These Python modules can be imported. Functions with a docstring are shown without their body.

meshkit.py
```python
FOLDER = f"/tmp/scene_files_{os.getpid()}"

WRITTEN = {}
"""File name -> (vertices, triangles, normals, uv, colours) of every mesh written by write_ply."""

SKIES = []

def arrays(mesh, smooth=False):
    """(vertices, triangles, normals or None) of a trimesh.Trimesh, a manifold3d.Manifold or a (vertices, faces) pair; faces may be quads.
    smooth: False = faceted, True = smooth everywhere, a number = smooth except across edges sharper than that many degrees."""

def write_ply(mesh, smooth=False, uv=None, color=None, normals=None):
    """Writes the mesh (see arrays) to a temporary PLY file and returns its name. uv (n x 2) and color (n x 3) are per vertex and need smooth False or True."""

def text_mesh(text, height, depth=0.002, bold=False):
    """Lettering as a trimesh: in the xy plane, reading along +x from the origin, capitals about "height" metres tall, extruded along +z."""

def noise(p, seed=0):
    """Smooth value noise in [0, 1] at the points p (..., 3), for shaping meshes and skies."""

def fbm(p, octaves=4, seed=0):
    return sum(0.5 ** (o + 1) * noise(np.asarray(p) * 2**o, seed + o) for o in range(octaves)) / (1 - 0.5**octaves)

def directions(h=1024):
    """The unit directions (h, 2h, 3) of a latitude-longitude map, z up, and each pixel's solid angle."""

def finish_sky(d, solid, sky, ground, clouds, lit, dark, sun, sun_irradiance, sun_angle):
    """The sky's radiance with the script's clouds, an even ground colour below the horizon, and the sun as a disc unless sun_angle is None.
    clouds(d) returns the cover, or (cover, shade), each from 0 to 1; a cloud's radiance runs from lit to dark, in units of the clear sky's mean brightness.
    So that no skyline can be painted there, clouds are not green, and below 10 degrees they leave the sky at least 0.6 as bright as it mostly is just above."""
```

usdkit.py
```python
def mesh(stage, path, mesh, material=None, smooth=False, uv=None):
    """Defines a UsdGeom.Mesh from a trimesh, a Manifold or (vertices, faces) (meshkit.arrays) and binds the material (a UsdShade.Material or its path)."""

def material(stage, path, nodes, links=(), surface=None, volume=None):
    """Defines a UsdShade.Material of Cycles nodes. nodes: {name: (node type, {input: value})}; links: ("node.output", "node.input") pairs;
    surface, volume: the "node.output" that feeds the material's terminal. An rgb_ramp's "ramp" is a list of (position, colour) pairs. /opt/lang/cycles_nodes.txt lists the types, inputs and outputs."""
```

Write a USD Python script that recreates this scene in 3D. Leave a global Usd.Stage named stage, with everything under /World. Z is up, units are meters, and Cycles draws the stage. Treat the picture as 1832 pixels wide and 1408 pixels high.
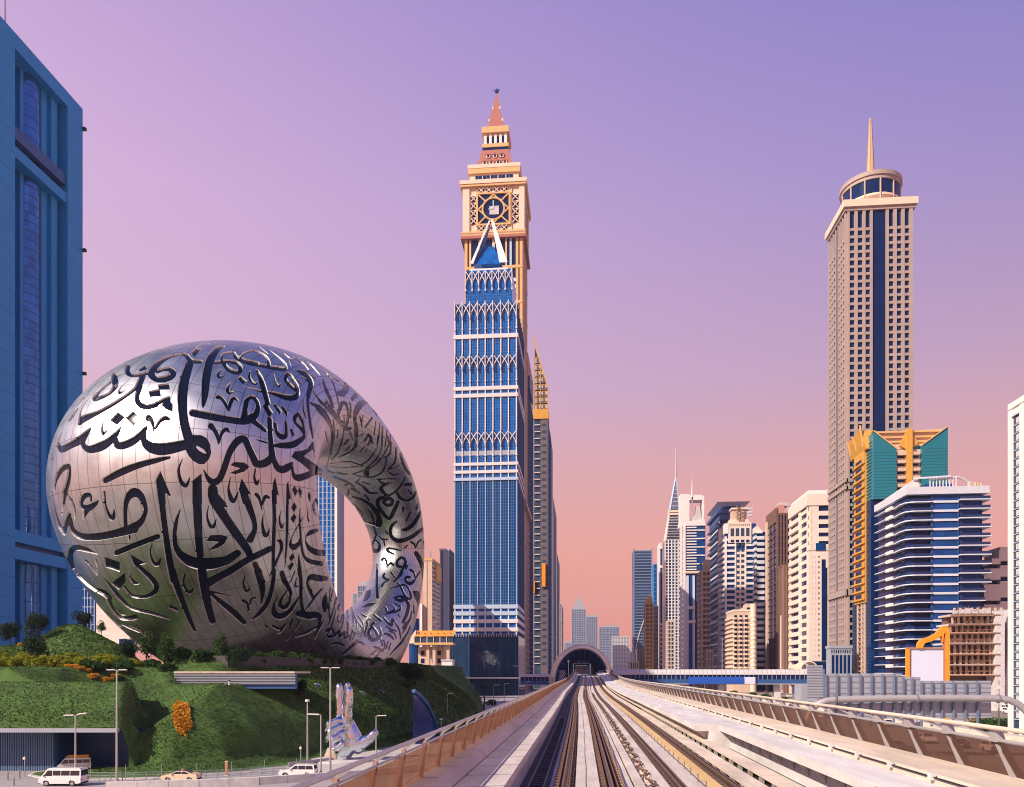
import math, random
import numpy as np, trimesh, manifold3d, usdkit, meshkit
from shapely.geometry import Polygon, LineString, Point, box as sbox
from shapely.ops import unary_union
from shapely.strtree import STRtree
from pxr import Usd, UsdGeom, UsdLux, UsdShade, Sdf, Gf, Vt

stage = Usd.Stage.CreateInMemory()
UsdGeom.SetStageUpAxis(stage, 'Z')
UsdGeom.SetStageMetersPerUnit(stage, 1.0)
UsdGeom.Xform.Define(stage, '/World')
UsdGeom.Scope.Define(stage, '/World/Looks')

# ------------------------------------------------------------------ camera, sky, sun, exposure
FOC, CXP, HZ, EYE = 1400.0, 916.0, 1204.0, 12.6          # focal length, centre and horizon in picture units, eye height in metres
YAW = math.atan(124 / 1400)                               # the railway runs along +y; the camera looks a little to its left
cam = UsdGeom.Camera.Define(stage, '/World/camera')
cam.AddTranslateOp().Set((0, 0, EYE))
cam.AddRotateXYZOp().Set((90, 0, math.degrees(YAW)))
cam.CreateFocalLengthAttr(14.00); cam.CreateHorizontalApertureAttr(18.32); cam.CreateVerticalApertureAttr(14.08)
cam.CreateVerticalApertureOffsetAttr((HZ - 704) / 100.0)
cam.CreateClippingRangeAttr((0.1, 60000.0))
EXPO = 0.45
cam.CreateExposureAttr(EXPO)
SUN = np.array([-.69, -.54, .66]); SUN /= np.linalg.norm(SUN)
sun = UsdLux.DistantLight.Define(stage, '/World/sun')
sun.CreateIntensityAttr(1.25); sun.CreateAngleAttr(0.53); sun.CreateNormalizeAttr(True); sun.CreateColorAttr((1.0, 0.86, 0.72))
sun.AddRotateXYZOp().Set((math.degrees(math.acos(SUN[2])), 0, math.degrees(math.atan2(SUN[0], -SUN[1]))))
dome = UsdLux.DomeLight.Define(stage, '/World/sky')
SKY_STRENGTH = 0.1
sky_mat = usdkit.material(stage, '/World/Looks/sky', {
    'st': ('sky_texture', {'sky_type': 'single_scattering', 'sun_disc': False, 'sun_elevation': math.asin(SUN[2]), 'sun_rotation': math.atan2(SUN[0], SUN[1]), 'aerosol_density': 3.0}),
    'tc': ('texture_coordinate', {}), 'sx': ('separate_xyz', {}),
    'lft': ('map_range', {'from_min': -0.55, 'from_max': 0.45, 'to_min': 0.0, 'to_max': 1.0, 'clamp': True}),
    'ra': ('rgb_ramp', {'ramp': [(0.0, (.80, .25, .14)), (.07, (.78, .27, .17)), (.145, (.76, .315, .235)), (.24, (.67, .345, .35)), (.34, (.61, .39, .53)), (.50, (.57, .37, .58)), (.65, (.45, .295, .55)), (.80, (.07, .10, .36)), (1.0, (.022, .06, .28))]}),
    'rb': ('rgb_ramp', {'ramp': [(0.0, (.80, .25, .14)), (.07, (.76, .265, .175)), (.145, (.75, .30, .225)), (.24, (.62, .315, .31)), (.34, (.44, .28, .42)), (.50, (.28, .215, .47)), (.65, (.155, .15, .45)), (.80, (.05, .085, .35)), (1.0, (.022, .06, .28))]}),
    'mixlr': ('mix', {}),
    'gain': ('vector_math', {'math_type': 'scale', 'scale': 9.3}),
    'mx': ('mix', {'fac': 0.93}),
    'bg': ('background_shader', {'strength': SKY_STRENGTH})},
    [('tc.generated', 'sx.vector'), ('sx.z', 'ra.fac'), ('sx.z', 'rb.fac'), ('sx.x', 'lft.value'), ('lft.result', 'mixlr.fac'), ('ra.color', 'mixlr.color1'), ('rb.color', 'mixlr.color2'),
     ('mixlr.color', 'gain.vector1'), ('st.color', 'mx.color1'), ('gain.vector', 'mx.color2'), ('mx.color', 'bg.color')], surface='bg.background')
UsdShade.MaterialBindingAPI.Apply(dome.GetPrim()).Bind(sky_mat)
dome.GetPrim().SetCustomDataByKey('kind', 'structure')

# ------------------------------------------------------------------ helpers
sa, ca = math.sin(YAW), math.cos(YAW)
def X_of(px, y):            # world x of what shows at column px at distance y along the railway
    k = math.atan((px - CXP) / FOC)
    return y * math.tan(k - YAW)
def Y_of(px, x):            # distance along the railway at which the line x = const shows at column px
    return x / math.tan(math.atan((px - CXP) / FOC) - YAW)
def depth(x, y): return y * ca - x * sa
def Z_of(py, x, y): return EYE + (HZ - py) / FOC * depth(x, y)
def cam_xy(px, D):          # world x, y of column px at depth D
    xc = (px - CXP) / FOC * D
    return xc * ca - D * sa, xc * sa + D * ca
def ground(px, py, z=0.0):
    D = (EYE - z) * FOC / (py - HZ)
    x, y = cam_xy(px, D)
    return x, y

USED, LOC = {}, {}
def free(parent, name):
    key = (parent, name); n = USED.get(key, 0); USED[key] = n + 1
    return f'{parent}/{name}' if n == 0 else f'{parent}/{name}_{n:03d}'
def tag(p, label=None, cat=None, group=None, kind=None):
    for k, v in (('label', label), ('category', cat), ('group', group), ('kind', kind)):
        if v: p.SetCustomDataByKey(k, v)
    return p
def thing(name, label, cat, loc=(0, 0, 0), group=None, rz=0.0, kind=None):
    path = free('/World', name)
    x = UsdGeom.Xform.Define(stage, path)
    x.AddTranslateOp().Set(tuple(map(float, loc)))
    x.AddRotateZOp().Set(float(rz))
    LOC[path] = np.array(loc, float)
    tag(x.GetPrim(), label, cat, group, kind)
    return path
def dup(src, loc, rz=0.0, label=None, scale=None, group=None):
    base = src.rsplit('/', 1)[1]
    while base[-4:-3] == '_' and base[-3:].isdigit(): base = base[:-4]
    path = free('/World', base)
    x = UsdGeom.Xform.Define(stage, path)
    x.GetPrim().GetReferences().AddInternalReference(src)
    x.GetPrim().SetInstanceable(True)
    place(path, loc, rz, scale)
    was = stage.GetPrimAtPath(src).GetCustomData()
    tag(x.GetPrim(), label or was.get('label'), was.get('category'), group or was.get('group'))
    return path
def place(path, loc, rz=0.0, scale=None):
    x = UsdGeom.Xformable(stage.GetPrimAtPath(path)); x.ClearXformOpOrder()
    p = x.GetPrim()
    (x.AddTranslateOp() if not p.HasAttribute('xformOp:translate') else UsdGeom.XformOp(p.GetAttribute('xformOp:translate'))).Set(tuple(map(float, loc)))
    (x.AddRotateZOp() if not p.HasAttribute('xformOp:rotateZ') else UsdGeom.XformOp(p.GetAttribute('xformOp:rotateZ'))).Set(float(rz))
    ops = [UsdGeom.XformOp(p.GetAttribute('xformOp:translate')), UsdGeom.XformOp(p.GetAttribute('xformOp:rotateZ'))]
    if scale is not None:
        s = x.AddScaleOp() if not p.HasAttribute('xformOp:scale') else UsdGeom.XformOp(p.GetAttribute('xformOp:scale'))
        s.Set(Gf.Vec3f(*((scale,) * 3 if np.ndim(scale) == 0 else scale))); ops.append(s)
    x.SetXformOpOrder(ops)
def root_loc(parent):
    while parent and parent not in LOC: parent = parent.rsplit('/', 1)[0] if parent.count('/') > 1 else None
    return LOC[parent] if parent else np.zeros(3)
def part(parent, name, mb, mat, smooth=False, label=None, kind=None, world=True):
    path = free(parent, name)
    v, f = mb.arrays() if isinstance(mb, MB) else (np.asarray(mb.vertices), np.asarray(mb.faces))
    if world: v = v - root_loc(parent)
    m = usdkit.mesh(stage, path, (v, f), M[mat] if isinstance(mat, str) else mat, smooth=smooth)
    tag(m.GetPrim(), label, None, None, kind)
    return path
def single(name, mb, mat, label, cat, group=None, kind=None, smooth=False):
    path = free('/World', name)
    m = usdkit.mesh(stage, path, mb.arrays() if isinstance(mb, MB) else mb, M[mat] if isinstance(mat, str) else mat, smooth=smooth)
    tag(m.GetPrim(), label, cat, group, kind)
    return path

BOXF = np.array([[0, 2, 1], [0, 3, 2], [4, 5, 6], [4, 6, 7], [0, 1, 5], [0, 5, 4], [1, 2, 6], [1, 6, 5], [2, 3, 7], [2, 7, 6], [3, 0, 4], [3, 4, 7]])
class MB:
    def __init__(s): s.v, s.f, s.n = [], [], 0
    def raw(s, v, f):
        v = np.asarray(v, float); f = np.asarray(f, int)
        if f.shape[1] == 4: f = np.vstack([f[:, [0, 1, 2]], f[:, [0, 2, 3]]])
        s.v.append(v); s.f.append(f + s.n); s.n += len(v); return s
    def box(s, x0, x1, y0, y1, z0, z1):
        x0, x1 = sorted((x0, x1)); y0, y1 = sorted((y0, y1)); z0, z1 = sorted((z0, z1))
        return s.raw([[x0, y0, z0], [x1, y0, z0], [x1, y1, z0], [x0, y1, z0], [x0, y0, z1], [x1, y0, z1], [x1, y1, z1], [x0, y1, z1]], BOXF)
    def hexa(s, p8): return s.raw(p8, BOXF)
    def frustum(s, x0, x1, y0, y1, z0, X0, X1, Y0, Y1, z1):
        return s.raw([[x0, y0, z0], [x1, y0, z0], [x1, y1, z0], [x0, y1, z0], [X0, Y0, z1], [X1, Y0, z1], [X1, Y1, z1], [X0, Y1, z1]], BOXF)
    def bar(s, p, q, w, h=None, up=(0, 0, 1)):      # a square bar from p to q
        p, q = np.asarray(p, float), np.asarray(q, float); d = q - p; d /= np.linalg.norm(d)
        a = np.cross(d, up); 
        if np.linalg.norm(a) < 1e-4: a = np.cross(d, (0, 1, 0))
        a /= np.linalg.norm(a); b = np.cross(a, d); h = w if h is None else h
        c = [-a * w / 2 - b * h / 2, a * w / 2 - b * h / 2, a * w / 2 + b * h / 2, -a * w / 2 + b * h / 2]
        return s.raw([p + k for k in c] + [q + k for k in c], BOXF)
    def tube(s, pts, r, n=8, cap=True):
        pts = np.asarray(pts, float); r = np.broadcast_to(np.asarray(r, float), len(pts))
        t = np.gradient(pts, axis=0); t /= np.linalg.norm(t, axis=1, keepdims=True)
        ref = np.array([0, 0, 1.0]) if abs(t[0][2]) < .9 else np.array([1.0, 0, 0])
        rings = []
        for p, d, q in zip(pts, t, r):
            a = np.cross(d, ref); a /= np.linalg.norm(a); b = np.cross(d, a); ref = np.cross(a, d) if abs(np.dot(ref, d)) > .95 else ref
            th = np.linspace(0, 2 * np.pi, n, endpoint=False)[:, None]
            rings.append(p + q * (np.cos(th) * a + np.sin(th) * b))
        v = np.vstack(rings); f = []
        for i in range(len(pts) - 1):
            for k in range(n):
                l = (k + 1) % n; f.append([i * n + k, i * n + l, (i + 1) * n + l, (i + 1) * n + k])
        f = np.array(f); f = np.vstack([f[:, [0, 1, 2]], f[:, [0, 2, 3]]])
        if cap:
            v = np.vstack([v, pts[0], pts[-1]]); m = len(v)
            e = [[m - 2, (k + 1) % n, k] for k in range(n)] + [[m - 1, (len(pts) - 1) * n + k, (len(pts) - 1) * n + (k + 1) % n] for k in range(n)]
            f = np.vstack([f, e])
        return s.raw(v, f)
    def prism(s, poly, z0, z1):      # polygon in xy
        v, f = trimesh.creation.triangulate_polygon(poly if isinstance(poly, Polygon) else Polygon(poly), engine='earcut')
        m = trimesh.creation.extrude_triangulation(v, f, z1 - z0)
        return s.raw(np.asarray(m.vertices) + [0, 0, z0], m.faces)
    def wall(s, poly, o, u, n, d0, d1):    # polygon in (u, z) on a vertical face with origin o; from d0 to d1 along the outward normal n
        v, f = trimesh.creation.triangulate_polygon(poly if isinstance(poly, Polygon) else Polygon(poly), engine='earcut')
        m = trimesh.creation.extrude_triangulation(v, f, 1.0); w = np.asarray(m.vertices)
        o, u, n = (np.asarray(k, float) for k in (o, u, n))
        P = o + w[:, :1] * u + w[:, 1:2] * np.array([0, 0, 1.0]) + (d0 + (d1 - d0) * w[:, 2:3]) * n
        return s.raw(P, m.faces)
    def mesh(s, m, T=None):
        if hasattr(m, 'to_mesh'): a = m.to_mesh(); v, f = a.vert_properties[:, :3], a.tri_verts
        else: v, f = np.asarray(m.vertices), np.asarray(m.faces)
        return s.raw(v if T is None else v @ T[:3, :3].T + T[:3, 3], f)
    def arrays(s):
        return (np.vstack(s.v), np.vstack(s.f)) if s.v else (np.zeros((0, 3)), np.zeros((0, 3), int))

class Face:                 # a vertical facade: boxes in (along, height, out) of it
    def __init__(s, o, u, n): s.o, s.u, s.n = np.array([o[0], o[1], 0.]), np.array([*u, 0.]), np.array([*n, 0.])
    def p(s, a, z, d): return s.o + a * s.u + d * s.n + np.array([0, 0, z])
    def box(s, mb, a0, a1, z0, z1, d0, d1):
        q = lambda z: [s.p(a0, z, d0), s.p(a1, z, d0), s.p(a1, z, d1), s.p(a0, z, d1)]
        v = q(z0) + q(z1)
        flip = np.cross(s.u, s.n)[2] < 0
        return mb.raw(v, BOXF[:, ::-1] if flip else BOXF)
    def bar(s, mb, a0, z0, a1, z1, w, d0, d1):    # slanted bar in the plane of the facade
        dx, dz = a1 - a0, z1 - z0; L = math.hypot(dx, dz); ox, oz = -dz / L * w / 2, dx / L * w / 2
        c = [(a0 - ox, z0 - oz), (a0 + ox, z0 + oz), (a1 + ox, z1 + oz), (a1 - ox, z1 - oz)]
        mb.raw([s.p(a, z, d0) for a, z in c] + [s.p(a, z, d1) for a, z in c], BOXF); return mb
def front(x0, y): return Face((x0, y), (1, 0), (0, -1))
def left_face(x, y0): return Face((x, y0), (0, 1), (-1, 0))
def right_face(x, y0): return Face((x, y0), (0, 1), (1, 0))

# ------------------------------------------------------------------ materials
M = {}
def mat(name, col, rough=.6, metal=0.0, var=.12, scale=.6, bump=0.0, bscale=8.0, spec=.5, rnd=.0, coat=0.0, stretch=(1, 1, 1)):
    c = np.array(col, float)
    nodes = {'g': ('geometry', {}), 'mp': ('mapping', {'scale': tuple(stretch)}), 'n': ('noise_texture', {'scale': scale, 'detail': 5, 'roughness': .62}),
             'r': ('rgb_ramp', {'ramp': [(.25, tuple(c * (1 - var))), (.75, tuple(np.minimum(c * (1 + var), 1)))]}),
             'p': ('principled_bsdf', {'roughness': rough, 'metallic': metal, 'specular_ior_level': spec, 'coat_weight': coat})}
    links = [('g.position', 'mp.vector'), ('mp.vector', 'n.vector'), ('n.fac', 'r.fac')]
    last = 'r.color'
    if rnd:
        nodes.update({'o': ('object_info', {}), 'mr': ('map_range', {'to_min': 1 - rnd, 'to_max': 1 + rnd}), 'hv': ('hsv', {})})
        links += [('o.random', 'mr.value'), ('mr.result', 'hv.value'), (last, 'hv.color')]; last = 'hv.color'
    links.append((last, 'p.base_color'))
    if bump:
        nodes.update({'bn': ('noise_texture', {'scale': bscale, 'detail': 4}), 'b': ('bump', {'strength': bump, 'distance': .05})})
        links += [('mp.vector', 'bn.vector'), ('bn.fac', 'b.height'), ('b.normal', 'p.normal')]
    M[name] = usdkit.material(stage, '/World/Looks/' + name, nodes, links, surface='p.BSDF')
def glass(name, col, rough=.12, cell=(1.5, 1.5, 3.4), var=.35, spec=.18, off=(0, 0, 0), wav=.0, metal=0.0):
    """facade glass: every pane takes a slightly different tone"""
    c = np.array(col, float)
    nodes = {'g': ('geometry', {}), 'mp': ('mapping', {'scale': tuple(1 / np.array(cell)), 'location': off}), 'fl': ('vector_math', {'math_type': 'floor'}), 'w': ('white_noise_texture', {}),
             'r': ('rgb_ramp', {'ramp': [(0, tuple(c * (1 - var))), (.8, tuple(c)), (1, tuple(np.minimum(c * (1 + var) + .01, 1)))]}),
             'p': ('principled_bsdf', {'roughness': rough, 'specular_ior_level': spec, 'metallic': metal}), 'lo': ('noise_texture', {'scale': .045, 'detail': 3}), 'fm': ('mix_float', {'fac': .38}),
             'n2': ('noise_texture', {'scale': .35, 'detail': 2}), 'b': ('bump', {'strength': wav, 'distance': .08})}
    links = [('g.position', 'mp.vector'), ('mp.vector', 'fl.vector1'), ('fl.vector', 'w.vector'), ('g.position', 'lo.vector'), ('w.value', 'fm.a'), ('lo.fac', 'fm.b'), ('fm.result', 'r.fac'), ('r.color', 'p.base_color')]
    if wav: links += [('g.position', 'n2.vector'), ('n2.fac', 'b.height'), ('b.normal', 'p.normal')]
    M[name] = usdkit.material(stage, '/World/Looks/' + name, nodes, links, surface='p.BSDF')
mat('cream', (.74, .58, .44), .7, var=.08, scale=.25)
mat('cream_gold', (.66, .40, .16), .6, var=.1, scale=.3)
mat('gold', (.62, .32, .05), .45, var=.1)
mat('orange_paint', (.80, .30, .02), .35, var=.05)
mat('roof_red', (.36, .13, .10), .7, var=.2, scale=.8)
mat('white_trim', (.66, .62, .62), .6, var=.06)
mat('pale_blue_trim', (.42, .52, .66), .5, var=.06)
mat('white_wall', (.78, .72, .68), .7, var=.06, scale=.15)
mat('warm_white', (.76, .64, .54), .7, var=.07, scale=.15)
mat('beige_wall', (.60, .44, .33), .75, var=.1, scale=.2)
mat('pink_stone', (.37, .29, .26), .7, var=.1, scale=.2)
mat('tan_wall', (.36, .21, .15), .7, var=.12, scale=.2)
mat('brown_wall', (.16, .085, .06), .5, var=.15, scale=.2)
mat('blue_wall', (.012, .25, .58), .55, var=.07, scale=.08)
mat('blue_bar', (.025, .09, .25), .5, var=.07, scale=.1)
mat('grey_wall', (.34, .36, .41), .6, var=.08, scale=.2)
mat('grey_metal', (.32, .33, .36), .4, metal=.6, var=.1)
mat('steel', (.50, .50, .52), .35, metal=.8, var=.1)
mat('rail_steel', (.20, .13, .10), .38, metal=.7, var=.25, scale=3)
mat('rusty', (.16, .085, .055), .7, var=.3, scale=4)
mat('concrete', (.53, .47, .42), .8, var=.24, scale=.9, stretch=(1.6, .35, 1), bump=.25, bscale=9, rnd=.06)
mat('concrete_grey', (.58, .55, .53), .8, var=.24, scale=.9, stretch=(1.6, .35, 1), bump=.2, bscale=9, rnd=.05)
mat('concrete_warm', (.60, .50, .40), .8, var=.24, scale=.9, stretch=(1.6, .35, 1), bump=.2, bscale=9, rnd=.06)
mat('concrete_yellow', (.58, .40, .17), .8, var=.14, scale=.8, bump=.2)
mat('trough_dark', (.10, .11, .13), .85, var=.25, scale=.8, bump=.3)
mat('bed_grey', (.30, .26, .23), .9, var=.2, scale=2)
mat('fence_brown', (.30, .15, .09), .45, var=.12, scale=.8, rnd=.08)
mat('asphalt', (.055, .055, .06), .85, var=.2, scale=.15, bump=.2, bscale=20)
mat('road_light', (.30, .28, .28), .85, var=.12, scale=.1, bump=.1, bscale=20)
mat('pavement', (.44, .40, .37), .85, var=.12, scale=.2)
mat('sand', (.22, .18, .15), .9, var=.2, scale=.02)
mat('paint_white', (.75, .75, .74), .6, var=.1, scale=2)
mat('car_white', (.78, .76, .74), .25, var=.02, coat=.6)
mat('car_cream', (.72, .56, .38), .25, var=.02, coat=.6)
mat('car_silver', (.42, .42, .44), .3, metal=.5, var=.02, coat=.6)
mat('car_dark', (.03, .032, .04), .25, var=.02, coat=.6)
mat('car_blue', (.02, .06, .25), .25, var=.02, coat=.6)
mat('car_red', (.30, .03, .02), .3, var=.02, coat=.6)
mat('car_glass', (.012, .016, .022), .06, var=.05, spec=.8)
mat('rubber', (.018, .018, .018), .8, var=.2)
mat('tail_light', (.35, .02, .015), .2, var=.02)
mat('head_light', (.75, .75, .72), .1, var=.02)
mat('lamp_white', (.70, .66, .62), .5, var=.04)
mat('pole_grey', (.40, .38, .38), .5, metal=.3, var=.08)
mat('bark', (.075, .052, .04), .9, var=.25, scale=4)
mat('sign_white', (.62, .66, .80), .45, var=.01)
mat('ad_blue', (.012, .09, .42), .35, var=.03)
mat('mirror_hand', (.60, .66, .72), .06, metal=1.0, var=.02)
mat('stone_base', (.42, .31, .26), .9, var=.2, scale=1.2, bump=.6, bscale=2)
mat('teal_glass', (.005, .17, .22), .15, var=.1, scale=.05)
mat('bronze', (.20, .10, .075), .4, var=.1)
mat('tan_pink', (.50, .25, .20), .6)
mat('bronze_sign', (.42, .20, .12), .5)
mat('panel_grey', (.34, .37, .43), .45, metal=.2, var=.07, scale=.4, rnd=.05); mat('rib_blue', (.14, .18, .26), .5)
mat('mid_blue_bar', (.06, .24, .52), .4, var=.05); mat('navy_paint', (.02, .05, .25), .5); mat('teal_line', (.02, .10, .14), .4)
mat('pale_slab', (.60, .62, .68), .55, var=.05, rnd=.04); mat('balcony_glass', (.008, .028, .10), .1, var=.1); mat('spire_dark', (.10, .12, .17), .5); mat('station_gold', (.84, .64, .44), .38, var=.07, scale=.1); mat('rib_wall', (.10, .17, .30), .6)
mat('dim_stone', (.13, .10, .11), .6, var=.1)
mat('black', (.012, .012, .015), .6, var=.1)
mat('scaffold', (.30, .16, .10), .7, var=.3, scale=.6)
mat('slab_grey', (.52, .50, .50), .75, var=.1, scale=.3)
glass('blue_glass', (.008, .12, .44), .14, cell=(1.42, 1.5, 1.75), var=.5)
glass('blue_glass_dark', (.008, .06, .19), .14, cell=(1.42, 1.5, 1.75), var=.28)
glass('strip_glass', (.004, .018, .085), .10, cell=(6, 6, 3.6), var=.2)
glass('navy_glass', (.005, .026, .115), .10, cell=(3, 3, 3.6), var=.5)
glass('mid_blue_glass', (.010, .065, .24), .12, cell=(3, 3, 3.6), var=.4)
glass('grey_glass', (.045, .075, .13), .12, cell=(2, 2, 3.6), var=.4)
glass('shop_glass', (.02, .05, .11), .05, cell=(1.2, 1.2, 7), var=.4, wav=.55)
glass('tower_glass', (.06, .20, .50), .04, cell=(1.6, 1.6, 3.8), var=.4, wav=.2, spec=.1, metal=.75)
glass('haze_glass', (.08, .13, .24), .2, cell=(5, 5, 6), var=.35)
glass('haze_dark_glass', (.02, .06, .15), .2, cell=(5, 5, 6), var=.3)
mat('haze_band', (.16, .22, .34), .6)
mat('gold_wall', (.55, .30, .09), .6, var=.1)
# perforated or tinted screens
M['screen_glass'] = usdkit.material(stage, '/World/Looks/screen_glass', {
    'd': ('principled_bsdf', {'base_color': (.13, .065, .045), 'roughness': .4}), 't': ('transparent_bsdf', {'color': (.66, .52, .45)}), 'm': ('mix_closure', {'fac': .36})},
    [('t.BSDF', 'm.closure1'), ('d.BSDF', 'm.closure2')], surface='m.closure')
M['screen_glass_left'] = usdkit.material(stage, '/World/Looks/screen_glass_left', {
    'g': ('geometry', {}), 'n': ('noise_texture', {'scale': 1.5, 'detail': 5}), 'r': ('rgb_ramp', {'ramp': [(.3, (.23, .125, .085)), (.7, (.30, .17, .12))]}),
    'd': ('diffuse_bsdf', {}), 'tr': ('translucent_bsdf', {}), 't': ('transparent_bsdf', {'color': (.94, .84, .76)}), 'm0': ('mix_closure', {'fac': .6}), 'm': ('mix_closure', {'fac': .58})},
    [('g.position', 'n.vector'), ('n.fac', 'r.fac'), ('r.color', 'd.color'), ('r.color', 'tr.color'), ('d.BSDF', 'm0.closure1'), ('tr.BSDF', 'm0.closure2'), ('t.BSDF', 'm.closure1'), ('m0.closure', 'm.closure2')], surface='m.closure')
def leaf(name, c0, c1, scale=1.3):
    M[name] = usdkit.material(stage, '/World/Looks/' + name, {
        'g': ('geometry', {}), 'o': ('object_info', {}), 'n': ('noise_texture', {'scale': scale, 'detail': 4}), 'rn': ('math', {'math_type': 'multiply_add', 'value2': .5}),
        'hf': ('math', {'math_type': 'multiply', 'value2': .5}),
        'r': ('rgb_ramp', {'ramp': [(.25, c0), (.75, c1)]}), 'p': ('principled_bsdf', {'roughness': .6, 'specular_ior_level': .25}), 't': ('translucent_bsdf', {}), 'm': ('mix_closure', {'fac': .25})},
        [('g.position', 'n.vector'), ('g.random_per_island', 'rn.value1'), ('n.fac', 'hf.value1'), ('hf.value', 'rn.value3'), ('rn.value', 'r.fac'), ('r.color', 'p.base_color'), ('r.color', 't.color'),
         ('p.BSDF', 'm.closure1'), ('t.BSDF', 'm.closure2')], surface='m.closure')
leaf('leaf_green', (.03, .08, .012), (.09, .19, .02))
leaf('leaf_tree', (.012, .035, .012), (.04, .09, .02))
leaf('leaf_hedge', (.045, .095, .007), (.18, .25, .012), .35)
leaf('leaf_lawn', (.03, .075, .015), (.10, .18, .025), .3)
leaf('leaf_yellow', (.22, .25, .01), (.80, .62, .015))
leaf('leaf_orange', (.58, .28, .02), (.92, .64, .10))
leaf('leaf_palm', (.02, .05, .015), (.07, .13, .03))
mat('turf', (.045, .10, .014), .9, var=.5, scale=.35, bump=.9, bscale=5)
# ------------------------------------------------------------------ ground, roads
single('ground', MB().box(-3200, 3600, -900, 4600, -.5, 0), 'sand', 'flat sandy city ground', 'ground', kind='structure')
def strip(name, x0, x1, y0, y1, z, mt): single(name, MB().box(x0, x1, y0, y1, -.1, z), mt, None, None, kind='structure')
strip('highway', 26, 80, -60, 1500, .012, 'road_light')
strip('service_road', -100, -13, -60, 520, .012, 'road_light')
strip('pavement', 80.2, 100, -60, 1500, .13, 'pavement')
strip('central_verge', 14, 25.8, -60, 900, .12, 'pavement')
# lane markings of the highway and of the service road
def dashes(x, y0, y1, step, n, w=.16):
    mb = MB()
    for y in np.arange(y0, y1, step): mb.box(x - w / 2, x + w / 2, y, y + n, .016, .018)
    return mb
mk = MB()
for x in (31.5, 35.2, 38.9, 42.6, 60, 63.7, 67.4):
    d = dashes(x, 60, 500, 9, 3); mk.raw(*d.arrays())
for x in (27.5, 47.5, 55.5, 78.5): mk.box(x - .1, x + .1, -40, 700, .016, .018)
single('lane_marking', mk, 'paint_white', None, None, kind='structure')
mk = MB()
for x in (-24, -27.6, -49.5):
    d = dashes(x, 40, 300, 9, 3); mk.raw(*d.arrays())
mk.box(-20.6, -20.4, -40, 400, .016, .018)
single('lane_marking', mk, 'paint_white', None, None, kind='structure')
# ------------------------------------------------------------------ ring-shaped museum: cladding panels cut by calligraphy
TP = (565.7639, 39.9346, 1.378, 37.7937, 22.1347, 8.0847, -3.8558, -0.8981, 13.4928, -7.2945, 0.3935, 0.5181, 0.1213, -3.4926, -1.5215, 0.3741, 0.3101)
TSCALE = 1.25
def ring_surface(U, V):
    cx, cz, beta, A, B, r0, rc, rs, n0, nc, ns, r2, n2, B1, rs2, ns2, sk = TP
    D = 150.0; xc = (cx - CXP) / FOC * D
    c = np.array([xc * ca - D * sa, xc * sa + D * ca, cz])
    e = np.array([math.cos(beta), math.sin(beta), 0]); n = np.array([-math.sin(beta), math.cos(beta), 0])
    cu, su = np.cos(U), np.sin(U); c2, s2 = np.cos(2 * U), np.sin(2 * U)
    rr = r0 + rc * cu + rs * su + r2 * c2 + rs2 * s2; rn = n0 + nc * cu + ns * su + n2 * c2 + ns2 * s2
    rad = rr * np.cos(V); h = (A + rad) * cu; z = (B + rad) * su + B1 * su ** 2 + sk * cu; ax = rn * np.sin(V)
    P = c + h[..., None] * e + ax[..., None] * n + z[..., None] * np.array([0, 0, 1.0])
    o = np.array([0, 0, EYE])
    return o + (P - o) * TSCALE
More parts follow.
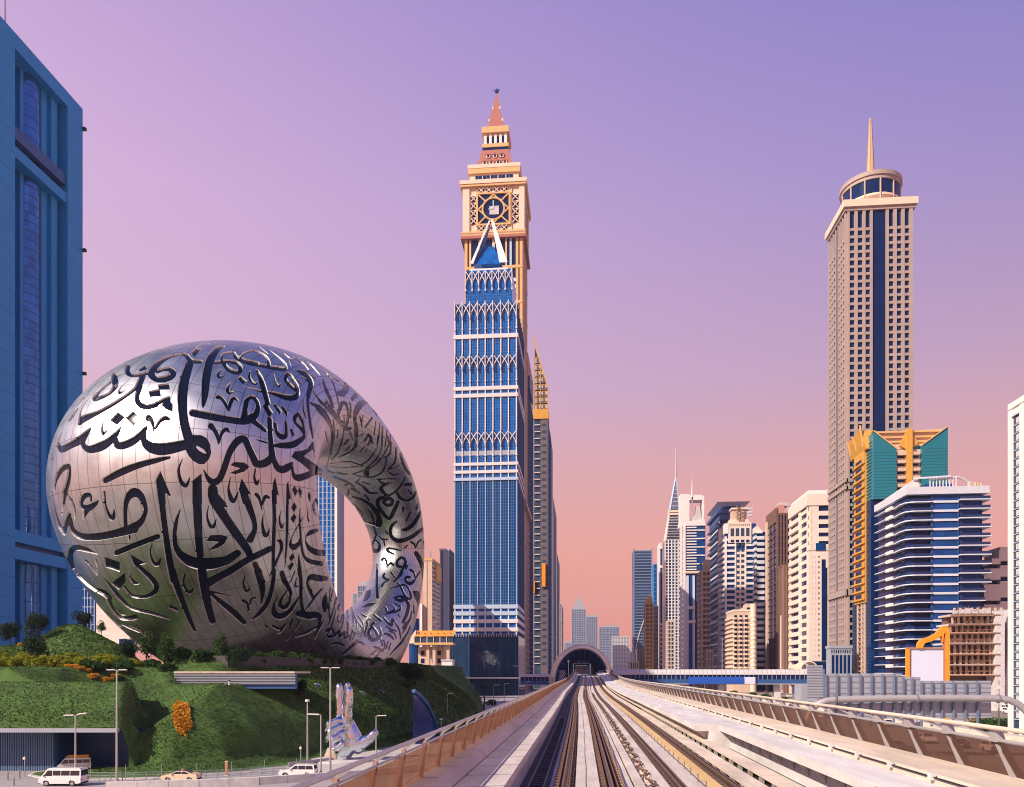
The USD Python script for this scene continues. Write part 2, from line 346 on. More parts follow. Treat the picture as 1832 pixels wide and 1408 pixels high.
def ring_normal(U, V):
    d = 1e-4
    a = ring_surface(U + d, V) - ring_surface(U - d, V); b = ring_surface(U, V + d) - ring_surface(U, V - d)
    N = np.cross(a, b); return N / np.maximum(np.linalg.norm(N, axis=-1, keepdims=True), 1e-12)
def to_picture(P):
    q = P - np.array([0, 0, EYE]); D = q[..., 1] * ca - q[..., 0] * sa
    return np.stack([CXP + FOC * (q[..., 0] * ca + q[..., 1] * sa) / D, HZ - FOC * q[..., 2] / D], -1), D
ZONES = {'A': (80, 600, 8.8), 'B': (260, 600, 8.8), 'C': (80, 740, 8.8), 'D': (260, 740, 8.8), 'E': (80, 880, 8.8), 'G': (260, 880, 8.8), 'I': (140, 1020, 8.8), 'J': (300, 1020, 8.8),
         'K': (420, 600, 8.8), 'L': (420, 740, 8.8), 'M': (420, 880, 8.8), 'N': (440, 1020, 8.8), 'O': (570, 660, 10.056), 'P': (580, 780, 8.8), 'Q': (620, 900, 10.056), 'S': (600, 1020, 8.8)}
# strokes of the lettering measured on the facade: "x,y,w" points of a brush stroke; p: an outline; h: an outline with a hole
STROKES = '''
A 1310,480,90 1300,580,80 1400,635,55 1620,595,60
Ap 1480,540 1570,470 1610,530 1500,570
A 1080,610,60 1100,700,110 1110,800,90 1010,920,50 820,1000,70 790,980,70 900,850,40 1050,730,40
A 1225,605,20 1140,655,35
A 1295,725,10 1200,820,25 1170,900,45 1230,890,25 1280,840,12
A 1540,645,100 1490,760,100 1400,860,60 1150,1040,60 850,1210,70 620,1310,110 545,1390,60
A 800,885,10 640,1060,15 570,1200,25 550,1330,50
A 1500,800,90 1450,980,80 1500,1090,90 1620,1130,80 1760,1100,70
B 0,1130,70 150,1090,70 300,1010,60 390,960,20
Bp 250,1090 390,960 400,1060 430,1080 430,1200 330,1160
Bp 200,775 365,755 385,850 215,855
Bp 50,880 220,845 245,955 75,970
Ap 1270,1300 1390,1195 1515,1305 1400,1420
Ap 1030,1335 1150,1210 1260,1290 1140,1410
C 985,50,10 910,180,25 915,310,50 960,290,30 1000,220,12
C 280,290,8 215,440,30 250,560,110 400,500,110 560,410,130 690,270,60 735,220,10
C 640,330,100 600,470,80 680,560,110 850,530,150 1000,450,130 1120,330,90 1210,200,10
C 1110,400,90 1150,500,110 1270,490,130 1440,400,120 1560,270,90 1610,190,15
C 1570,300,70 1560,420,100 1650,520,160 1800,560,190 2000,540,190 2250,480,160
B 690,455,140 637,620,155 597,800,165 582,1000,158 592,1230,145 630,1450,150 690,1640,160 740,1720,150
Dh 640,330 760,335 880,340 970,390 1020,490 1035,620 1000,720 930,790 850,795 750,740 680,660 630,560 / 760,500 820,505 920,560 965,620 930,630 850,590
B 870,415,70 720,395,80 640,310,70 560,300,40 400,330,50 260,400,80 140,500,120 90,610,110 170,690,90 280,690,110 400,650,110 440,590,100 380,530,80 280,540,60 190,570,60
Bp 720,260 800,200 890,200 770,340
B 720,265,15 860,150,18 1000,130,20
B 1240,175,25 1140,210,90 1040,340,140 985,500,140 960,650,140 945,800,130 935,950,110 915,1070,70 905,1140,15
B 1100,430,60 1240,410,60 1400,420,70 1490,480,70 1490,560,80 1420,580,80 1310,530,80 1230,440,60
B 1210,400,20 1200,330,40 1260,280,40 1390,270,40 1430,340,70 1560,400,80 1760,445,80
K 60,370,60 240,440,70 420,470,70 620,510,80 790,530,70
K 60,370,40 150,280,40 280,245,40 430,290,40 520,370,45 540,450,60
K 560,240,10 700,350,25 790,440,40 815,520,40
B 1190,540,20 1145,610,45 1170,660,45 1230,630,15
B 1340,740,20 1290,830,50 1320,900,60 1400,880,20
B 1140,965,80 1200,990,60 1270,1090,60 1310,1190,20
B 1320,1180,30 1340,1060,70 1390,980,60 1460,1030,30
Bp 1445,670 1500,635 1600,720 1535,765
K 235,560,25 230,650,45 270,730,55 330,765,40 355,715,10
B 745,1220,120 1000,1270,125 1300,1320,120 1550,1350,120 1680,1290,150
K 150,1290,120 170,1120,80 190,1020,80 260,970,70 330,1010,70 370,1110,70 330,1240,110 220,1320,150
L 240,70,120 330,140,90 480,260,70
D 50,70,110 110,130,60 140,320,15
D 160,230,40 230,120,60 310,70,80 370,90,50
D 1030,190,100 1090,260,70 1140,370,60 1150,480,20
D 1160,450,40 1200,310,60 1270,240,70 1330,290,30
D 920,890,20 980,1010,70 1070,1080,110 1170,1020,110 1250,830,110 1330,600,110 1450,430,130 1560,400,120 1640,560,110 1720,730,120 1760,790,120 1890,775,130 1990,680,110 1978,560,80 1968,400,70 1953,100,60
K 350,550,40 400,650,75 450,800,95 490,950,90 520,1060,90
Kp 440,1110 490,1050 600,1210 540,1290
L 550,80,80 560,300,80 590,560,85 620,730,90 680,850,110 760,880,120 860,830,110 915,770,30
L 900,780,40 930,960,70 1000,1010,110 1120,980,110 1250,930,90 1350,950,40
Lp 895,680 950,590 1040,590 1140,560 1220,450 1255,440 1265,700 1245,690 1235,560 1095,665 1380,880 1350,970 1170,940 1175,890 1050,780
K 800,620,50 850,600,40 900,660,50 970,780,60 1000,900,60 950,970,100 820,975,100 640,920,70 540,890,40
K 830,600,60 800,690,60 870,780,70 960,860,60
K 130,800,15 280,840,30 430,880,50
K 615,600,15 640,730,35 690,800,50 730,750,12
Kp 600,1090 640,1070 740,1190 710,1250
Kp 730,1130 760,1110 840,1210 820,1280
L 640,150,50 660,280,60 740,360,100 810,330,70 810,120,40
Lp 865,250 900,235 945,330 910,365
L 335,405,12 430,435,35 510,455,30
L 990,10,50 950,60,70 960,140,60 1040,220,70 1090,300,60
L 1010,0,60 1070,120,60 1100,240,50 1095,360,70 1020,430,90 900,490,110 760,500,100 640,500,60
K 960,550,20 1050,580,80 1150,650,80 1200,760,90 1170,900,80 1150,1050,50 1170,1230,50 1190,1408,40
L 1170,0,40 1200,200,50 1230,380,30
L 1340,-40,70 1440,60,80 1510,200,60 1535,400,30 1500,620,25 1440,850,25
K 1190,1060,30 1320,1130,80 1420,1220,90
K 1230,870,20 1330,1010,40 1440,1130,50 1560,1270,50 1690,1390,90
K 1390,700,30 1430,850,50 1500,980,60 1550,1130,40
K 1420,560,10 1540,740,20 1600,900,25 1640,1100,20
K 1320,700,12 1360,840,12
K 770,290,30 850,350,25 900,370,10
K 900,330,12 1060,430,30 1160,540,20
K 1000,340,10 1180,450,20 1300,580,20 1340,640,15
K 980,700,30 1060,760,25
K 1060,650,20 1150,720,30
K 1200,620,25 1270,680,30
K 390,180,12 520,290,14
K 1080,1000,20 1090,1180,40 1130,1300,35
K 850,400,20 880,480,18
Dp 1515,1020 1660,1270 1600,1260 1580,1300 1640,1420 1540,1420 1475,1190
G 1540,-20,110 1640,250,110 1710,450,85 1720,600,80 1650,750,120
D 580,720,20 520,880,50 560,1070,70 640,1130,70 700,1000,20
D 1340,1000,15 1310,1180,40 1350,1340,80 1400,1370,60 1460,1240,20
L 325,870,25 310,1000,40 345,1100,60 390,1030,12
Dp 1340,810 1400,760 1560,770 1640,830 1560,910 1420,950 1330,935 1500,860
Dp 235,900 400,1290 370,1300 310,1250 320,1420 200,1420 160,1050
G 250,-20,120 270,300,110 320,700,110 370,1050,120 440,1400,125
J 70,0,110 140,250,120 230,500,100 330,750,90 420,950,60
Dp 735,1060 885,940 890,1420 735,1420
G 810,-20,150 820,400,145 840,800,130 860,1000,125
G 880,1250,130 900,1400,140
J 540,0,140 580,300,150 640,600,130 700,800,120
Dp 1040,1150 1280,1420 1020,1420 1000,1350
G 1060,-40,160 1080,120,170 1250,400,150 1420,650,150 1600,900,130 1650,1010,110
Gp 1110,0 1310,250 1180,230
M 320,1140,90 390,1300,90 440,1420,90
N 190,20,120 250,250,100 260,400,60 240,540,15
G 545,280,20 480,480,70 455,720,80 500,920,110 640,1060,160 830,1130,190 1050,1130,190 1280,1080,150 1450,970,120
Gp 960,780 1020,685 1200,680 1295,715 1230,830 1130,890 985,930 1160,790
G 995,215,15 970,380,35 1010,520,60 1070,550,60 1115,430,15
G 100,820,30 70,960,40 120,1110,60 190,1140,70 235,1060,40
G 1000,1420,130 1300,1270,120 1600,1080,110 1760,1000,110 1960,900,100
J 620,240,100 850,90,110 1000,0,110
J 600,340,60 800,370,40 1040,430,20
J 680,380,60 850,520,90 1050,680,110 1200,830,90
J 270,60,30 240,200,45 300,330,60 360,350,60 400,280,20
J 1220,80,15 1190,220,35 1240,340,60 1300,270,15
J 1190,490,70 1250,530,50 1275,640,40
J 1290,550,30 1320,460,40 1380,440,40
J 1680,0,60 1650,250,70 1580,500,80 1450,680,80 1330,780,30
M 610,-10,60 625,400,65 610,900,60 600,1408,50
Lp 640,1000 695,1290 660,1270 665,1420 605,1420 605,1090
Lp 845,1055 890,1340 860,1340 860,1420 815,1420 815,1130
M 835,0,50 830,400,50 820,800,45 790,1190,15
M 340,40,60 390,110,50 430,290,15
M 430,200,40 480,80,60 540,90,40
M 450,360,15 435,500,40 470,670,70 520,670,50 545,570,12
M 735,290,12 705,430,35 740,560,50 775,490,12
Mp 890,245 940,160 985,235 935,330
Mp 880,420 935,340 980,400 925,495
Mp 855,1040 910,970 945,1030 890,1100
Mp 835,1175 900,1105 930,1150 875,1245
Lp 905,1190 945,1130 1000,1220 955,1310
Lp 1000,1210 1025,1150 1070,1230 1040,1340
Lp 1150,1300 1165,1220 1205,1290 1180,1400
M 670,770,25 720,780,60 740,880,60 700,1000,45 620,1180,45 550,1330,20
M 1020,260,15 1030,500,45 1050,800,45 1090,1000,50 1180,1090,70 1370,1130,80
M 1105,360,10 1060,440,25 980,560,25 900,720,25 880,830,60 940,870,100 1020,800,60 1035,700,20
M 1310,600,50 1200,640,80 1130,700,30 1120,780,30 1180,890,80 1290,950,100 1400,960,100
M 1150,240,10 1150,400,25 1170,460,30
M 1280,110,30 1240,200,40 1250,300,40 1290,380,20
M 1290,120,30 1310,300,15
M 1010,980,15 1020,1150,60 1050,1400,60
N 840,-10,60 870,200,60 870,450,55 900,640,50
N 840,690,110 1000,720,120 1120,710,100 1170,780,60 1150,900,50 1090,1080,15
N 1280,130,60 1150,130,100 1030,110,90 970,190,40 1000,300,50 1060,430,50
N 1200,300,40 1080,440,50 1000,560,40 930,640,20
N 570,40,70 600,150,80 670,270,60 710,370,50 690,450,40
N 660,310,25 570,450,40 540,560,60 620,590,80 700,480,40
N 770,20,20 720,150,20 680,210,20
N 510,390,10 440,560,40 460,700,100 560,730,100 700,640,70 840,430,30
N 800,120,12 780,250,35 830,260,15
N 730,790,40 690,930,15
N 850,800,30 780,940,12
N 1110,900,40 950,990,50 790,1050,20
N 1270,360,15 1240,450,60 1230,560,60 1250,640,50
N 1280,420,20 1280,600,30
N 1330,270,20 1310,600,25 1330,780,20
N 1370,300,25 1340,480,20
N 1420,440,30 1360,700,25 1300,860,20
N 1470,540,30 1450,600,30 1480,640,15
N 1460,700,20 1440,790,20 1490,820,20 1510,700,15
N 1590,600,20 1600,850,20 1600,1000,30
N 1670,620,20 1690,860,25 1640,1090,25
N 1280,950,60 1350,920,30 1400,1030,40 1310,1050,50
N 1400,1040,30 1470,960,40 1480,1050,30 1550,980,35 1560,1070,30 1620,1030,30
N 1500,340,20 1560,560,30
C 150,1200,40 170,1060,60 250,900,90 350,830,90 390,870,60 370,1050,80 320,1250,80 290,1420,60
E 300,-10,60 290,150,45 275,380,15
C 355,1260,25 420,1380,35
E 365,40,15 430,150,40 470,280,40 475,420,25
E 720,140,50 710,50,60 620,70,90 570,180,70 620,250,90 700,250,110 790,190,80 840,140,30
Ep 600,290 740,260 600,440
C 935,1230,15 935,1400,45
E 935,0,45 950,200,50 1010,370,70 1070,400,90 1090,280,30
E 1270,600,80 1260,300,85 1300,100,110 1400,10,150 1500,60,130 1570,200,90 1580,320,80 1500,480,110 1350,590,150
E 1400,580,160 1100,660,130 800,710,120 570,700,110 440,600,90 400,450,80 380,340,40
E 390,360,60 330,520,90 310,650,60
E 120,0,25 150,250,35 220,500,60 310,650,70
E 1330,700,50 1330,770,30
E 1120,965,90 1450,830,90 1750,715,85 1780,695,60
C 950,1050,100 1180,930,120 1450,820,110 1760,735,90 1960,690,50
E 840,985,10 650,910,80 480,880,90 400,960,110 400,1070,110 450,1190,60
I 0,80,60 120,200,60 250,300,60 400,360,100 490,440,90
E 640,1080,40 720,1160,40 825,1310,15
E 800,1070,40 830,1180,30 825,1300,10
Ep 930,1020 1180,1110 1180,1260 950,1180
Ep 1325,975 1600,1130 1450,1150 1400,1160
E 1420,1130,70 1600,1290,90 1658,1342,90 1750,1470,100 1722,1582,80 1578,1652,60 1378,1632,50 1248,1492,50
I 800,0,20 820,120,40 880,200,60 950,210,30
Ip 520,210 740,40 740,180 640,310
I 400,130,30 500,250,60 640,420,80 780,560,60 900,620,60 1100,660,60 1300,720,50 1430,780,20
I 480,480,80 560,640,60 700,760,60 900,740,90
I 600,600,30 680,690,30 750,700,20
I 680,850,20 800,900,40 960,960,50
I 900,860,30 980,960,40 1100,1060,30
I 450,660,20 560,780,30 660,880,25
Ip 1430,540 1560,600 1570,660 1420,600
C 270,300,10 110,600,15
A 520,1160,30 390,1340,40
A 620,980,20 510,1110,15
A 1250,490,14 1000,640,10 780,790,12
B 10,310,14 130,270,14
B 250,210,8 700,150,10
B 290,260,12 410,230,20
C 110,740,30 130,690,15
O 350,430,60 420,440,110 490,370,100 470,270,40
Op 580,520 660,430 700,490 600,580
O 340,860,50 390,680,70 440,610,60 500,650,50 530,780,40 520,930,50 490,1080,60 570,1070,60
O 870,600,40 760,630,110 680,750,100 650,900,60 680,1100,70 680,1300,60 660,1408,60
O 560,600,20 580,700,30 570,880,30
O 0,560,30 100,640,60 150,580,30
O 0,720,90 100,800,90 190,950,60 240,1150,40 250,1400,30
O 100,270,40 170,430,50 250,700,30
O 160,600,30 230,740,60 330,880,80 430,1020,60
O 270,930,20 280,1200,25 250,1400,25
O 460,830,15 460,1050,20 430,1300,20 400,1408,20
O 110,40,12 260,250,20 350,560,25
O 350,1100,15 340,1250,25
O 740,850,20 770,960,25 780,1050,10
O 800,840,20 780,960,15
O 960,880,30 850,1040,30
O 1030,950,15 1000,1200,20
O 1100,980,15 1080,1250,25 1030,1400,25
O 1150,1030,20 1140,1300,25
O 1230,1100,15 1200,1400,25
O 1290,1180,20 1290,1408,20
O 900,1180,40 830,1300,50
O 960,1250,30 890,1370,40
O 560,1130,30 620,1280,30
O 530,1280,40 470,1370,40
O 120,1120,15 160,1300,15
O 750,1200,30 800,1180,30
O 990,740,20 1050,820,25
O 280,170,20 350,220,25
O 460,250,20 540,330,15
P 500,0,50 500,150,40 400,260,40 230,340,20
P 390,60,30 330,130,40
P 400,170,30 340,240,30
P 720,0,40 750,110,50
P 640,170,20 580,240,25
P 680,210,15 650,260,20
P 850,0,20 820,200,25 700,380,30 560,470,20
P 920,0,20 900,200,25 820,370,30 700,480,30
P 1000,0,20 1010,150,25 900,350,30 740,500,25 450,600,20
P 1060,100,20 1020,300,30 860,380,25
P 300,0,20 220,250,25 120,370,15
P 150,0,30 110,300,15
P 1130,180,20 1120,400,30 1020,530,30 1180,470,15
P 1200,280,30 1250,460,40 1340,600,40
Pp 660,490 710,490 700,640 610,620
P 440,600,15 600,640,25 760,650,25 900,580,30 960,480,25 980,360,25
P 840,690,30 960,680,20 1120,680,25
P 860,700,20 920,750,40 1050,740,20
P 1280,640,20 1230,760,30 1120,880,30 1000,940,40 900,850,60 920,790,40 1000,760,20
P 1150,900,30 1200,980,50 1300,1020,40 1400,970,40 1440,880,30
Pp 1270,750 1380,740 1380,790 1260,800
P 940,970,60 860,1000,60 840,1080,60 900,1190,60 1020,1300,50 1100,1180,60 1160,1040,50
P 930,1050,40 990,990,60 1070,1010,50 1060,1080,50 980,1090,50 930,1050,40
P 450,960,30 600,1010,40 750,1110,60 850,1250,70 850,1400,90
P 430,1050,15 560,1180,40 640,1330,50
P 520,740,30 600,790,40 660,850,50 720,900,40 850,900,20
P 610,730,25 700,760,30
P 560,680,20 500,740,30
P 100,430,15 400,410,25 600,480,25
P 50,530,20 250,590,30 380,600,15
P 150,640,20 360,730,40 330,780,25
P 60,560,15 150,580,20
P 100,480,12 300,500,16 520,480,20
P 390,850,25 370,930,25
P 430,830,30 560,900,20
P 1510,1200,30 1450,1310,40 1380,1408,40
P 1360,1200,20 1290,1330,20
P 1240,1130,30 1240,1200,20
P 1470,1080,30 1460,1150,40
Q 380,0,40 500,130,70 590,280,80 600,400,50 480,380,40 330,340,30
Q 900,330,25 820,400,50 785,500,50 820,620,60 950,680,70 1150,620,70 1360,470,60
Q 1000,480,30 1080,470,60 1200,390,60 1320,220,30
Q 1160,170,12 1070,320,25
Q 480,430,20 530,560,30 500,640,30
Q 500,660,30 460,760,40 480,850,70 570,850,60 590,750,40 520,670,30
Q 570,590,20 640,650,30 740,655,20
Q 670,690,30 690,770,20
Q 970,855,20 830,820,25 740,820,40 750,870,40 850,920,20
Q 640,1020,40 680,990,30 720,1060,30 730,1160,10
Q 740,1130,20 790,1080,35 840,1110,40
Q 1000,1150,50 910,1120,50 920,1030,45 1000,980,45 1060,1040,50 1040,1130,50
Qp 1040,1100 1110,1125 1080,1190 1040,1170
Q 1020,1160,40 980,1280,40 860,1400,30
Q 1250,900,70 1310,1000,80 1370,1180,60 1390,1400,40
Q 1150,1200,40 1210,1250,30 1240,1360,20
Q 1250,1340,20 1300,1260,25 1320,1230,15
Q 545,1100,12 545,1250,25 540,1400,35
Q 1160,700,30 1220,740,30 1240,810,15
Q 1250,790,20 1290,700,25 1350,660,15
Q 1390,700,25 1410,820,20
Q 680,1270,30 660,1320,40 720,1370,40 770,1360,15
Q 800,1240,20 870,1330,25
S 655,0,30 650,250,35 665,430,40
S 840,150,15 760,200,25 730,250,30
S 870,30,20 940,110,20
S 1050,0,40 990,110,35 910,180,15
S 1180,110,30 1120,110,40 1110,170,40 1180,210,50 1250,160,30
S 970,180,15 1030,260,30 1080,370,30 1150,450,30 1190,420,30 1150,280,25 1080,230,25 980,250,25 870,285,15
S 940,430,40 1000,410,30 1080,430,60 1040,480,50 960,460,40
S 1090,430,50 1150,550,50 1120,700,50 1060,820,40
Sp 1220,330 1310,330 1335,430 1320,560 1260,450
S 790,580,25 830,660,30 940,610,25 880,540,15
S 940,520,20 1030,590,30 960,650,30 780,690,20
Sp 480,540 540,510 635,515 560,560 415,585
Sp 490,330 555,305 550,400 500,470 440,490
S 990,700,20 1020,740,15
S 1110,830,40 1060,920,30
S 420,690,30 540,770,40
S 610,700,30 720,790,40
S 760,740,25 830,830,40 890,860,50 900,770,30
S 500,760,30 500,860,30 470,970,25
S 580,890,30 530,960,40 540,1060,60 600,1100,60 670,1060,50 640,960,40 590,890,30
S 920,780,20 1000,930,25 1030,1080,25
S 780,1000,30 850,1020,40 920,1090,20
S 400,980,30 330,1130,60 220,1230,40 120,1325,15
S 250,600,20 330,780,25 420,900,25 480,1040,30
S 190,600,15 200,850,20 190,980,20
S 700,1020,20 740,1180,25
S 340,880,20 350,1000,25
S 830,1120,15 800,1230,20
S 870,1150,15 840,1250,20
S 1060,1110,40 1000,1180,30 860,1330,15
S 1230,560,15 1240,680,25
N 1420,620,20 1350,900,25 1250,1080,12
N 1540,640,18 1520,860,22 1440,1000,14
N 1640,560,18 1720,760,22 1750,900,14
N 1100,1010,20 1180,900,30 1240,760,20
N 620,860,40 560,960,30 500,1000,12
N 1540,1330,20 1640,1230,45 1740,1130,20
N 1000,1310,18 1060,1270,25
N 700,1020,25 640,1100,12
N 1330,1180,20 1440,1150,40 1560,1190,20
N 420,880,40 520,930,50 600,900,30
N 300,860,20 340,910,30
S 300,1150,20 380,1130,35 450,1170,20
S 620,1210,40 700,1250,30 760,1240,15
S 560,1330,15 680,1220,25
S 640,1360,15 720,1260,25 760,1230,12
S 940,1250,20 1040,1140,35 1120,1010,20
S 800,880,20 870,930,30 960,960,15
S 690,880,20 720,980,30 700,1080,15
S 270,860,15 300,1000,25 260,1110,12
S 1150,780,15 1110,900,25 1050,1000,12
S 1180,880,15 1130,1000,20 1070,1090,10
S 620,820,20 560,870,30
S 350,700,15 430,830,25 450,960,12
S 860,960,30 930,1000,20 960,1080,12
S 1200,650,18 1180,760,25 1130,860,12
S 760,1100,15 780,1200,25 740,1290,12
P 1000,560,20 1090,620,30 1180,600,20
P 300,700,15 420,760,25 520,880,15
P 640,930,25 700,1010,30
P 700,1180,20 760,1280,30 780,1400,20
P 1330,860,20 1380,920,30
Q 700,500,20 740,560,25
Q 1100,760,15 1050,800,25
'''
def catmull(p, n=7):
    p = np.asarray(p, float)
    if len(p) < 3: return np.linspace(p[0], p[-1], 8)
    q = np.vstack([2 * p[0] - p[1], p, 2 * p[-1] - p[-2]]); out = []
    for i in range(1, len(q) - 2):
        t = np.linspace(0, 1, n, endpoint=False)[:, None]
        a, b, c, d = q[i - 1], q[i], q[i + 1], q[i + 2]
        out.append(.5 * (2 * b + (c - a) * t + (2 * a - 5 * b + 4 * c - d) * t ** 2 + (3 * b - a - 3 * c + d) * t ** 3))
    return np.vstack(out + [p[-1:]])
def letters():
    shapes = []
    for line in STROKES.strip().split('\n'):
        head, *rest = line.split(' ')
        ox, oy, s = ZONES[head[0]]; kind = head[1:]
        if kind:
            loops = [[tuple(float(k) for k in w.split(',')) for w in part_.split()] for part_ in ' '.join(rest).split('/')]
            loops = [[(ox + x / s, oy + y / s) for x, y in lp] for lp in loops]
            g = Polygon(loops[0], loops[1:]).buffer(0).buffer(.35, quad_segs=2)
        else:
            q = catmull([[float(k) for k in w.split(',')] for w in rest])
            pts = q[:, :2] / s + [ox, oy]; r = np.maximum(q[:, 2], 6) / s / 2
            g = unary_union([unary_union([Point(a).buffer(ra, quad_segs=3), Point(b).buffer(rb, quad_segs=3)]).convex_hull for a, b, ra, rb in zip(pts[:-1], pts[1:], r[:-1], r[1:])])
        if head[0] in 'NOPQS': g = g.buffer(.42, quad_segs=2)
        shapes.append(g)
    u = unary_union(shapes).simplify(.12)
    return [g for g in getattr(u, 'geoms', [u]) if g.area > 1.5]

def set_mesh(path, v, f, n, m):
    me = UsdGeom.Mesh.Define(stage, path)
    me.CreatePointsAttr(Vt.Vec3fArray.FromNumpy(np.ascontiguousarray(v, np.float32)))
    me.CreateFaceVertexCountsAttr(Vt.IntArray.FromNumpy(np.full(len(f), 3, np.int32)))
    me.CreateFaceVertexIndicesAttr(Vt.IntArray.FromNumpy(np.ascontiguousarray(f, np.int32).ravel()))
    me.CreateSubdivisionSchemeAttr('none')
    me.CreateNormalsAttr(Vt.Vec3fArray.FromNumpy(np.ascontiguousarray(n, np.float32))); me.SetNormalsInterpolation('vertex')
    UsdShade.MaterialBindingAPI.Apply(me.GetPrim()).Bind(M[m]); return me
M['museum_metal'] = usdkit.material(stage, '/World/Looks/museum_metal', {
    'g': ('geometry', {}), 'n': ('noise_texture', {'scale': .35, 'detail': 4}), 'o': ('object_info', {}), 'mr': ('map_range', {'to_min': .28, 'to_max': .42}),
    'r': ('rgb_ramp', {'ramp': [(.3, (.50, .51, .52)), (.7, (.60, .61, .62))]}), 'p': ('principled_bsdf', {'metallic': 1.0}),
    'n2': ('noise_texture', {'scale': .16, 'detail': 1.5}), 'b': ('bump', {'strength': .12, 'distance': .5})},
    [('g.position', 'n.vector'), ('n.fac', 'r.fac'), ('r.color', 'p.base_color'), ('n.fac', 'mr.value'), ('mr.result', 'p.roughness'), ('g.position', 'n2.vector'), ('n2.fac', 'b.height'), ('b.normal', 'p.normal')], surface='p.BSDF')
mat('museum_reveal', (.88, .86, .86), .45, metal=.3, var=.05)
mat('museum_glass', (.003, .007, .02), .08, var=.2, spec=.22)
mat('museum_inner', (.012, .012, .016), .6, var=.1)

